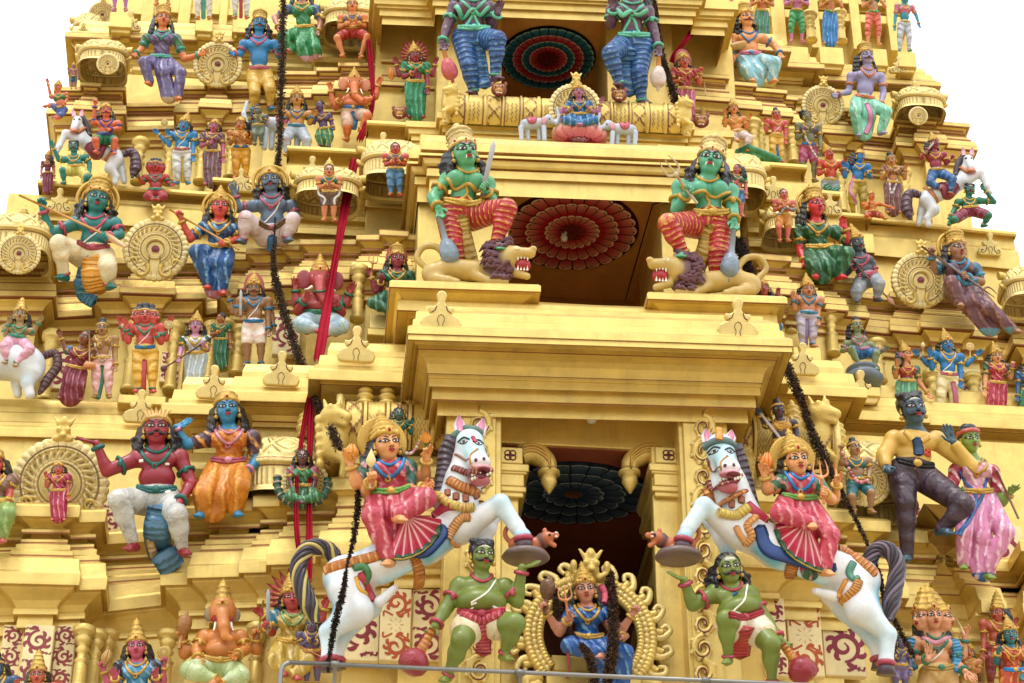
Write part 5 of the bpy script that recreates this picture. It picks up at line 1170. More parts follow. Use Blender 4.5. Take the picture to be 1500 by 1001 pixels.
fig('H 333,601; N 336,630; LS 307,643; RS 370,642; P 335,684; LE 273,652,.15; LH 258,626,.3; RE 377,674; RH 362,692,.6; LK 296,724,1.2; LF 298,752,.9; RK 352,712,1.3; RF 345,750,.9',
  'blue skinned woman in an orange sari with one hand raised beside her face',36,S0+.1,'2e80a8',('skirt','c0761c','e0a54a',2.6),('sari','bd6a1c','e2a24a',1,'4a3040'),'cap','long',None,'rw',0,'f','f',.04,.03,hands=('open','curl'),hand_rot={0:(62,.1,(-.2,.6,.8)),1:(200,.3)},jewel='c88a9a',belt='a04a58',bands='b',name='seated_statue',group='large seated statues')
fig('H -8,680; N -7,700; P -4,742; LE -30,724; LH -40,740; RE 14,716; RH 12,738,.6; LK -16,770,1.; RK 12,752,1.1; RF 2,790,.7; LF -20,790,.7',
  'red armed woman in a green skirt cut by the edge beside the round gable',28,S0,'b04a44',('skirt','7d9a55','a8c080',2.4),('sari','7a5a4a','9a7a6a'),'cap','long',None,'r',0,'f','f',name='seated_statue',group='large seated statues')
fig('H 1336,601; N 1341,632; LS 1310,645; RS 1371,646; P 1336,690; LE 1295,668,.1; LH 1298,682,.4; RE 1421,682,.3; RH 1397,648,.5; LK 1327,738,.4; LF 1329,815,.1; RK 1412,740,.9; RF 1378,776,.5',
  'dark faced man in a yellow shirt and blue tie with brown trousers',42,S0-.1,'34505f',('trousers','3a2a38','5a4656',3.),('shirt','cfa94e','a8762a',0),None,'short',None,'w',1.1,'m','m',.12,.02,hands=('curl','open'),hand_rot={1:(-28,.1)},neck=0,bands='',belt='1c1c22',feet=1,
  lines=[('tie','24466e',.16,.4,[(1343,643),(1345,655),(1346,666)]),('collar','d8b25a',.10,.5,[(1326,632),(1336,644)]),('collar','d8b25a',.10,.5,[(1360,640),(1350,646)]),('shirt_pocket','c84a2a',.07,.4,[(1356,660),(1362,661),(1362,667),(1356,666),(1356,661)]),('shirt_placket','9a742c',.02,.5,[(1342,668),(1340,688)])],name='seated_statue',group='large seated statues')
fig('H 1420,645; N 1425,675; LS 1401,690; RS 1453,692; P 1430,728; LE 1391,722,.2; LH 1402,722,.7; RE 1468,736,.1; RH 1480,722,.5; LK 1412,778,1.; LF 1412,828,.5; RK 1474,780,1.; RF 1442,842,.5',
  'olive skinned woman in a pink and white sari with a red turban band',33,S0-.05,'74903e',('skirt','c77fa6','ecd0dc',3.2,'2a5a96'),('sari','cf9aae','ead8d4',1,'9c2636'),'wrap','bunhair',None,'r',0,'f','f',.15,hands=('curl','pinch'),jewel='b8923e',bands='b',cgold='b85040',
  lines=[('sari_border','2a5a96',.07,.6,[(1405,690),(1418,712),(1430,735),(1420,760),(1402,782)]),('sari_border','2a5a96',.07,.6,[(1446,700),(1440,725),(1428,748),(1406,784)])],items=[('stick',1460,690,1492,760,(.5,.7),'6a4a34')],name='seated_statue',group='large seated statues')
# ---- large seated figures, middle row
fig('H 143,294; N 139,317; LS 113,327; RS 168,329; P 138,373; LE 74,343,.15; LH 62,306,.5; RE 175,344,.1; RH 157,348,.7; LK 86,357,1.1; LF 95,405,.5; RK 158,391,1.; RF 160,418,.6',
  'teal skinned man with a tall crown aiming a long pale spear',38,S1-.1,'17706c',('dhoti','d8cda8','d99a34',1.8),None,'kirita','curly','ring','r',0,'m','m',.12,.02,hands=('grip','grip'),hand_rot={0:(-10,)},thread=1,belt='a04a52',jewel='b8566a',bands='abf',
  items=[('taper',184,362,152,343,(.7,.75),'d9b48a'),('stick',152,343,28,286,(.75,.5),'c08a44')],lines=[('hanging_sash','2f7aa8',.24,.3,[(128,378),(120,410),(122,432),(138,443)],'8ab8d0'),('dhoti_front','d99428',.5,.25,[(142,380),(140,405),(146,425)],'e6c070')],name='seated_statue',group='large seated statues')
fig('H 322,305; N 321,326; LS 299,334; RS 343,337; P 318,369; LE 278,350,.1; LH 265,321,.4; RE 351,350; RH 329,357,.7; LK 287,369,1.1; LF 308,420,.6; RK 331,387,1.; RF 324,428,.7',
  'red faced woman with a spear in a blue dotted sari',31,S1-.05,'c0483a',('skirt','1d4a80','7fb0d0',2.6,'a86070'),('sari','244a78','88b8d4',1),'cone','long','ring','w',0,'f','f',.1,.02,hands=('grip','grip'),items=[('stick',350,366,248,307,(.75,.45),'c08a44')],name='seated_statue',group='large seated statues')
fig('H 396,267; N 398,287; LS 371,302; RS 427,302; P 399,343; LE 349,306; LH 344,286,.2; RE 434,318; RH 428,338,.5; LK 360,320,1.; LF 356,352,.6; RK 429,322,1.; RF 420,350,.7',
  'slate grey moustached man seated with a hand on the ledge',33,S1-.1,'55677c',('dhoti','cfc0c0','b83a44',1.6),None,'cap','curly','ring','r',1.,'m','m',-.05,.02,hands=('open','curl'),thread=1,jewel='a8606a',belt='7a5a3a',lines=[('hanging_sash','2f6aa0',.2,.3,[(399,346),(398,368)])],name='seated_statue',group='large seated statues')
fig('H 1194,303; N 1194,327; LS 1172,338; RS 1223,340; P 1198,370; LE 1172,366; LH 1178,385,.6; RE 1246,357,.2; RH 1238,334,.4; LK 1192,392,1.1; LF 1196,404,.9; RK 1241,372,1.2; RF 1228,404,.8',
  'scarlet faced woman in a dark green sari looking over her raised hand',33,S1-.1,'c4303a',('skirt','1f5436','5a9a70',2.6),('sari','24583c','6aa080',1),'kirita','long','ring','w',0,'f','f',.3,.02,hands=('curl','curl'),name='seated_statue',group='large seated statues')
fig('H 1255,357; N 1259,376; LS 1244,384; RS 1276,386; P 1270,408; LE 1240,400; LH 1252,390,.6; RE 1282,402; RH 1268,404,.6; LK 1254,428,.9; LF 1256,440,.8; RK 1288,416,1.; RF 1284,438,.6',
  'dark grey man holding a slanting spear behind the scarlet woman',26,S1-.05,'434e5c',('dhoti','8a929a','b8b8b4',2.4),None,'cone','long',None,'w',.9,'m','m',.3,hands=('grip','grip'),items=[('spear',1246,380,1300,436,(.7,.7),'8a5a50','a87a60')],jewel='b85a6a',name='seated_statue',group='large seated statues')
fig('H 1401,367; N 1400,384; LS 1377,392; RS 1428,395; P 1410,424; LE 1370,398; LH 1364,374,.4; RE 1437,413; RH 1415,406,.7; LK 1394,414,1.; LF 1408,446,.9; RK 1449,452,.9; RF 1484,484,.6',
  'brown woman in a plum robe aiming a trident across her body',33,S1-.15,'94694a',('skirt','65404a','9a7068',2.2,'5a8aa0'),('sari','5f3f48','7a5a60',1,'3a6a86'),'kirita','long','ring','w',0,'f','f',.3,.02,hands=('grip','grip'),jewel='4a8aa8',items=[('trident',1350,361,1440,424,(.5,.85),'7a5a48','8a6a58')],name='seated_statue',group='large seated statues')
# ---- large seated figures, upper row
fig('H 239,29; N 238,46; LS 215,57; RS 258,57; P 236,90; LE 207,73; LH 199,79,.3; RE 270,87; RH 292,80,.3; LK 211,91,1.1; LF 220,122,.7; RK 265,107,1.; RF 260,144,.7',
  'orange skinned woman in a violet sari with green sleeves',27,S2,'d07a44',('skirt','625a86','9a92b8',2.6,'b89a6a'),('sari','5d4f70','8a7aa0',1,'2f6a3c'),'kirita','long',None,'r',0,'f','f',.15,.02,jewel='4aa08a',belt='5aa090',name='seated_statue',group='large seated statues')
fig('H 380,36; N 379,54; LS 357,65; RS 402,65; P 380,107; LE 352,80; LH 343,79,.3; RE 408,82; RH 408,76,.4; LK 373,136,.8; LF 373,160,.3; RK 396,132,.8; RF 396,158,.4',
  'bright blue moustached man in a yellow dhoti beside the upper round gable',27,S2,'2b7cb2',('dhoti','c9a03a','e2cf8a',2.),None,'kirita','curly',None,'r',.9,'m','m',.05,.02,jewel='b8606a',name='seated_statue',group='large seated statues')
fig('H 443,-10; N 442,6; LS 424,14; RS 462,14; P 446,46; LE 402,26; LH 408,42,.7; RE 470,32; RH 466,48,.5; LK 414,54,1.1; LF 425,74,.8; RK 462,70,1.; RF 466,84,.7',
  'woman in a leaf green patterned sari behind the hanging dried garland',26,S2,'b07a6a',('skirt','2f8550','7ab88a',2.4,'c890a0'),('sari','2f7d50','6aa880',1,'4a5f86'),'cap','long',None,'r',0,'f','f',name='seated_statue',group='large seated statues')
fig('H 1093,28; N 1095,48; LS 1076,56; RS 1117,57; P 1098,86; LE 1068,76; LH 1074,82,.5; RE 1134,66; RH 1143,80,.4; LK 1092,104,1.; LF 1104,118,.8; RK 1136,92,1.; RF 1130,118,.7',
  'orange skinned moustached man with long black hair in a sky blue skirt',30,S2,'d8915a',('skirt','86bccb','d8e6e4',2.2),None,'kirita','curly',None,'r',1.,'m','m',.2,.02,jewel='4a7aa0',belt='c06a84',name='seated_statue',group='large seated statues')
fig('H 1269,84; N 1270,101; LS 1247,112; RS 1290,113; P 1265,149; LE 1243,135; LH 1226,139,.3; RE 1294,137; RH 1290,155,.6; LK 1252,164,1.; LF 1259,198,.6; RK 1299,164,1.; RF 1290,194,.6',
  'lilac skinned moustached man in a mint green skirt with hand on a gable',27,S2-.05,'8d88ae',('skirt','78c0a6','b0dcc8',2.6),None,'kirita','long',None,'w',1.,'m','m',.15,.02,jewel='c07a4a',belt='c8705a',lines=[('hanging_sash','c07aa0',.16,.35,[(1270,152),(1275,178),(1268,196)])],name='seated_statue',group='large seated statues')
# ------------------------------------------------------------------ animals and the elephant-headed figures
def framed(bx,by,Y,tilt):
    t_=math.radians(tilt); O=P(bx,by,Y); U=A(1,0,0); V=A(0,-math.sin(t_),math.cos(t_)); N=A(0,-math.cos(t_),-math.sin(t_))
    def L(px,py,d=0.):
        """photograph pixel at depth d (in hundredths of a metre) in front of the animal's plane"""
        d=d/100.; o=O+N*d; D=FW*F+RT*(px-750)+UP*(500.5-py); tt=np.dot(o-CAM,N)/np.dot(D,N); w=CAM+D*tt-O; return A(w@U,w@V,d)
    X=np.eye(4); X[:3,0]=U;X[:3,1]=V;X[:3,2]=N;X[:3,3]=O; return L,X
class Beast:
    def __init__(s,name,label,cat,base,Y,col,tilt=12,group=None):
        s.L,s.X=framed(base[0],base[1],Y,tilt); s.pr=[]; s.col=hx(col); s.root=empty(name,label=label,cat=cat,group=group); s.root.matrix_world=Matrix([list(r) for r in s.X])
    def c(s,p,q,ra,rb=None,k=4,col=None): s.pr.append(cap(s.L(*p),s.L(*q),ra/100,(ra if rb is None else rb)/100,k/100,col)); return s
    def e(s,p,r,k=4,col=None,R=None): s.pr.append(ell(s.L(*p),A(*np.broadcast_to(r,3))/100,k/100,col,R)); return s
    def chain(s,pts,k=4,col=None):
        for a,b in zip(pts[:-1],pts[1:]): s.c(a[:3],b[:3],a[3],b[3],k,col)
        return s
    def body(s,cell=.0125,sharp=.05,name='body'):
        Fd=Field(s.pr,cell); V,Q=Fd.mesh(); mb=MB(); mb.add(V,Q,None,colour_by_prim(V,s.pr,s.col,sharp)); s.D=Drape(Fd.lo,cell,Fd.height()); s.put(name,mb); return s
    def Lz(s,x,y,d=0.):
        for _ in range(5): p=s.L(x,y,d); d=float(s.D.z(p[0],p[1]))*100
        return s.L(x,y,d)
    def put(s,nm,mb,mat=None):
        if mb.n: o=mb.build(nm,mat or M_PAINT); o.parent=s.root; return o
    def line(s,nm,pts,r,col,flat=.5,col2=None,lift=.01,mat=None,n=None):
        mb=MB(); n=n or max(14,8*len(pts)); r=np.interp(np.linspace(0,1,n),np.linspace(0,1,len(np.atleast_1d(r))),np.atleast_1d(r)); s.D.line(mb,[s.Lz(*p[:2])[:2] for p in pts],np.asarray(r)/100.,hx(col),lift,n=n,flat=flat,col2=None if col2 is None else hx(col2),fold=0. if col2 is None else np.linspace(.1,len(pts)*3.,n)); return s.put(nm,mb,mat)
    def blobs(s,nm,pts,r,col,lift=.01,almond=0.):
        mb=MB()
        for p in pts: q=s.Lz(*p[:2]); rr=p[2] if len(p)>2 else r; s.D.patch(mb,q,rr/100,(p[3] if len(p)>3 else rr)/100,hx(p[4] if len(p)>4 else col),lift,almond=almond,rot=p[5] if len(p)>5 else 0)
        return s.put(nm,mb)
CY='4aa9c8'; LB='a9d2dd'
def horse(label,base,Y,K,flip):
    """K: named photograph points of a rearing horse"""
    h=Beast('rearing_horse',label,'horse statue',base,Y,'d6d9dc',10,'white rearing horse statues'); k=K; q=flip
    # trunk
    h.chain([k['rump']+(24,),k['loin']+(22,),k['girth']+(24,),k['chest']+(23,)],12)
    h.e(k['rump'],(26,26,24),10); h.c((k['girth'][0],k['girth'][1]+18,20),(k['chest'][0]-20*q,k['chest'][1]+26,20),7,7,10,CY); h.c((k['loin'][0],k['loin'][1]-24,8),(k['rump'][0]+10*q,k['rump'][1]-24,8),5,5,10,CY); h.e(k['chest'],(23,27,24),12)
    # neck and head
    h.chain([k['neck0']+(27,),k['neck1']+(21,),k['poll']+(16.5,)],10)
    h.c(k['poll'],k['nose'],16.5,13,6,LB); h.e(k['poll'],(16,17,16),5,LB); h.c(k['neck0'],k['neck1'],22,20,8,LB); h.e(k['muz'],(14.5,11,13),6); h.e(k['jaw'],(13,7.5,11),3,'b4606c'); h.e(k['lip'],(15.5,5,11),3,'b4606c')
    # hind legs
    for nm,col in (('h',None),('g',None)):
        a=k[nm]; h.chain([a[0]+(22,),a[1]+(18 if nm=='h' else 15,),a[2]+(10,),a[3]+(8.5,)],8); h.e(a[2],(9,10,9),4,CY); h.e(a[3],(9.5,8,9),3)
    for nm in ('f','e'):
        a=k[nm]; h.chain([a[0]+(16,),a[1]+(11,)],9); h.chain([a[1]+(11,),a[2]+(8.5,),a[3]+(9,)],5); h.e(a[1],(10.5,10.5,10.5),4,CY); h.e(a[3],(10,9,10),4,CY)
    h.c(k['crease0'],k['crease1'],6,4,10,CY); h.c(k['crease2'],k['crease3'],6,4,10,CY); h.c(k['sheath'][0],k['sheath'][1],7,4.5,3)
    h.chain([k['h'][1]+(15,),k['h'][2]+(9,)],4,LB); h.chain([k['h'][2]+(9.5,),k['h'][3]+(8,)],3,LB); h.chain([k['f'][1]+(11,),k['f'][2]+(8.5,)],3,LB); h.chain([k['g'][1]+(14,),k['g'][2]+(9,)],4,CY); h.c((k['rump'][0]-16*q,k['rump'][1]+8,10),(k['h'][1][0]-20*q,k['h'][1][1],10),9,7,8,CY); h.c((k['loin'][0],k['loin'][1]+22,10),(k['girth'][0],k['girth'][1]+24,12),6,6,6,LB)
    h.body(.0125,.05)
    mb=MB(); ball(mb,h.L(*k['sheath'][1]),.045,hx('c05a70')); h.put('sheath_tip',mb)
    # hooves
    for nm in ('h','g','f'):
        a=k[nm]; mb=MB(); b=h.L(*a[3]); t=h.L(*a[4]); d=t-b; lathe(mb,[(.085,.05),(.10,.08),(.125,np.linalg.norm(d)),(.02,np.linalg.norm(d)+.01)],b,d,16,hx('4a3a44')); h.put('hoof',mb)
        mb=MB(); ring(mb,b+d*.2,d,.095,.035,hx('a03a50'),seg=14); h.put('fetlock_band',mb)
    # ears, forelock, mane, tail
    for e0,e1 in k['ears']:
        mb=MB(); a,b=h.L(*e0),h.L(*e1); m_=(a+b)/2; tube(mb,[a,m_,b],[.065,.075,.012],hx('d8d2d6'),10,flat=.6); tube(mb,[a+A(0,0,.035),m_+A(0,0,.05),b+A(0,0,.01)],[.035,.045,.006],hx('cf7fa0'),8,flat=.6); h.put('ear',mb)
    mb=MB()
    for i,(a,b) in enumerate(zip(k['mane'][:-1],k['mane'][1:])):
        pass
    pts=np.array([h.L(*p) for p in k['mane']]); tube(mb,smooth_line(pts,30),np.r_[.07,np.linspace(.13,.10,28),.04],hx('3a2f3c'),10,hx('6a5a68'),np.linspace(.1,12,30)); h.put('mane',mb)
    mb=MB(); pts=smooth_line(np.array([h.L(*p) for p in k['tail']]),48); tube(mb,pts,np.r_[.07,np.linspace(.085,.10,40),np.linspace(.10,.03,7)],hx('2e2830'),14,hx('b0a05a') if q>0 else hx('5f5462'),0.)
    # twisted strands
    tg=np.gradient(pts,axis=0); tg/=np.linalg.norm(tg,axis=1)[:,None]; xx=np.cross(tg,A(0,0,1)); xx/=np.linalg.norm(xx,axis=1)[:,None]; yy=np.cross(tg,xx); rr=np.r_[.07,np.linspace(.085,.10,40),np.linspace(.10,.03,7)]
    for i in range(9):
        a=np.linspace(0,9,48)+i*2*np.pi/9; tube(mb,pts+rr[:,None]*.93*(np.cos(a)[:,None]*xx+np.sin(a)[:,None]*yy),.026,hx('362e38') if i%3 else (hx('b5a45c') if q>0 else hx('6a5c6c')),5)
    h.put('tail',mb)
    # face
    mb=MB()
    for p in k['eyes']:
        u=h.Lz(*p); h.D.patch(mb,u,.055,.035,BLK,.012,almond=.5); h.D.patch(mb,u,.042,.024,A(.8,.8,.78),.02,almond=.5); h.D.patch(mb,u,.022,.022,BLK,.028); h.D.line(mb,[u[:2]+A(-.07,.02),u[:2]+A(0,.065),u[:2]+A(.07,.03)],.012,BLK,.008,n=7)
    for p in k['nost']: h.D.patch(mb,h.Lz(*p),.022,.028,hx('4a2a3a'),.01)
    h.put('face_paint',mb)
    mb=MB(); t0,t1=h.Lz(*k['teeth'][0]),h.Lz(*k['teeth'][1])
    h.D.patch(mb,(t0+t1)/2,np.linalg.norm(t1-t0)*.60,.075,hx('6a1a26'),.02,rot=math.atan2(t1[1]-t0[1],t1[0]-t0[0]),almond=.3)
    for i in range(8):
        p=t0+(t1-t0)*i/7; z=h.D.z(p[0],p[1])+.012
        for dy in (.026,-.03): ball(mb,(p[0],p[1]+dy,z),A(.021,.027,.02),hx('e0dccc'),6,5)
    h.put('teeth',mb)
    # tack
    for ln in k['tack']: h.line(*ln[:4],**(ln[4] if len(ln)>4 else {}))
    return h
KL=dict(rump=(505,846,0),loin=(560,826,4),girth=(624,796,6),chest=(676,764,8),neck0=(668,742,8),neck1=(678,706,10),poll=(688,650,16),nose=(699,672,36),muz=(702,678,44),jaw=(703,704,40),lip=(705,688,47),
  h=[(506,866,10),(524,896,16),(481,926,14),(482,962,14),(485,982,14)],g=[(520,862,-16),(540,888,-18),(500,932,-18),(492,964,-18),(492,980,-18)],
  f=[(684,772,18),(733,738,40),(757,772,44),(766,786,46),(768,803,46)],e=[(690,770,-12),(722,752,-10),(716,776,-12),(705,800,-14),(700,810,-14)],
  crease0=(500,880,16),crease1=(488,914,16),crease2=(700,752,26),crease3=(722,742,36),sheath=((556,882,12),(578,862,16)),
  ears=[((674,636,16),(672,608,18)),((702,638,14),(708,613,14))],mane=[(668,640,10),(656,664,6),(652,690,4),(646,716,6),(640,744,8)],tail=[(492,818,-4),(476,803,-2),(452,804,2),(438,826,4),(440,852,6),(452,884,8),(463,912,8)],
  eyes=[(679,648),(701,650)],nost=[(697,674),(709,672)],teeth=[(692,699),(717,695)],
  tack=[('girth_strap',[(476,838),(516,824),(560,812),(596,800)],[7]*32,'b06a28',dict(flat=.3,col2='d8a050')),('girth_strap',[(602,806),(612,824),(616,848)],[8]*24,'b06a28',dict(flat=.3,col2='d8a050')),
   ('saddle_cloth',[(600,806),(622,806),(644,782),(640,772)],[7,11,11,6],'1f3f7a',dict(flat=.2)),('breast_strap',[(636,758),(652,744),(668,742)],[7]*24,'a8344c',dict(flat=.3)),
   ('neck_garland',[(636,724),(654,736),(676,744),(694,744)],[6.5]*32,'c8b45a',dict(flat=.8,col2='a8303c',lift=.03)),('collar_band',[(656,704),(676,714),(704,712)],[7]*24,'b06a2c',dict(flat=.4,col2='d8a860',lift=.02)),('collar_band',[(662,686),(680,692),(702,690)],[4.5]*24,'7a3044',dict(flat=.4,col2='d0a050',lift=.02)),
   ('bell',[(656,718),(656,726)],[4.5]*16,'8a4a26',{}),('bell',[(668,723),(668,732)],[4.5]*16,'8a4a26',{}),('bell',[(682,725),(682,735)],[4.5]*16,'8a4a26',{}),('bell',[(696,722),(696,731)],[4.5]*16,'8a4a26',{}),
   ('bridle',[(666,666),(678,672),(688,672)],[1.8]*32,'7a4a2a',{}),('bridle',[(700,658),(689,668),(690,682),(698,688)],[1.5]*32,'a8763a',{}),('forehead_mark',[(692,640),(697,648)],[2.5]*16,'a01a3a',{}),
   ('saddle_ornament',[(656,788),(664,774),(676,760),(688,758)],[6]*32,'c98a4a',dict(flat=.5,col2='e0b070')),('saddle_ornament',[(660,792),(666,798),(674,796)],[4]*24,'c9905a',{}),
   ('haunch_ornament',[(518,832),(532,830),(540,842),(534,856)],[5]*32,'3f7a4a',{}),('haunch_ornament',[(527,842),(534,852),(540,868),(546,880)],[6]*32,'b83a50',dict(flat=.4)),('haunch_ornament',[(521,846),(527,864),(540,880)],[3]*24,'d0a030',{}),('poll_cloth',[(664,640),(684,628),(706,636)],[5]*24,'4a6a5a',dict(flat=.6))])
KR=dict(rump=(1258,850,0),loin=(1204,828,4),girth=(1136,802,6),chest=(1092,776,8),neck0=(1082,752,8),neck1=(1068,712,10),poll=(1054,656,16),nose=(1065,681,36),muz=(1068,686,44),jaw=(1066,714,40),lip=(1071,696,48),
  h=[(1252,868,10),(1262,894,16),(1300,930,14),(1298,968,14),(1298,988,14)],g=[(1226,868,-16),(1238,890,-18),(1278,934,-18),(1288,962,-18),(1290,980,-18)],
  f=[(1078,784,18),(1031,742,40),(1008,774,44),(1002,788,46),(999,806,46)],e=[(1072,778,-12),(1044,764,-10),(1056,790,-12),(1066,806,-14),(1070,812,-14)],
  crease0=(1276,884,16),crease1=(1292,914,16),crease2=(1066,762,26),crease3=(1044,750,36),sheath=((1222,874,12),(1194,866,16)),
  ears=[((1036,648,16),(1034,628,18)),((1068,650,14),(1072,630,14))],mane=[(1072,652,10),(1082,676,6),(1090,704,4),(1098,732,6),(1106,760,8)],tail=[(1270,826,-4),(1284,806,-2),(1302,806,2),(1314,826,4),(1312,852,6),(1306,880,8),(1303,908,8)],
  eyes=[(1046,662),(1070,662)],nost=[(1062,682),(1075,681)],teeth=[(1056,707),(1081,703)],
  tack=[('girth_strap',[(1282,842),(1262,824),(1240,810),(1228,806)],[7]*32,'b06a28',dict(flat=.3,col2='d8a050')),('girth_strap',[(1162,822),(1158,840),(1150,860)],[8]*24,'b06a28',dict(flat=.3,col2='d8a050')),
   ('saddle_cloth',[(1112,772),(1126,804),(1160,816),(1222,834)],[8,11,11,9],'1f3f7a',dict(flat=.2)),('breast_strap',[(1094,740),(1108,752),(1122,764)],[7]*24,'a8344c',dict(flat=.3)),
   ('neck_garland',[(1052,752),(1076,756),(1096,744)],[6.5]*24,'d0b85a',dict(flat=.8,col2='b8943a',lift=.03)),('collar_band',[(1034,716),(1058,726),(1092,720)],[7]*24,'b06a2c',dict(flat=.4,col2='d8a860',lift=.02)),('collar_band',[(1036,706),(1056,710),(1078,706)],[4.5]*24,'7a3044',dict(flat=.4,col2='d0a050',lift=.02)),
   ('bell',[(1042,728),(1042,738)],[4.5]*16,'8a4a26',{}),('bell',[(1056,734),(1056,743)],[4.5]*16,'8a4a26',{}),('bell',[(1072,734),(1072,744)],[4.5]*16,'8a4a26',{}),('bell',[(1086,728),(1086,737)],[4.5]*16,'8a4a26',{}),
   ('bridle',[(1036,672),(1046,680),(1056,686)],[1.8]*32,'7a4a2a',{}),('bridle',[(1066,668),(1056,678),(1056,690)],[1.5]*24,'a8763a',{}),
   ('saddle_ornament',[(1090,798),(1100,786),(1094,770),(1108,756)],[6]*32,'c98a4a',dict(flat=.5,col2='e0b070')),('saddle_ornament',[(1078,772),(1084,784),(1092,796)],[4.5]*24,'c9905a',{}),
   ('haunch_ornament',[(1250,824),(1244,838),(1250,848),(1258,846)],[5]*32,'3f7a64',{}),('haunch_ornament',[(1258,850),(1252,864),(1238,878)],[6]*24,'c98a3a',dict(flat=.4,col2='8a5a2a')),('haunch_ornament',[(1240,850),(1232,866),(1228,876)],[4]*24,'c98a3a',{}),('poll_cloth',[(1030,656),(1052,646),(1076,654)],[5]*24,'4a6a6a',dict(flat=.6)),('plume',[(1052,646),(1052,630)],[5]*16,'d08a2a',dict(lift=.05))])
YH=-2.55
horse('white rearing horse whose head turns right, dark gold-streaked tail',(485,985),YH,KL,1)
horse('white rearing horse whose head turns left, plain purple-black tail',(1298,990),YH,KR,-1)
# lions under the niche guardians
def lion(label,base,Y,px,q,dy=0):
    b=Beast('lion_statue',label,'lion statue',base,Y,'b89c56',12,'lion statues'); f=lambda x,y,d=0:(px+q*x,y+dy,d)
    b.chain([f(-58,400,0)+(15,),f(-40,394,2)+(15,),f(0,398,6)+(16,)],8); b.e(f(-62,402,2),(17,16,16),6)
    b.chain([f(-62,408,10)+(9,),f(-40,412,22)+(7,),f(-28,414,26)+(6,)],4); b.chain([f(0,404,14)+(8,),f(22,413,26)+(6.5,),f(42,413,30)+(6.5,)],4)
    b.e(f(34,386,14),(25,31,22),6,'5e3a40'); b.e(f(50,380,24),(17,20,18),4); b.c(f(58,372,34),f(80,371,40),10,7.5,5); b.c(f(56,399,30),f(75,405,36),7,5,4); b.e(f(84,365,43),(5.5,4.5,5),2); b.e(f(58,366,36),(7,5,6),3)
    b.e(f(44,358,18),(6,8,5),2); b.body(.0125,.03)
    mb=MB(); rnd=np.random.RandomState(int(px))
    for i in range(70):
        a=rnd.uniform(1.0,5.3); r0=rnd.uniform(12,29); x0,y0=40-q*0+math.cos(a)*r0,388-math.sin(a)*r0*1.15
        p0=b.L(*f(x0,y0)); p1=b.L(*f(x0-9-3*rnd.rand(),y0+rnd.uniform(-1,5))); z0=b.D.z(p0[0],p0[1]); z1=b.D.z(p1[0],p1[1])
        tube(mb,[(p0[0],p0[1],z0+.02),((p0[0]+p1[0])/2,(p0[1]+p1[1])/2+.01,max(z0,z1)+.035),(p1[0],p1[1],z1+.01)],[.03,.035,.008],hx('5e3540'),6)
    b.put('mane',mb)
    mb=MB(); p=b.L(*f(69,388,36)); z=.42; ball(mb,(p[0],p[1],.34),A(.12,.11,.08),hx('9a1420'))
    for dx in (-.075,-.03,.015,.06):
        for s_ in (1,-1): tube(mb,[(p[0]+q*dx,p[1]+s_*.10,z-.02),(p[0]+q*dx,p[1]+s_*(.06 if abs(dx)<.05 else .035),z)],[.017,.004],hx('e6e2d6'),5)
    b.put('mouth',mb); b.blobs('eye',[f(60,365)[:2]+(4.5,3,'e0d8b0'),f(61,365)[:2]+(2,2.2,'101010')],3,'101010',.02)
    mb=MB(); t=smooth_line(np.array([b.L(*f(*p)) for p in ((-72,394,-2),(-86,378,-4),(-76,362,-2),(-58,362,0),(-46,374,2),(-44,382,4))]),26); tube(mb,t,np.r_[np.linspace(.045,.05,22),.07,.07,.05,.01],hx('b5994f'),8); b.put('tail',mb)
lion('tawny lion facing right under the guardian raising a sword',(680,418),-1.3,697,1)
lion('tawny lion facing left under the guardian with a small trident',(1040,432),-1.3,1036,-1,16)
# small lions held up by the green bearers, under the horses' hooves
def cub(label,px,q):
    b=Beast('lion_cub_statue',label,'lion statue',(px,815),YH-.55,'b8683c',10,'small lions on the raised palms'); f=lambda x,y,d=0:(px+q*x,y,d)
    b.chain([f(-12,798,0)+(10,),f(16,798,4)+(9,)],4); b.e(f(27,792,6),(9,10,9),3,'54343a'); b.e(f(34,788,10),(8,8,8),2); b.c(f(38,786,14),f(47,784,18),4.5,3.5,2); b.c(f(38,795,12),f(44,799,14),3.5,3,2); b.e(f(30,778,8),(3,4,3),1)
    b.c(f(8,802,10),f(18,808,14),4,3.5,2); b.body(.009,.02)
    mb=MB(); lathe(mb,[(.27,0),(.30,.03),(.26,.09),(.05,.11)],b.L(*f(2,820,6)),(0,1,-.05),22,hx('6a5a56')); b.put('slab',mb)
    mb=MB(); p=b.L(*f(43,791)); ball(mb,(p[0],p[1],.16),A(.045,.045,.05),hx('8a1420')); 
    for s_ in (1,-1): ball(mb,(p[0]+q*.01,p[1]+s_*.025,.2),A(.025,.014,.02),hx('e4e0d4'),6,5)
    b.put('mouth',mb); b.blobs('eye',[f(37,784)[:2]+(1.8,)],2,'101010',.03)
    mb=MB(); t=smooth_line(np.array([b.L(*f(*p)) for p in ((-20,796,-2),(-28,784,-3),(-24,772,-3),(-14,776,-2))]),14); tube(mb,t,.03,hx('b06038'),7); b.put('tail',mb)
cub('small orange lion facing right on the raised palm below the hoof',768,1); cub('small orange lion facing left on the raised palm below the hoof',996,-1)
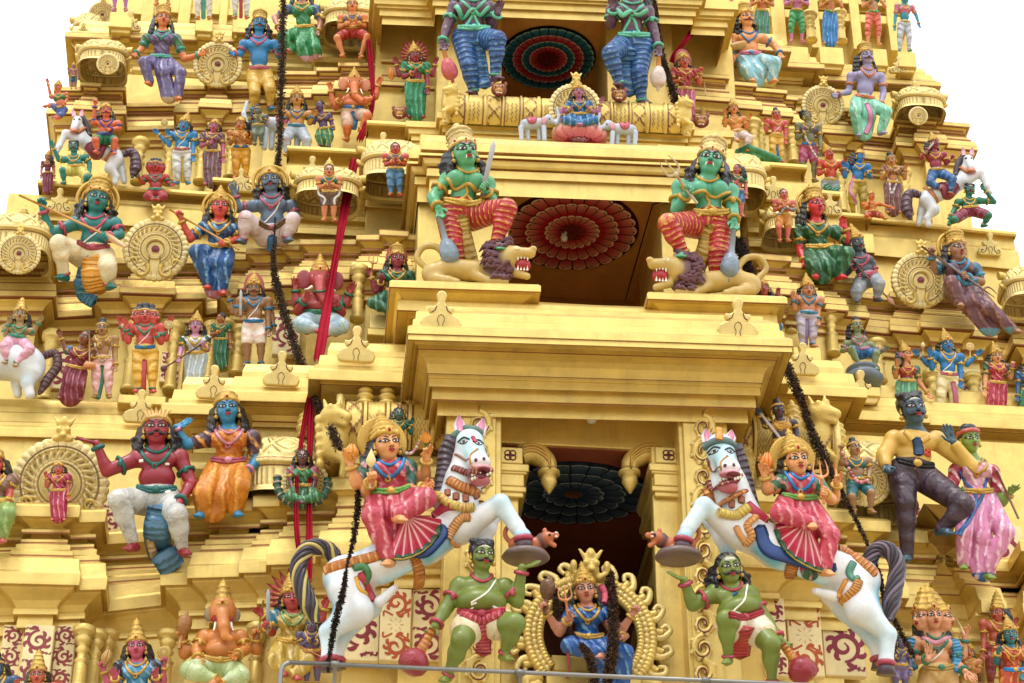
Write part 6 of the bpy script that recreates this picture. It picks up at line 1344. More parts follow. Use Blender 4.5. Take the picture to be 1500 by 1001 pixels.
def elephant(label,cx,cyy,s,q,Y,col='aab4c2'):
    b=Beast('elephant_statue',label,'elephant statue',(cx,cyy),Y,col,8,'small elephant statues'); f=lambda x,y,d=0:(cx+q*x*s,cyy+y*s,d*s)
    b.c(f(-13,-22,0),f(9,-24,0),8.5*s,8*s,3*s); b.e(f(19,-29,2),(7.5*s,8*s,7.5*s),3*s); b.e(f(13,-28,8),(4.5*s,6.5*s,2*s),1.2*s,'c08a96')
    b.chain([f(24,-27,4)+(4*s,),f(31,-24,6)+(3*s,),f(34,-34,6)+(2.4*s,),f(31,-45,6)+(2.*s,)],2*s)
    for x,d in ((-19,4),(-10,-4),(6,-4),(13,5)): b.c(f(x,-18,d),f(x+1,-1,d),4*s,3.4*s,2*s)
    b.body(max(.007,.008*s),.02); b.line('saddle_cloth',[f(-10,-31)[:2],f(-4,-26)[:2],f(2,-31)[:2]],[4.5*s]*24,'a8485a',.3); b.blobs('eye',[f(21,-30)[:2]+(1.1*s,)],1,'101010',.01)
    mb=MB(); lathe(mb,[(.20*s,0),(.22*s,.03*s),(.2*s,.05*s)],b.L(*f(-2,2,0)),(0,.9,-.5),18,hx('8a7a6a')); None
elephant('little pale elephant facing right, left of the seated figure in blue',783,206,1.05,1,.05); elephant('little pale elephant facing left, right of the seated figure in blue',911,214,1.05,-1,.05)
elephant('white elephant with raised trunk beside the seated pale man',408,218,1.5,-1,S2-.7,'b8c4cc')
# upper corner horses with riders (small)
def pony(label,cx,cyy,s,q,Y):
    b=Beast('leaping_horse',label,'horse statue',(cx,cyy),Y,'c8ccd0',10,'small leaping horse statues'); f=lambda x,y,d=0:(cx+q*x*s,cyy+y*s,d*s)
    b.chain([f(-30,-40,0)+(14*s,),f(0,-52,2)+(13*s,),f(22,-66,4)+(13*s,)],6*s); b.chain([f(22,-70,4)+(12*s,),f(28,-92,8)+(8*s,)],5*s); b.c(f(28,-96,10),f(33,-84,20),8*s,6*s,3*s); b.e(f(34,-80,22),(6.5*s,5.5*s,5*s),2*s,'b86a70')
    b.chain([f(-32,-36,6)+(12*s,),f(-22,-22,10)+(9*s,),f(-32,-10,8)+(5*s,),f(-30,0,8)+(5*s,)],4*s); b.chain([f(-34,-36,-8)+(11*s,),f(-40,-18,-8)+(7*s,),f(-44,-2,-8)+(5*s,)],4*s)
    b.chain([f(24,-64,10)+(9*s,),f(46,-76,16)+(6*s,),f(56,-56,18)+(4.5*s,),f(60,-48,18)+(4.5*s,)],4*s); b.body(.011,.03)
    for dx in (-6,5): mb=MB(); a,c_=b.L(*f(28+dx,-102,10)),b.L(*f(28+dx*1.3,-114,10)); tube(mb,[a,(a+c_)/2,c_],A(.035,.04,.006)*s,hx('c890a0'),7,flat=.6); b.put('ear',mb)
    mb=MB(); t=smooth_line(np.array([b.L(*f(*p)) for p in ((-42,-44,0),(-58,-46,0),(-62,-26,0),(-56,-8,2))]),20); tube(mb,t,np.r_[np.linspace(.05,.09,15),np.linspace(.08,.02,5)]*s*1.2,hx('4a2f3e'),8,hx('7a6270'),np.linspace(.1,8,20)); b.put('tail',mb)
    mb=MB(); t=smooth_line(np.array([b.L(*f(*p)) for p in ((22,-102,6),(13,-88,4),(10,-72,6))]),10); tube(mb,t,.055*s,hx('3a2f36'),8); b.put('mane',mb)
    b.line('saddle_cloth',[f(-14,-60)[:2],f(-2,-44)[:2],f(12,-58)[:2]],[9*s]*24,'8a3a4a',.25); b.line('girth_strap',[f(-36,-54)[:2],f(-22,-42)[:2],f(-14,-36)[:2]],[4*s]*24,'b06a2c',.3); b.line('collar_band',[f(16,-84)[:2],f(26,-78)[:2],f(36,-80)[:2]],[4*s]*24,'b06a2c',.5)
    [b.blobs('eye',[f(x,-98)[:2]+(2*s,)],2,'101010',.012) for x in (25,33)]
pony('white horse leaping at the upper left corner of the tower',140,268,.95,-1,2.1-.35) ; pony('white horse leaping at the upper right corner of the tower',1390,330,1.0,1,2.1-.45)
# standing bull cut by the left edge
b=Beast('bull_statue','white bull with a dark rope tail cut by the frame edge','bull statue',(24,575),Y1-.2,'ccd2d6',8)
b.chain([(-30,530,0,26),(34,532,2,27)],10); b.e((42,538,2),(24,26,22),8); b.chain([(46,548,10,15),(40,562,12,8),(44,578,12,7)],5); b.chain([(30,548,-12,13),(24,564,-12,7),(26,578,-12,6)],5); b.chain([(-20,548,8,13),(-24,574,8,7)],5); b.c((48,530,8),(40,560,14),9,5,8,CY); b.body(.0125,.05)
mb=MB(); t=smooth_line(np.array([b.L(*p) for p in ((62,522,-2),(80,518,-2),(84,536,0),(70,556,2),(57,578,4))]),24); tube(mb,t,np.r_[np.linspace(.06,.075,20),.06,.05,.04,.02],hx('4f3338'),9,hx('7a5a58'),np.linspace(.1,14,24)); b.put('tail',mb)
# ------------------------------------------------------------------ riders, bearers, the seated goddess in the door
PLL=[('pleat',596,758,x,y,(1.0,.95),'b03448','e0a0a6') for x,y in [(576, 816), (590, 817), (604, 813), (618, 806), (630, 796), (639, 784), (644, 770)]]+[('hem',a[0],a[1],b[0],b[1],(1.0,1.0),'245038','b8a04a') for a,b in zip([(576, 816), (590, 817), (604, 813), (618, 806), (630, 796), (639, 784), (644, 770)][:-1],[(576, 816), (590, 817), (604, 813), (618, 806), (630, 796), (639, 784), (644, 770)][1:])]
PLR=[('pleat',1180,766,x,y,(1.0,.95),'b8384e','e0a0a6') for x,y in [(1137, 776), (1143, 792), (1152, 806), (1164, 817), (1178, 825), (1192, 832), (1204, 836)]]+[('hem',a[0],a[1],b[0],b[1],(1.0,1.0),'245038','b8a04a') for a,b in zip([(1137, 776), (1143, 792), (1152, 806), (1164, 817), (1178, 825), (1192, 832), (1204, 836)][:-1],[(1137, 776), (1143, 792), (1152, 806), (1164, 817), (1178, 825), (1192, 832), (1204, 836)][1:])]
fig('H 566,653; N 569,676; LS 541,686; RS 597,686; P 572,730; LE 522,708,.2; LH 514,682,.4; LE2 536,722,.1; LH2 543,706,.9; RE 600,722,.3; RH 622,715,.8; RE2 622,700; RH2 625,672,.3; LK 545,756,1.0; LF 572,822,.9; RK 624,730,1.2; RF 582,757,1.4; B 575,790',
  'rider in a crimson sari with fluted halo and small spear on the horse looking right',37,YH-.25,'d0925a',('skirt','b03a4c','e09aa0',3.2,'2a5a3c'),('sari','b5384c','dd9aa0',1,'2f5f50'),'cone','long','disc','r',0,'f','f',.28,.02,hands=('pinch','curl','grip','pinch'),jewel='c9a34c',belt='6a9a4a',bands='b',neck=2,beads='3a80c0',hscale=1.03,
  items=[('spear',542,716,543,686,(.95,.95),'d8c08a','d8c48a'),('flame',514,674,516,650,(.5,.5),'d08a2a'),('lotus',625,665,624,648,(.4,.4),'d08a2a')]+PLL,name='horse_rider',group='goddess riders')
fig('H 1166,677; N 1168,697; LS 1146,706; RS 1195,708; P 1168,738; LE 1124,718,.2; LH 1120,698,.4; LE2 1136,716,.1; LH2 1124,688,.1; RE 1218,732,.3; RH 1208,724,.8; RE2 1222,730; RH2 1226,708,.3; LK 1142,752,1.2; LF 1192,768,1.3; RK 1217,784,1.0; RF 1206,836,.9; B 1175,800',
  'rider in a rose red sari with fluted halo and trident on the horse looking left',34,YH-.25,'d0925a',('skirt','b83a50','e09aa0',3.2,'2a5a3c'),('sari','b5405a','dd9aa0',1,'2f6a4a'),'cone','long','disc','r',0,'f','f',.1,.02,hands=('pinch','grip','pinch','pinch'),belt='6a9a4a',bands='b',neck=2,beads='2f86c8',hscale=1.05,
  items=[('trident',1207,738,1203,700,(.95,.95),'d08a5a','d8a070'),('flame',1122,690,1124,662,(.3,.3),'d07a2a'),('stick',1226,700,1222,676,(.4,.4),'c98a4a')]+PLR,name='horse_rider',group='goddess riders')
fig('H 706,815; N 705,845; LS 674,860; RS 739,862; P 703,908; LE 654,890,.15; LH 637,918,.5; RE 757,880,.1; RH 765,832,.4; LK 676,938,.8; LF 655,992,.3; RK 754,914,1.1; RF 738,960,.6',
  'olive green pot bellied bearer with moustache and short hair holding a red club',34,YH-.3,'68782c',('trunks','d2c9a8','c8803a',1.2),None,None,'short',None,'w',1.1,'m','m',.25,.02,hands=('curl','open'),hand_rot={1:(72,.2,(0,.9,.5)),0:(215,.4)},fat=1.15,thread=1,neck=1,jewel='b04a5a',belt='a83040',
  items=[('club',634,922,614,957,(.8,.9),'b8742c','8a1c2a')],lines=[('loincloth','a83040',.26,.35,[(704,914),(708,935),(708,958)],'d07a80'),('loincloth','a83040',.16,.6,[(676,900),(704,910),(736,898)],'d07a80'),('arm_mark',WHT,.04,.4,[(686,894),(694,890)]),('belly_mark',WHT,.045,.4,[(690,886),(698,883)]),('belly_mark',WHT,.045,.4,[(722,888),(730,892)])],name='bearer_statue',group='green bearers under the horses',feet=1)
fig('H 1068,834; N 1071,858; LS 1047,870; RS 1098,872; P 1088,914; LE 1015,886,.1; LH 1002,850,.4; RE 1120,906,.1; RH 1142,937,.5; LK 1064,908,1.1; LF 1067,966,.7; RK 1129,944,.8; RF 1131,1002,.4',
  'olive green bearer with long black hair and a red club pointing down',34,YH-.3,'68782c',('trunks','d2c9b0','c8803a',1.2),None,None,'curly',None,'w',1.2,'m','m',.05,.02,hands=('open','curl'),hand_rot={0:(-72,.2,(0,.9,.5)),1:(140,.4)},fat=.9,thread=1,neck=1,jewel='b04a5a',belt='9c2230',
  items=[('club',1146,944,1166,970,(.8,.9),'b8742c','8a1c2a')],lines=[('loincloth','a81c28',.34,.35,[(1090,922),(1088,940),(1084,962)],'d05a50'),('pendant','2a80b8',.12,.8,[(1076,870),(1077,871)]),('belly_mark',WHT,.045,.4,[(1074,900),(1084,902)])],name='bearer_statue',group='green bearers under the horses')
# goddess enthroned in the doorway, inside an arch of scrolls
YG=-1.95
fig('H 857,866; N 859,889; LS 838,900; RS 886,900; P 860,940; LE 818,924; LH 800,896,.3; LE2 820,926,.3; LH2 832,908,.9; RE 908,926; RH 927,900,.3; RE2 902,930,.3; RH2 912,934,.9; LK 834,946,1.2; LF 882,958,1.4; RK 916,956,1.1; RF 912,1010,.8; B 862,985',
  'goddess in a royal blue sari enthroned in the dark doorway, draped with dry garlands',30,YG,'bd8068',('skirt','174f98','6aa0d0',3.),('sari','1a5298','6aa0d0',1),'cone','long',None,'w',0,'f','f',-.02,.02,hands=('grip','grip','pinch','curl'),belt='c09a4a',bands='b',
  items=[('trident',834,915,829,880,(.95,.95),'d08a5a','c98a4a'),('mace',798,900,803,852,(.4,.4),'7a5a3a','6a4a30')],lines=[('turban','c0506a',.14,.7,[(880,858),(886,872),(884,884)]),('sari_border','a03a58',.06,.5,[(832,955),(838,985),(846,1005)])],name='enthroned_goddess',group=None)
ar=MB(); c0=P(864,935,YG+.2); th=np.linspace(-.72,math.pi+.72,360)
for q,w_,cc in ((.80,.062,GOLD),(.725,.04,GOLDP),(.65,.052,GOLD)): tube(ar,c0+np.c_[q*np.cos(th),-.05+0*th,q*1.03*np.sin(th)],w_*(1+.10*np.sin(np.arange(360)*1.05)),cc,9)
ar2=[c0+A(q*math.cos(t),-.07,q*1.03*math.sin(t)) for t in np.linspace(-.7,math.pi+.7,44) for q in (.725,)]
for p in ar2: ball(ar,p,(.045,.04,.045),GOLDP,7,5)
for t in np.linspace(-.45,math.pi+.45,15):
    if abs(t-math.pi/2)<.2: continue
    d=A(math.cos(t),0,math.sin(t)*1.03); n=A(-d[2],0,d[0]); b_=c0+d*.83; tube(ar,smooth_line([b_-n*.06,b_+d*.10-n*.08,b_+d*.22+n*.01,b_+d*.18+n*.09,b_+d*.10+n*.05],14),np.linspace(.055,.028,14),GOLDP,7); tube(ar,smooth_line([b_+n*.02,b_+d*.12],6),.05,GOLD,7)
for s_ in (-1,1):
    b_=c0+A(s_*.66,-.1,-.62); 
    for i in range(4): tube(ar,smooth_line([b_+A(0,0,-.12*i),b_+A(s_*.18,-.06,-.1-.12*i),b_+A(s_*.05,-.08,-.3-.1*i)],10),np.linspace(.10,.04,10),GOLD,7)
o=ar.build('throne_arch',M_ORN); tag(o,'gilded horseshoe arch with curled flames around the blue goddess','arch')
cr=MB(); pr=[ell((0,.0,.05),(.16,.17,.14)),ell((.09,.1,.15),.07,.03),ell((-.09,.1,.15),.07,.03),ell((0,-.02,.2),(.07,.05,.07),.03),ell((0,.28,.03),(.09,.12,.09),.05)]+[cap((.08*q,.18,.05),(.20*q,.36,.03),.05,.03,k=.03) for q in (-1,1)]+[cap((.15*q,-.14,.05),(.30*q,-.05,.03),.07,.04,k=.03) for q in (-1,1)]+[ell((.3*q,.06,.03),(.07,.12,.06),.02) for q in (-1,1)]
V,Q=Field(pr,.03).mesh(); X=plate(c0+A(0,-.15,.90),.3); cr.add((V*.72)@X[:3,:3].T+X[:3,3],Q,None,GOLD,GOLDD,0); x_=cr.build('crest',M_ORN); x_.parent=o
pt=MB()
pbox(pt,808,962,935,985,YG+.2,.7); pbox(pt,800,985,945,1030,YG+.1,.8); tag(pt.build('throne',M_GOLD,None,False),'gold stepped throne beneath the enthroned goddess','throne')
# ------------------------------------------------------------------ lower row
B0=-.75
std(55,978,1110,'crowned red faced figure cut by the lower edge in front of painted scrolls',B0,'b8604a','uu','','st',0,0,low=('dhoti','8a5a3a','c8a060',2.),crown='tall',face='w',hh=22,group='niche statues of the lowest row')
std(-6,968,1100,'blue clothed figure at the very corner of the lower frame',B0,'2a4a6a','dd','','st',low=('dhoti','24466e','5a86a8',2.),crown='bun',hh=24,group='niche statues of the lowest row')
fig('H 200,949; N 201,970; P 201,1020; LE 172,1008; LH 168,992,.5; LE2 160,1006; LH2 152,982; RE 230,1008; RH 228,990,.5; RE2 238,1002; RH2 240,976; LK 188,1060; LF 188,1100; RK 214,1060; RF 214,1100',
  'pink faced four armed woman in a light blue sari between turned columns',27,B0,'b04e66',('skirt','3f86b0','90c0d8',2.6),('sari','3f86b0','8fc0d8',1,'2a2a36'),'tall','long',None,'w',0,'f','f',-.02,.02,hands=('open','pinch','grip','grip'),items=[('flame',152,976,160,950,(.1,.1),'b08a4a'),('disc',240,972,240,956,(.1,.1),'c0a050')],group='niche statues of the lowest row')
def eface(p,q,sz,d,col,ear,tusk='e6dfcc',tr=None):
    """elephant features for a figure: ears and trunk as extra solids"""
    def ex(L,s,get,Pv,Nk,H):
        o=[ell(H+A(0,.06*s,0),(.52*s,.55*s,.42*s),.05*s),ell(H+A(0,.32*s,.1*s),(.38*s,.3*s,.3*s),.1*s)]+[ell(H+A(q_*.72*s*ear,-.05*s,-.1*s),(.34*s*ear,.46*s*ear,.10*s),.06*s,col) for q_ in (-1,1)]
        pts=[A(*L(x,y,dd*s)) for x,y,dd in tr]; rs=np.linspace(.27,.12,len(pts))*s
        for i in range(len(pts)-1): o.append(cap(pts[i],pts[i+1],rs[i],rs[i+1],k=.05*s))
        return o
    return ex
def elephant_man(j,label,hh,Y,skin,tr,earcol,crowns='cone',tusks=(),eyes=(),**k):
    k.setdefault('name','elephant_headed_statue')
    r=fig(j,label,hh,Y,skin,crown=crowns,hair=None,face='',head='x',extra=eface(None,1,1,0,earcol,k.pop('ear',1.),tr=tr),**k)
    return r
_HEAD['x']=(MB(),MB(),None,None)
def eyes_on(root,pts,j,hh,Y,tilt=15):
    """eyes and tusks as parts of an elephant-headed figure: (kind,x0,y0,d0,x1,y1,d1,r)"""
    X=np.array(root.matrix_world); U,V,N,O=X[:3,0],X[:3,1],X[:3,2],X[:3,3]; s=hh/100.
    def L(px,py,d): o=O+N*d; D=FW*F+RT*(px-750)+UP*(500.5-py); tt=np.dot(o-CAM,N)/np.dot(D,N); w_=CAM+D*tt-O; return A(w_@U,w_@V,d)
    for nm,c,x0,y0,d0,x1,y1,d1,r in pts:
        mb=MB(); a,b_=L(x0,y0,d0*s),L(x1,y1,d1*s)
        if nm=='eye': ball(mb,a,A(.13,.10,.07)*s,hx('d8d4c8')); ball(mb,a+A(0,0,.05*s),A(.06,.07,.05)*s,BLK)
        else: tube(mb,smooth_line([a,(a+b_)/2+A(0,-.06*s,.03*s),b_],8),np.linspace(r,r*.35,8)*s,hx(c),8)
        x=mb.build(nm,M_PAINT); x.parent=root
r=elephant_man('H 326,898; N 326,922; P 324,974; LS 300,934; RS 352,934; LE 288,952,.2; LH 290,966,.8; RE 360,952,.2; RH 347,960,.9; LE2 270,958; LH2 266,938; RE2 376,952; RH2 376,936; LK 278,982,1.1; LF 318,996,1.3; RK 352,990,1.1; RF 325,1002,1.2; B 324,1010',
  'orange lion faced elephant trunked figure with round belly and a wooden mace',30,B0,'c07a3a',[(326,900,.45),(328,918,.75),(330,932,.8),(338,936,.85)],'7d7a68','tall',ear=.66,low=('dhoti','a8bc84','dce4cc',2.),fat=.7,neck=0,hands=('open','open','grip','grip'),items=[('mace',262,950,272,905,(.1,.1),'a8743a','9a6a38'),('stick',376,936,386,880,(.1,.1),'b09060')],group='niche statues of the lowest row')
eyes_on(r,[('eye','',317,894,.52,0,0,0,0),('eye','',335,894,.52,0,0,0,0),('tusk','e6dfcc',316,912,.55,313,924,.75,.07),('tusk','e6dfcc',338,912,.55,342,924,.75,.07),('cheek_patch','9a2430',314,906,.46,320,908,.5,.2),('cheek_patch','9a2430',334,908,.5,340,906,.46,.2)],None,30,B0)
fig('H 427,878; N 429,898; P 426,945; LE 398,926; LH 390,918,.5; LE2 396,914; LH2 384,902; RE 458,930; RH 452,950,.6; RE2 470,914; RH2 476,890; LK 402,966,1.; LF 420,985,1.; RK 452,968,1.; RF 432,990,1.1; B 427,1000',
  'red faced figure with upright sword and orange rayed halo in yellow robes',28,B0-.1,'a83e3c',('skirt','b89c44','dcc884',2.6),('sari','b49a4c','dcc888',1,'2f86b0'),'cone','long','flame','r',0,'f','f',.05,.02,hands=('grip','curl','pinch','pinch'),items=[('sword',392,930,393,862,(.7,.7),'9aa0a4','8a6a4a')],beads='8ab070',group='niche statues of the lowest row')
std(457,908,1006,'small violet skinned musician with a stick instrument beside the horse tail',B0-.35,'574c70','pc','','st',.03,0,low=('shorts','8a2a34','c05a5a',2.),crown=None,hair='curly',sex='m',yaw=-.3,items=[('stick',426,940,470,962,(.6,.6),'c08a4a')],group='niche statues of the lowest row')
fig('H 1366,905; N 1368,930; P 1374,985; LS 1341,942; RS 1398,946; LE 1338,968; LH 1360,966,.9; RE 1402,974; RH 1414,984,.7; RE2 1410,960; RH2 1413,936; LE2 1338,960; LH2 1326,960; LK 1350,1030; LF 1350,1080; RK 1396,1030; RF 1396,1080',
  'pale orange three faced figure with tall gold crowns and a blue shawl',31,B0,'c98e66',('dhoti','b8945a','dcc890',2.),None,'tall','long',None,'r',0,'f','m',.02,.02,faces=1,hands=('open','open','pinch','pinch'),hand_rot={0:(0,),1:(140,.5)},thread=1,jewel='3f7a66',belt='b0904a',
  lines=[('shawl','2a86b8',.20,.4,[(1336,936),(1334,955),(1338,980)],'7ab8d8'),('shawl','2a86b8',.20,.4,[(1396,938),(1402,958),(1400,984)],'7ab8d8'),('collar','c08090',.10,.6,[(1346,932),(1368,942),(1392,934)])],items=[('stick',1413,930,1400,905,(.2,.2),'c0a070')],group='niche statues of the lowest row')
std(1418,948,1040,'orange figures arms reaching beside the three faced statue',B0+.05,'c07a4c','uc','','st',low=('dhoti','b0904a','d8c080',2.),crown='cone',sex='m',group='niche statues of the lowest row')
fig('H 1479,931; N 1480,948; P 1484,986; LE 1460,970; LH 1462,956,.5; RE 1502,972; RH 1498,990,.5; LK 1474,1030; LF 1474,1070; RK 1494,1030; RF 1494,1070','teal faced woman in an orange red sari with a bright blue belt',22,B0,'2a6a74',('skirt','b0452c','d89a4a',2.6),('sari','b0452c','d8a04a',1),'cone','long',None,'w',0,'f','f',-.1,.02,belt='2a80c0',group='niche statues of the lowest row')
std(1461,888,1010,'red profile figure with tall crown behind the teal faced woman',B0+.25,'a8503a','du','','st',low=('dhoti','8a3a3a','c07a6a',2.),crown='tall',yaw=-.7,hh=21,group='niche statues of the lowest row')
std(1319,934,1020,'small violet skinned figure leaning by the rear hooves of the horse',B0-.35,'575074','cd','','st',low=('shorts','6a5a84','a890b0',2.),crown=None,hair='curly',yaw=.5,group='niche statues of the lowest row')
# around the barrel roofs
std(86,680,764,'small woman in a crimson sari standing in front of the big round gable',S0-.12,'b85a48','ud','','st',0,0,low=('skirt','a82f4c','e09aa8',2.8),up=('sari','a82f4c','dd98a8'),crown='cap',sex='f',hh=15,group='small gable and roof statues')
fig('H 443,671; N 443,686; P 443,716; LE 426,704; LH 430,722,.7; RE 461,704; RH 457,722,.7; LK 424,728,1.; LF 446,734,1.1; RK 464,728,1.; RF 440,734,1.2; B 443,742','dark brown seated woman in pink sleeves inside a green leafy oval',19,S0-.45,'56383e',('skirt','2f6a44','7aa87a',2.6),('sari','2f7048','80b088',1,'a84a6a'),None,'long',None,'v',0,'f','f',0,.02,neck=1,group='small gable and roof statues')
gw=MB(); c0=P(443,712,S0-.52); th=np.linspace(math.pi*.93,math.pi*2.07,40); tube(gw,c0+np.c_[.34*np.cos(th),0*th,.36*np.sin(th)+.05],.055+.012*np.sin(np.arange(40)*2.1),hx('24503c'),8,hx('c09a8a'),np.linspace(.1,14,40)); tag(gw.build('leafy_garland',M_PAINT),'green painted garland curving under the brown seated woman','garland')
std(584,600,690,'dark green woman carrying a pale flower garland behind the horse rider',-1.75,'1f5644','cu','','st',.02,0,low=('skirt','6a4a3a','9a7a60',2.6),up=('sari','24584a','4a8a74'),crown=None,hair='long',sex='f',yaw=.1,items=[('garland',592,662,620,634,(.8,.8),'c9bcb4','b87a8a')],face='v',group='small gable and roof statues')
fig('H 1140,601; N 1142,617; P 1146,650; LE 1122,624; LH 1112,606,.4; RE 1166,630; RH 1168,648,.3; LK 1136,680; LF 1136,704; RK 1156,680; RF 1158,704','black skinned man in an orange vest swinging a curved sword',20,-1.6,'392a34',('shorts','9a6a2a','c89a4a',2.),('vest','c08a2a','d8b060',0),'bun','bunhair',None,'w',.8,'m','m',-.1,.02,hands=('grip','curl'),items=[('sword',1108,598,1146,646,(.5,.6),'b0a8a0','3a6a50')],group='small gable and roof statues')
fig('H 1251,657; N 1252,672; P 1256,706; LE 1236,676; LH 1232,660,.3; RE 1274,688; RH 1272,704,.6; LK 1248,728,.9; LF 1251,748,.5; RK 1276,722,1.; RF 1275,748,.6','brown boy in teal shorts sitting on the shrine roof with a rose garland',19,-1.15,'94704c',('shorts','23626a','5a9aa0',2.),('vest','24606a','4f8a92',0),'bun','bunhair',None,'v',0,'m','m',.3,.02,hands=('grip','curl'),items=[('garland',1234,664,1270,704,(.9,.9),'b8606a','d89aa0')],group='small gable and roof statues')
fig('H 847,136; N 848,150; P 850,172; LE 830,164; LH 836,160,.7; RE 868,164; RH 862,160,.7; RE2 876,166; RH2 880,152; LE2 822,162; LH2 822,172; LK 828,176,1.; LF 852,182,1.1; RK 872,176,1.; RF 846,182,1.2; B 850,186','small crowned woman in blue seated on a pink lotus before the golden gable',19,.05,'a0607a',('skirt','1f5f94','6aa6c8',2.6),('sari','1f5f94','6aa6c8'),'cone','long',None,'r',0,'f','f',0,.02,group='small gable and roof statues')
lt=MB(); c0=P(849,199,.12)
for k_ in range(26):
    a=k_*math.pi/13; rr=.36 if k_%2 else .30; d=A(math.cos(a),.55*math.sin(a),0); tube(lt,[c0+d*rr*.6+A(0,0,-.1),c0+d*rr+A(0,0,-.02),c0+d*rr*1.05+A(0,0,.07),c0+d*rr*1.12+A(0,0,.13)],[.05,.10,.07,.01],np.array([hx('b8404a'),hx('d07a74'),hx('dcb0a4'),hx('e4d4c8')]),7)
tag(lt.build('lotus_seat',M_PAINT),'pink and white lotus pedestal between the two small elephants','pedestal')
# ------------------------------------------------------------------ ledge one
G1='standing statues of the lower ledge'
fig('H 30,462; N 29,479; P 25,498; LE 8,490; LH 12,474,.4; RE 48,488; RH 58,472,.4; LK 6,508,1.; LF 10,530,.8; RK 44,512,1.; RF 22,534,.9; B 26,520','khaki skinned rider in pale pink trousers on the white bull',20,Y1-.35,'9a7f52',('dhoti','cf9ab0','ecdada',2.),None,'tall','long',None,'r',0,'m','m',0,.02,jewel='3f8a6a',group=G1)
fig('H 125,496; N 119,512; P 111,543; LE 98,516; LH 89,494,.2; RE 134,534; RH 138,520,.6; LK 98,562,.4; LF 90,582,.2; RK 118,566,.4; RF 116,584','brown woman in a plum sari leaning over with one hand raised',20,Y1-.1,'7c4a30',('skirt','742036','b06a70',3.),('sari','7a2438','a86068',1,'2f5f86'),None,'bunhair',None,'r',0,'f','f',-.4,-.05,group=G1)
std(150,472,586,'tan musician in a pink and white dhoti with a one stringed lute',Y1-.12,'9a7442','pd','','st',-.02,0,low=('dhoti','d8b0b0','b84a60',2.6),crown='bun',hair='bunhair',face='v',items=[('stick',131,482,131,536,(.7,.7),'b07a4a'),('drum',131,540,131,532,(.8,.8),'c98a5a','a86a40')],lines=[('hanging_sash','2f6a54',.2,.35,[(150,536),(148,560),(142,584)]),('flower_garland','c9b8a8',.08,.9,[(138,500),(144,522),(150,530),(158,522),(164,500)],'b84a5a')],group=G1)
std(213,452,578,'coral red four headed figure in a yellow dhoti raising both palms',Y1,'bf4e46','uf','uu','st',0,0,low=('dhoti','d8a83c','efd98a',3.),crown='bun',hair='bunhair',faces=1,face='v',thread=1,jewel='4a8a70',belt='2f6a9a',hands=('open','open','pinch','pinch'),hh=23,items=[('conch',181,490,181,480,(.1,.1),'c8a878'),('disc',247,490,247,476,(.1,.1),'c8b070')],lines=[('hanging_sash','b04a4a',.22,.35,[(211,528),(209,550),(208,576)])],group=G1)
fig('H 287,478; N 286,494; P 287,522; LE 266,510; LH 262,526,.6; RE 304,512; RH 300,508,.6; LK 278,548; LF 274,574; RK 292,548; RF 288,575','lilac faced woman in a white sari playing a long dark lute',20,Y1-.02,'b07a9c',('skirt','a9b9c2','e6eaea',2.8),('sari','b6c2c8','e8ecec',1,'2f5a3c'),'cone','long',None,'r',0,'f','f',-.05,.02,items=[('veena',240,540,318,490,(.7,.4),'5a2a36','5a2a36',.62)],group=G1)
std(324,460,540,'small brown woman in green turned in profile behind the lute player',Y1+.2,'a0603e','cd','','st',0,0,low=('skirt','2a6a48','6aa084',2.6),up=('sari','2f7050','6aa084'),crown=None,hair='bunhair',sex='f',yaw=-1.0,group=G1)
std(372,413,540,'brown moustached swordsman in white shorts with a red leaf shaped back plate',Y1-.05,'8c6440','sd','ud','st',0,0,low=('shorts','dcd2cc','d0603c',2.),crown='cone',halo='petal',must=1.,face='r',hh=22,thread=1,jewel='3a7aa0',belt='2a6a9a',hands=('grip','curl','pinch','curl'),items=[('sword',352,470,353,424,(.8,.8),'a8acb0','7a4a3a')],group=G1)
r=elephant_man('H 469,408; N 469,430; P 469,466; LS 448,440; RS 491,440; LE 436,456,.2; LH 446,440,.8; RE 500,458,.2; RH 494,446,.8; LE2 434,446; LH2 433,424; RE2 506,446; RH2 512,430; LK 440,476,1.1; LF 470,484,1.3; RK 500,478,1.1; RF 474,490,1.2; B 469,494',
  'red elephant headed figure seated with pale blue legs behind the red ribbon',30,.55,'a8403f',[(469,412,.45),(470,428,.7),(474,440,.8),(484,444,.85)],'8c3038','cone',low=('dhoti','b8ccd4','4a9ac0',2.),fat=.6,neck=1,hands=('open','curl','pinch','pinch'),jewel='3a7a60',group='seated statues under the middle ledge')
eyes_on(r,[('eye','',460,404,.5,0,0,0,0),('eye','',480,404,.5,0,0,0,0),('tusk','e6dfcc',457,420,.55,446,424,.85,.08),('tusk','e6dfcc',482,420,.55,492,426,.85,.08)],None,30,.55)
fig('H 582,381; N 581,398; P 580,432; LE 550,426,.1; LH 543,404,.4; LE2 556,424; LH2 558,412,.7; RE 608,426; RH 598,420,.6; RE2 606,420; RH2 612,404; LK 546,444,1.1; LF 575,456,1.2; RK 600,448,1.1; RF 594,474,.9; B 578,476','maroon faced woman in a dark green sari before a red petal back plate',24,.45,'8a3648',('skirt','23573f','5a9a80',2.8),('sari','245a42','5f9f84',1),'kirita','long','petal','r',0,'f','f',.1,.02,hands=('pinch','pinch','curl','pinch'),items=[('trident',543,410,546,386,(.5,.5),'c0904a')],group='seated statues under the middle ledge')
ts=MB(); pbox(ts,541,462,600,482,.35,.5,GOLDP); pbox(ts,538,482,604,492,.3,.6); tag(ts.build('stone_block',M_GOLD,None,False),'pale stone throne block under the woman with the red petal back plate','stone block')
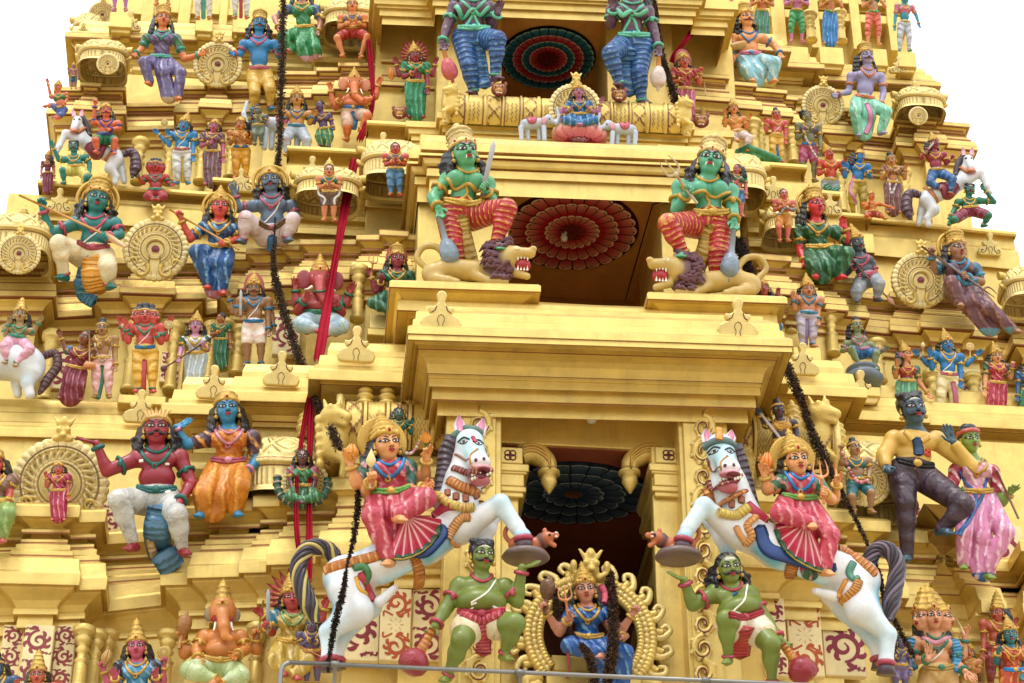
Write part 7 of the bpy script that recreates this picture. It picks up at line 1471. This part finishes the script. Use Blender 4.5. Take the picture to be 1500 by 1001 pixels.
# small figures in front of shrine roofs
std(482,244,326,'boy in a teal vest with pale snakes over his shoulders on a shrine roof',.1,'c47a50','cc','','st',0,0,low=('shorts','5a4438','8a6a50',2.),up=('vest','245f5e','4a8a88',0),crown=None,hair='bunhair',face='w',hh=17,hands=('curl','curl'),lines=[('shoulder_snake','c9c0b8',.10,.9,[(466,276),(468,286),(476,292),(474,300)]),('shoulder_snake','c9c0b8',.10,.9,[(498,276),(496,286),(490,292),(490,300)])],group='small gable and roof statues')
std(579,212,289,'red skinned boy in a violet vest and blue trousers with folded hands',.3,'b4463c','cc','','st',0,0,low=('dhoti','3f6f96','86a8c0',2.6),up=('vest','6a5868','8a7888',0),crown=None,hair='bunhair',face='w',hh=17,hands=('curl','curl'),group='small gable and roof statues')
std(1148,279,356,'small rosy boy in an orange cloth holding a grey snake',.25,'bf5f54','cc','','sx',.06,0,low=('shorts','c07a2a','e0b060',2.),crown=None,hair='bunhair',face='w',hh=15,hands=('grip','grip'),items=[('snake',1132,312,1168,304,(.8,.8),'8a8e90','b0b4b4')],group='small gable and roof statues')
std(1080,242,320,'small pink figure in blue shorts half hidden behind the green guardian',-.2,'b85a54','cd','','st',0,0,low=('shorts','2f6a9a','6a9ac0',2.),up=('choli','2f6a5a','5a9a8a',0),crown=None,hair='long',sex='f',yaw=-.8,hh=14,group='small gable and roof statues')
# ledge one, right
fig('H 1118,424; N 1122,440; P 1126,470; LE 1108,460; LH 1112,474,.5; RE 1144,452; RH 1141,432,.4; LK 1112,480,1.; LF 1120,494,.9; RK 1140,478,1.; RF 1134,494,.9; B 1126,498','woman in a striped blue skirt half hidden by the dark garland',20,.55,'a84f44',('skirt','256499','88a8c8',2.8),('sari','7a3a4a','a86a70'),'cone','long',None,'r',0,'f','f',-.1,.02,group='seated statues under the middle ledge')
std(1183,417,510,'tan man in a grey lilac dhoti standing with one palm raised',Y1-.05,'c0805a','ud','','st',-.02,0,low=('dhoti','aca4b8','e4dfe4',2.6),crown='cone',hair='long',jewel='3f8096',hh=21,hands=('open','curl'),lines=[('hanging_sash','7a6a96',.14,.35,[(1182,468),(1181,488),(1180,506)])],group=G1)
fig('H 1255,478; N 1256,494; P 1262,516; LS 1240,504; RS 1276,506; LE 1234,514; LH 1244,512,.9; RE 1288,516; RH 1296,512,.4; LK 1247,512,1.1; LF 1261,538,1.; RK 1284,518,1.1; RF 1280,539,1.; B 1264,540','sage green hermit with topknot seated on a dark round pot',19,.45,'74825a',('shorts','2f6a9a','6a9ac0',2.),None,'bun','long',None,'w',0,'m','m',.05,.02,thread=1,jewel='b07a8a',group=G1)
pt=MB(); lathe(pt,[(.22,0),(.27,.03),(.30,.10),(.26,.16),(.20,.19),(.24,.21),(.26,.25),(.22,.28)],P(1266,564,.4),(0,0,1),24,hx('5f6c78')); tag(pt.build('stone_pot',M_PAINT),'dark blue grey pot seat under the sage green hermit','pot')
fig('H 1327,521; N 1327,537; P 1328,562; LE 1312,552; LH 1314,536,.6; RE 1346,560; RH 1360,578,.4; LK 1318,584,.4; LF 1318,606; RK 1338,586,.4; RF 1338,606','orange skinned woman in a red blouse and green skirt turned to the blue figure',19,Y1+.1,'c88658',('skirt','3f7d52','8ab894',2.6),('sari','9c2a34','d06a60',1,'2f6a40'),'cone','long',None,'r',0,'f','f',.75,.02,hands=('open','curl'),items=[('lotus',1318,536,1320,522,(.7,.7),'c0708a')],group=G1)
std(1388,496,611,'bright blue four armed figure in a cream dhoti holding conch and discus',Y1+.1,'1c6ea8','ud','ww','st',.02,-1,low=('dhoti','d8cc98','f0e8c8',2.6),crown='cone',hair='long',thread=1,face='v',hh=21,belt='b0566a',hands=('open','curl','pinch','pinch'),items=[('conch',1352,520,1352,508,(.1,.1),'d0b488'),('disc',1421,524,1421,508,(.1,.1),'d0b070')],lines=[('hanging_sash','b0627a',.18,.35,[(1396,560),(1400,585),(1402,606)])],group=G1)
std(1460,514,616,'fair woman in a red silk sari holding a pink lotus bud',Y1+.1,'cc905e','du','','st',.02,-1,low=('skirt','a82240','d88a80',3.,'2a4a80'),up=('sari','a82640','d88a80',1,'2a5a3c'),crown='cone',sex='f',hh=19,hands=('open','grip'),items=[('lotus',1482,556,1483,538,(.4,.4),'c05a78')],group=G1)
std(1506,530,622,'green skirted figure cut by the frame edge beside the red sari woman',Y1+.1,'2a5a80','du','','st',low=('skirt','2f7040','7aa87a',3.),up=('sari','2a5a86','6a9ac0'),crown='cone',sex='f',hh=18,group=G1)
# ------------------------------------------------------------------ ledge two
G2='standing statues of the upper ledge'
fig('H 155,164; N 156,177; P 154,202; LE 138,176; LH 139,154,.3; RE 175,188; RH 160,190,.8; LK 140,206,1.; LF 143,222,.8; RK 168,206,.6; RF 166,224,.5; B 154,215','orange moustached rider in green shorts on the upper left horse',20,1.5,'c85f38',('shorts','23704a','5aa080',2.),None,'cap','long',None,'r',1.,'m','m',.1,.02,hands=('grip','curl'),jewel='4a4a86',group=G2)
fig('H 108,216; N 109,229; P 111,248; LE 86,234; LH 78,216,.4; RE 131,240; RH 131,260,.4; LK 92,250,.9; LF 94,268,.6; RK 128,260,.9; RF 124,270,.5','teal kneeling bearer with a yellow cloth under the upper left horse',18,1.55,'1c746c',('shorts','c4bc5c','e4e0a0',2.),None,None,'short',None,'w',1.,'m','m',0,.02,fat=.4,hands=('open','curl'),group=G2)
fig('H 85,129; N 86,138; P 90,160; LE 74,140; LH 70,122,.3; RE 98,146; RH 94,152,.5; LK 76,154,.4; LF 66,156,-.4; RK 86,172,.3; RF 76,172,-.4; B 84,172','small orange winged figure projecting past the left edge of the tower',13,2.1,'bf603f',('shorts','4a5f9a','8a8ac0',2.),('vest','2f6a3f','5f9a60',0),'cone',None,None,'r',0,'m','m',-.5,.02,group=G2)
std(108,94,132,'tiny violet figure above the winged one at the tower edge',2.6,'8a5a6a','ud','','st',low=('shorts','2a4a5a','5a7a8a',2.),crown='cone',hair=None,group=G2)
std(70,226,284,'plum robed figure at the left end of the upper ledge',1.95,'b06a4c','dd','','st',low=('skirt','7a2f48','a86a78',3.),up=('sari','7a3048','a86a78'),crown='cone',sex='f',yaw=-.9,group=G2)
fig('H 228,244; N 228,257; P 228,282; LE 210,268; LH 200,256,.4; RE 246,268; RH 251,270,.4; LK 216,288,.8; LF 226,292,.9; RK 240,288,.8; RF 230,292,.9; B 228,292','red three faced figure with black topknot seated low behind the ledge',18,1.9,'a8302e',('dhoti','9a2f3a','c86a60',2.),None,'bun','bunhair',None,'r',0,'m','m',0,.02,faces=1,hands=('grip','open'),jewel='4a8a70',group=G2)
std(267,176,272,'sky blue four armed figure in a white dhoti with a raised discus',Y2-.1,'2f7fb6','ud','wf','st',-.01,3,low=('dhoti','c9ccc8','f0eee8',2.6),crown='cone',thread=1,face='w',hh=20,belt='a85a6a',hands=('pinch','curl','pinch','curl'),items=[('disc',242,190,241,180,(.2,.2),'c0a058')],lines=[('hanging_sash','b8a04a',.16,.35,[(268,230),(268,250),(268,268)])],group=G2)
std(311,178,274,'pink faced woman in a brown violet sari beside the sky blue figure',Y2-.1,'ad5a72','cd','','st',-.01,3,low=('skirt','6a4854','a88a7a',3.),up=('sari','74505e','a88a80'),crown='cap',sex='f',hh=18,group=G2)
std(353,176,264,'orange brown flute player with a yellow dhoti and blue belt',Y2-.05,'b97338','fp','','st',.01,0,low=('dhoti','cc961e','b83a2a',2.6),crown='cap',hh=19,belt='2a6a9a',yaw=-.4,group=G2,items=[('stick',336,206,356,200,(.7,.7),'b08a4a')])
std(378,158,214,'grey green bearded hermit beside the elephant trunk',Y2-.3,'56655a','uc','','st',low=('shorts','6a7a6a','9aa89a',2.),crown='bun',hair='long',yaw=.4,hh=14,group=G2)
fig('H 435,146; N 435,163; P 434,190; LE 416,182; LH 420,196,.5; RE 454,180; RH 460,170,.4; LK 418,204,1.; LF 420,226,.8; RK 450,206,1.; RF 446,226,.8; B 434,215','golden skinned bejewelled man seated holding a violet child',22,S2-.75,'c08840',('dhoti','a9b8c2','b06a78',2.),None,'cone','long',None,'w',0,'m','m',0,.02,jewel='4a7a90',group=G2)
fig('H 469,156; N 471,168; P 475,192; LE 460,180; LH 462,166,.4; RE 486,182; RH 488,188,.4; LK 466,200,.9; LF 470,212,.8; RK 484,200,.9; RF 480,214,.8; B 474,208','small dark violet woman leaning on the golden seated man',16,S2-.8,'58406c',('skirt','3f7a54','b8b45c',2.6),None,None,'bunhair',None,'r',0,'f','f',-.5,.02,group=G2)
r=elephant_man('H 519,122; N 519,140; P 517,164; LS 502,148; RS 536,148; LE 492,158; LH 497,146,.8; RE 544,156; RH 536,150,.8; LE2 488,152; LH2 484,132; RE2 550,142; RH2 555,124; LK 509,186,.3; LF 508,204; RK 538,170,1.; RF 528,190,.8','orange elephant headed dancer with a blue sash and one knee lifted',23,Y2-.15,'c8703c',[(519,126,.45),(520,140,.75),(530,148,.9),(544,144,.9)],'c07a50','cone',low=('shorts','c9a890','d8d0c8',2.),fat=.55,neck=1,belt='2a6aa0',hands=('open','curl','pinch','pinch'),lines=[('hanging_sash','2a6aa0',.18,.35,[(517,164),(520,178),(518,190)])],group=G2)
eyes_on(r,[('eye','',512,119,.5,0,0,0,0),('eye','',527,119,.5,0,0,0,0),('tusk','e6dfcc',511,130,.55,507,136,.8,.07),('tusk','e6dfcc',528,131,.55,532,138,.8,.07),('snake','c9885c',540,160,.6,526,190,.8,.12)],None,23,Y2-.15)
std(609,74,176,'wine red woman in a green sari with red flame back plate',Y2-.3,'8f3040','cd','uu','st',.01,-1,low=('skirt','1c7a52','6ab890',3.),up=('choli','1f7d56','6ab890'),crown='cone',halo='flame',sex='f',hh=22,face='w',hands=('pinch','curl','pinch','pinch'),items=[('flame',574,118,572,98,(.1,.1),'c87a2a')],group=G2)
std(1003,82,188,'copper faced woman in a red sari with pink back plate',Y2-.35,'b9563c','cu','','st',.01,-1,low=('skirt','b0506a','e0a0a8',3.),up=('sari','9c2a34','d07a60'),crown='cap',halo='petal',sex='f',hh=21,hands=('curl','grip'),items=[('stick',1034,140,1031,118,(.3,.3),'b09060')],group=G2)
fig('H 1074,160; N 1075,173; P 1080,196; LE 1062,184; LH 1062,168,.5; RE 1094,188; RH 1098,174,.4; LK 1066,200,1.; LF 1082,206,1.1; RK 1098,202,1.; RF 1092,220,.9; B 1080,214','orange four armed seated man with a white and green lower cloth',17,1.75,'c8803f',('dhoti','cfc0bc','c86a4a',2.),None,'cone','long',None,'w',0,'m','m',0,.02,group=G2)
gcl=MB(); o=P(1100,228,1.7)
for i in range(9): tube(gcl,smooth_line([o+A(-.25+.02*i,-.02*i,.06),o+A(-.05+.05*i,-.05,-.02-.004*i),o+A(.2+.035*i,.02,-.06)],8),np.linspace(.05,.07,8),hx('23704a'),7,hx('5aa07a'),.4)
tag(gcl.build('spread_cloth',M_PAINT),'green spread cloth train under the orange seated man','cloth')
std(1138,162,240,'rose skinned man with black topknot in a yellow dhoti and blue sash',Y2-.25,'bf504e','ud','','st',.01,-1,low=('dhoti','cfa23c','ecdc9a',2.6),crown='bun',hair='bunhair',thread=1,face='w',hh=16,lines=[('hanging_sash','2a6aa0',.18,.35,[(1139,212),(1140,225),(1140,238)])],group=G2)
std(1184,162,270,'olive furred monkey like figure in mauve shorts looking up hand at mouth',Y2-.1,'6f6f4e','pd','','st',.04,-3,low=('shorts','983a5e','c88aa0',2.),up=('vest','5a4a5a','6a5a6a',0),crown=None,hair='short',yaw=.6,nod=.2,face='',hh=19,belt='2a6aa0',lines=[('flower_garland','d8cfc8',.09,.9,[(1176,190),(1186,212),(1196,230),(1204,244)],'b03a44')],group=G2)
std(1216,218,316,'red monkey faced figure in a green kilt and grey trousers',Y2-.05,'b8442f','cu','','st',.05,-3,low=('dhoti','8a9aa4','c0c8cc',2.4),crown='cone',hair=None,yaw=.5,face='w',must=.8,hh=18,lines=[('kilt','2f7a5a',.3,.4,[(1209,272),(1218,282),(1228,274)],'7ab89a')],group=G2)
std(1257,222,319,'vivid blue flute bearer with a yellow green dhoti and pink sash',Y2-.1,'1d72b2','uf','','sx',.0,2,low=('dhoti','a88f2e','3f7a6a',2.6),crown='cap',hair='long',yaw=.6,hh=18,hands=('pinch','open'),lines=[('hanging_sash','b86a90',.16,.4,[(1252,258),(1246,280),(1254,300)])],group=G2)
std(1308,228,315,'golden faced woman with a black bun in a brown violet sari',Y2-.15,'bf8044','fu','','st',.05,-3,low=('skirt','76484a','a88a70',3.),up=('choli','8a5a4a','b89a7a'),crown='bun',hair='bunhair',sex='f',yaw=-.4,hh=18,lines=[('flower_garland','d8d4d0',.09,.9,[(1300,262),(1306,284),(1314,264)],'4a6ab0')],group=G2)
fig('H 1276,288; N 1276,297; P 1278,312; LE 1268,306; LH 1272,300,.5; RE 1292,300; RH 1306,304,.5; LK 1270,316,.6; LF 1274,320,.5; RK 1290,316,.6; RF 1296,320,.5; B 1282,321','little orange crouching figure between the blue flute bearer and the golden woman',13,Y2-.35,'c8682f',('shorts','b03a2a','d8dcd8',2.),None,'cap',None,None,'r',0,'m','m',.3,.02,group=G2)
fig('H 1368,211; N 1368,224; P 1372,252; LE 1350,232; LH 1356,222,.5; RE 1386,240; RH 1394,232,.6; LK 1362,268,.6; LF 1378,276,.5; RK 1396,262,1.; RF 1392,284,.7; B 1376,268','maroon skinned sword rider in blue striped trousers on the upper right horse',18,1.45,'8f2c38',('dhoti','2a5c96','88a8cc',2.8),('vest','8a2f38','b06a60',0),'cone','long',None,'w',1.,'m','m',.4,.02,hands=('grip','grip'),items=[('sword',1354,226,1372,204,(.7,.5),'b8b4ac','8a6a3a')],group=G2)
fig('H 1420,279; N 1418,292; P 1421,308; LE 1398,308; LH 1392,318,.4; RE 1456,296; RH 1442,278,.4; LK 1398,322,.9; LF 1390,328,.5; RK 1448,316,.9; RF 1440,330,.5; B 1420,330','emerald kneeling bearer with maroon loincloth under the upper right horse',19,1.5,'1c6a50',('shorts','7a2440','b06a78',2.),None,None,'short',None,'w',1.,'m','m',0,.02,fat=.4,group=G2)
# ------------------------------------------------------------------ top ledge
G3='statues of the topmost ledge in view'
fig('H 516,9; N 516,22; P 517,46; LE 498,40; LH 510,34,.8; RE 534,40; RH 524,34,.8; LK 494,56,1.; LF 503,82,.8; RK 538,54,1.; RF 528,83,.8; B 516,84','orange legged seated man with folded arms and red shorts on a shrine roof',21,2.35,'cf7f4e',('shorts','a02a22','c86a50',2.),('vest','6f6a7c','a8a0a8',0),'bun','bunhair',None,'w',0,'m','m',0,.02,group=G3)
std(176,-80,20,'lilac legged statue cropped by the upper frame edge',3.55,'a86aa8','dd','','st',low=('shorts','9a5aa0','c89acc',2.),crown='cone',group=G3)
std(298,-72,32,'white dhoti statue with mint sash cropped by the upper frame edge',3.5,'b0805a','dd','','st',low=('dhoti','c9c4bc','efece4',2.6),crown='cone',lines=[('hanging_sash','4a9a84',.2,.35,[(298,-10),(298,10),(298,28)])],group=G3)
std(353,-74,31,'white dhoti statue with red hem cropped by the upper frame edge',3.5,'a8705a','dd','','st',low=('dhoti','cbc8c2','f0eee8',2.6,'4aa090'),crown='cone',lines=[('hanging_sash','b83a4a',.16,.35,[(353,-10),(353,10),(353,27)])],group=G3)
std(238,-90,12,'orange legged statue behind the crown of the violet sari woman',3.7,'c07a4c','dd','','st',low=('shorts','c8a080','d8c0a0',2.),crown='cone',group=G3)
std(1167,-30,66,'pink skinned musician in green shorts with clasped hands on a small block',3.45,'bc6a96','cc','','st',0,0,low=('knee','2f8a50','7ab88a',2.6),up=('choli','2a5a9a','5a8ac0',0),crown='cone',hh=16,group=G3)
std(1216,-26,68,'flute player in a long blue skirt on the middle block of the top ledge',3.45,'c47e48','pf','','st',0,0,low=('skirt','2270b2','6aa8d8',3.),up=('choli','c09a3a','d8c07a',0),crown='cap',hh=16,belt='3f8a4a',items=[('stick',1216,2,1222,20,(.8,.8),'b06a3a')],group=G3)
std(1279,-28,70,'musician in coral red shorts with a green shawl playing a flute',3.45,'cb8a5c','pf','','st',0,0,low=('knee','c85a44','e8a088',2.6),up=('vest','2a6a4a','5a9a7a',0),crown='cap',hh=16,belt='4a9a5a',items=[('stick',1276,0,1286,18,(.8,.8),'5aa08a')],group=G3)
std(1325,-8,78,'teal skinned man in pink vest and pale trousers on the top ledge',3.4,'1f7f90','do','','st',.02,0,low=('trousers','b0b8c4','dfe2e6',2.),up=('choli','b86a7c','d09aa4',0),crown=None,hair='short',yaw=.9,hh=15,group=G3)
std(1062,-84,16,'figure in coral skirts cropped by the upper frame edge near the red cloth',3.35,'c8785a','dd','','st',low=('skirt','cf6a58','e8a090',3.),crown='cone',group=G3)
std(1116,-28,66,'orange armed person with clasped hands and green skirt behind the long haired man',3.45,'c0703f','cc','','st',low=('skirt','2f7f58','9a8ac0',3.),crown='cone',group=G3)
fig('H 1049,37; N 1050,48; P 1053,78; LE 1038,64; LH 1046,60,.6; RE 1066,64; RH 1072,66,.6; LK 1044,88,1.; LF 1044,108,.7; RK 1074,86,1.; RF 1064,112,.8; B 1054,100','small boy in a blue grey vest and pink shorts with a gold drum',16,2.55,'c8744c',('shorts','bc5a6c','e0a0a8',2.),('choli','5f7086','8a98a8',0),None,'bunhair',None,'w',0,'m','m',.2,.02,items=[('drum',1070,70,1092,64,(1.,1.),'b08a4a','b89a5a')],group=G3)
# small lions at the feet
def lionface(label,px,py,s,Y,q=1):
    b=Beast('lion_head_statue',label,'lion statue',(px,py+10*s),Y,'8a4a3a',10,'small lion faces by the statues feet'); f=lambda x,y,d=0:(px+x*s,py+y*s,d*s)
    b.e(f(0,0,0),(15*s,13*s,12*s),3*s,'6a3038'); b.e(f(0,-2,8),(11*s,10*s,9*s),3*s); b.e(f(0,2,16),(8*s,5*s,7*s),3*s,'b08040'); 
    for x in (-6,6): b.e(f(x,-6,15),(3.5*s,3.5*s,3*s),1*s,'c9a050'); b.e(f(x*1.8,-10,4),(4*s,5*s,3*s),2*s)
    b.body(max(.008,.011*s),.02); [b.blobs('eye',[f(x,-6)[:2]+(1.6*s,)],1,'101010',.012) for x in (-6,6)]
    mb=MB(); c_=b.L(*f(0,7,18)); ball(mb,c_,A(.075,.03,.04)*s,hx('7a1420'))
    for x in (-4,-1.5,1.5,4): ball(mb,c_+A(x*.01*s,.012*s,.03*s),A(.012,.02,.012)*s,hx('e6e0d0'),6,5)
    b.put('mouth',mb)
for a in (('orange brown lion face by the foot of the purple guardian with orange mace',731,132,.85,.45),('grey green lion face by the foot of the purple guardian lifting a finger',907,140,.85,.45),('red lion face at the feet of the woman with red flame back plate',585,166,.8,1.7),('purple red lion face at the feet of the copper faced woman',1027,178,.9,1.6)): lionface(*a)
# ------------------------------------------------------------------ dried garlands, ribbons, railing
def garland(label,pts,r0,n,col='4a3c32'):
    """rope of withered leaves; pts: (px,py,Y,radius factor)"""
    q=np.array([np.r_[P(p[0],p[1],p[2]),p[3]] for p in pts]); c=smooth_line(q,260); mb=MB(); rnd=np.random.RandomState(len(pts)*7+n)
    tube(mb,c[:,:3],np.maximum(.012,c[:,3]*r0*.45),hx('2a221e'),6)
    m=int(n*1.7); t=rnd.rand(m)*258; i=t.astype(int); f=(t-i)[:,None]; cc=c[i]*(1-f)+c[i+1]*f
    keep=rnd.rand(m)<np.clip(cc[:,3]*1.6,.05,1); cc=cc[keep]; m=len(cc)
    d=rnd.normal(size=(m,3)); d/=np.linalg.norm(d,axis=1)[:,None]; pos=cc[:,:3]+d*(cc[:,3:4]*r0*rnd.uniform(.5,1.08,(m,1)))
    a=rnd.normal(size=(m,3)); a=d*.6+a*.5+A(0,0,-.25); a/=np.linalg.norm(a,axis=1)[:,None]; b=np.cross(a,rnd.normal(size=(m,3))); b/=np.linalg.norm(b,axis=1)[:,None]
    L=rnd.uniform(.02,.038,(m,1)); W=L*rnd.uniform(.25,.45,(m,1)); nn=np.cross(a,b)
    V=np.stack([pos-a*L*.5,pos+b*W+nn*W*.5,pos+a*L,pos-b*W+nn*W*.5],1).reshape(-1,3); base=hx(col); C=np.repeat(base*rnd.uniform(.5,1.7,(m,1))+A(.01,.004,0)*rnd.rand(m,1),4,0)
    k=np.arange(m)[:,None]*4; mb.add(V,np.hstack([k,k+1,k+2,k+3]),None,C)
    return tag(mb.build('dried_garland',M_LEAF),label,'garland',None)
garland('long dark withered garland hanging down the left of the tower from the top edge',[(416,-20,1.8,1.),(414,60,1.6,1.),(412,130,1.4,1.),(410,200,1.2,.9),(406,250,1.0,.75),(404,300,.8,.18),(402,350,.55,.14),(400,378,.4,.5),(406,420,.2,.95),(420,470,0,1.),(436,520,-.3,1.05),(450,550,-.5,.7),(454,572,-.7,.2),(464,590,-1.0,.85),(482,622,-1.4,1.1),(498,658,-1.9,.95)],.072,5200)
garland('thin dark garland string trailing over the white horse with the gold streaked tail',[(528,692,-2.9,.55),(524,740,-3.05,.6),(518,790,-3.15,.5),(508,830,-3.2,.16),(504,860,-3.2,.5),(494,900,-3.15,.6),(486,940,-3.05,.45),(480,985,-3.,.2)],.07,1600,'332a24')
garland('dark withered garland hanging beside the right purple guardian',[(956,-20,1.0,.55),(962,30,1.0,.6),(970,80,1.0,.75),(978,110,1.0,.9),(990,145,1.0,1.35),(1000,165,1.05,1.3),(1008,190,1.1,.7)],.072,2400)
garland('long dark withered garland running down beside the big gold cornice to the right horse',[(1085,350,-.3,.9),(1094,385,-.5,1.1),(1108,420,-.8,.7),(1116,455,-1.0,.6),(1134,490,-1.2,.7),(1150,530,-1.3,1.),(1164,565,-1.4,1.15),(1176,592,-1.5,.7),(1188,630,-1.6,.85),(1204,665,-1.7,1.1),(1222,700,-1.8,.7),(1240,735,-1.9,.4),(1262,778,-2.0,.4),(1280,820,-2.2,.35),(1290,850,-2.4,.4),(1296,880,-2.55,.3),(1316,920,-2.2,.45),(1340,965,-1.9,.4)],.072,5600)
garland('dry brown garland looped over the left shoulder of the enthroned goddess',[(810,850,-1.74,.7),(816,880,-1.89,1.),(822,905,-2.09,.9),(842,935,-2.34,.6),(862,960,-2.69,.9),(872,1000,-2.74,1.1)],.058,1800,'4a382c')
garland('dry brown garland hanging straight over the right side of the enthroned goddess',[(892,838,-1.74,1.),(896,870,-2.04,1.2),(898,905,-2.34,1.25),(898,945,-2.64,1.2),(894,975,-2.74,1.2),(888,1010,-2.74,1.1)],.058,2600,'4a382c')
garland('small dark garland behind the tail of the right niche lion',[(1078,352,-.6,.9),(1086,372,-.7,1.2),(1096,398,-.8,.9)],.09,700,'26201e')
def ribbon(label,pts,w,col='a3122c',tw=0.):
    """strip of cloth; pts: (px,py,Y)"""
    c=smooth_line(np.array([P(*p) for p in pts]),70); mb=MB(); t=np.gradient(c,axis=0); t/=np.linalg.norm(t,axis=1)[:,None]
    s_=np.cross(t,A(0,-1,0)); s_/=np.linalg.norm(s_,axis=1)[:,None]; n=np.cross(s_,t); k=11; u=np.linspace(-1,1,k); W=w*(1+.18*np.sin(np.linspace(0,9,70)))
    fold=.028*np.sin(u*7.)[None,:]*(1+.4*np.sin(np.linspace(0,14,70)))[:,None]
    V=c[:,None]+s_[:,None]*(u*1.)[None,:,None]*W[:,None,None]+n[:,None]*fold[...,None]
    V=np.concatenate([V.reshape(-1,3),(V+n[:,None]*-.006).reshape(-1,3)]); Q=grid_faces(70,k); mb.add(V,np.vstack([Q,Q[:,::-1]+70*k]),None,hx(col)); 
    return tag(mb.build('red_ribbon',M_CLOTH),label,'ribbon')
ribbon('crimson cloth strip hanging in front of the elephant headed dancer',[(540,58,2.0),(544,100,1.85),(546,150,1.7),(536,185,1.6),(526,206,1.5)],.045)
ribbon('broad crimson cloth strip slanting across the red elephant headed figure',[(520,232,1.1),(508,290,.75),(497,350,.4),(486,410,.0),(476,470,-.4),(466,528,-.95)],.062)
ribbon('long crimson strip falling straight below the middle ledge behind the gold streaked tail',[(458,560,-.85),(455,620,-1.0),(453,700,-1.2),(453,780,-1.35),(452,850,-1.5)],.042)
ribbon('narrow crimson strip beside the long one over the brown seated woman',[(457,565,-.9),(446,620,-1.0),(436,690,-1.25),(434,760,-1.35),(438,810,-1.45)],.032)
ribbon('crimson cloth knotted around the figure with the pink back plate',[(984,92,1.6),(990,78,1.5),(1004,60,1.45),(1016,44,1.5)],.05)
ribbon('crimson cloth tucked under the upper frame edge beside a lyre shaped crest',[(996,-6,2.6),(1006,4,2.55),(1022,8,2.5),(1032,-4,2.55)],.06)
rl=MB(); YR=-3.6
p0,p1=P(424,991,YR),P(1372,992,YR); p1[2]=p0[2]=(p0[2]+p1[2])/2
tube(rl,smooth_line([p0+A(-.10,0,-.5),p0+A(-.10,0,-.14),p0+A(-.07,0,-.04),p0+A(0,0,0)],12),.027,hx('8a8a88'),12); tube(rl,[p0,p1],.027,hx('8f8f8c'),14); tube(rl,smooth_line([p1,p1+A(.07,0,-.04),p1+A(.10,0,-.14),p1+A(.10,0,-.5)],12),.027,hx('8a8a88'),12)
rr=tag(rl.build('steel_railing',M_STEEL),'grey steel pipe railing crossing the lower edge in front of the doorway','railing')
for px in (490,762,1033,1304):
    mb=MB(); b=P(px,992,YR); b[2]=p0[2]; tube(mb,[b+A(0,0,-.03),b+A(0,0,-.6)],.024,hx('8a8a88'),10); lathe(mb,[(.042,-.05),(.042,.05)],b,(1,0,0),14,hx('80807c')); o=mb.build('rail_post',M_STEEL); o.parent=rr
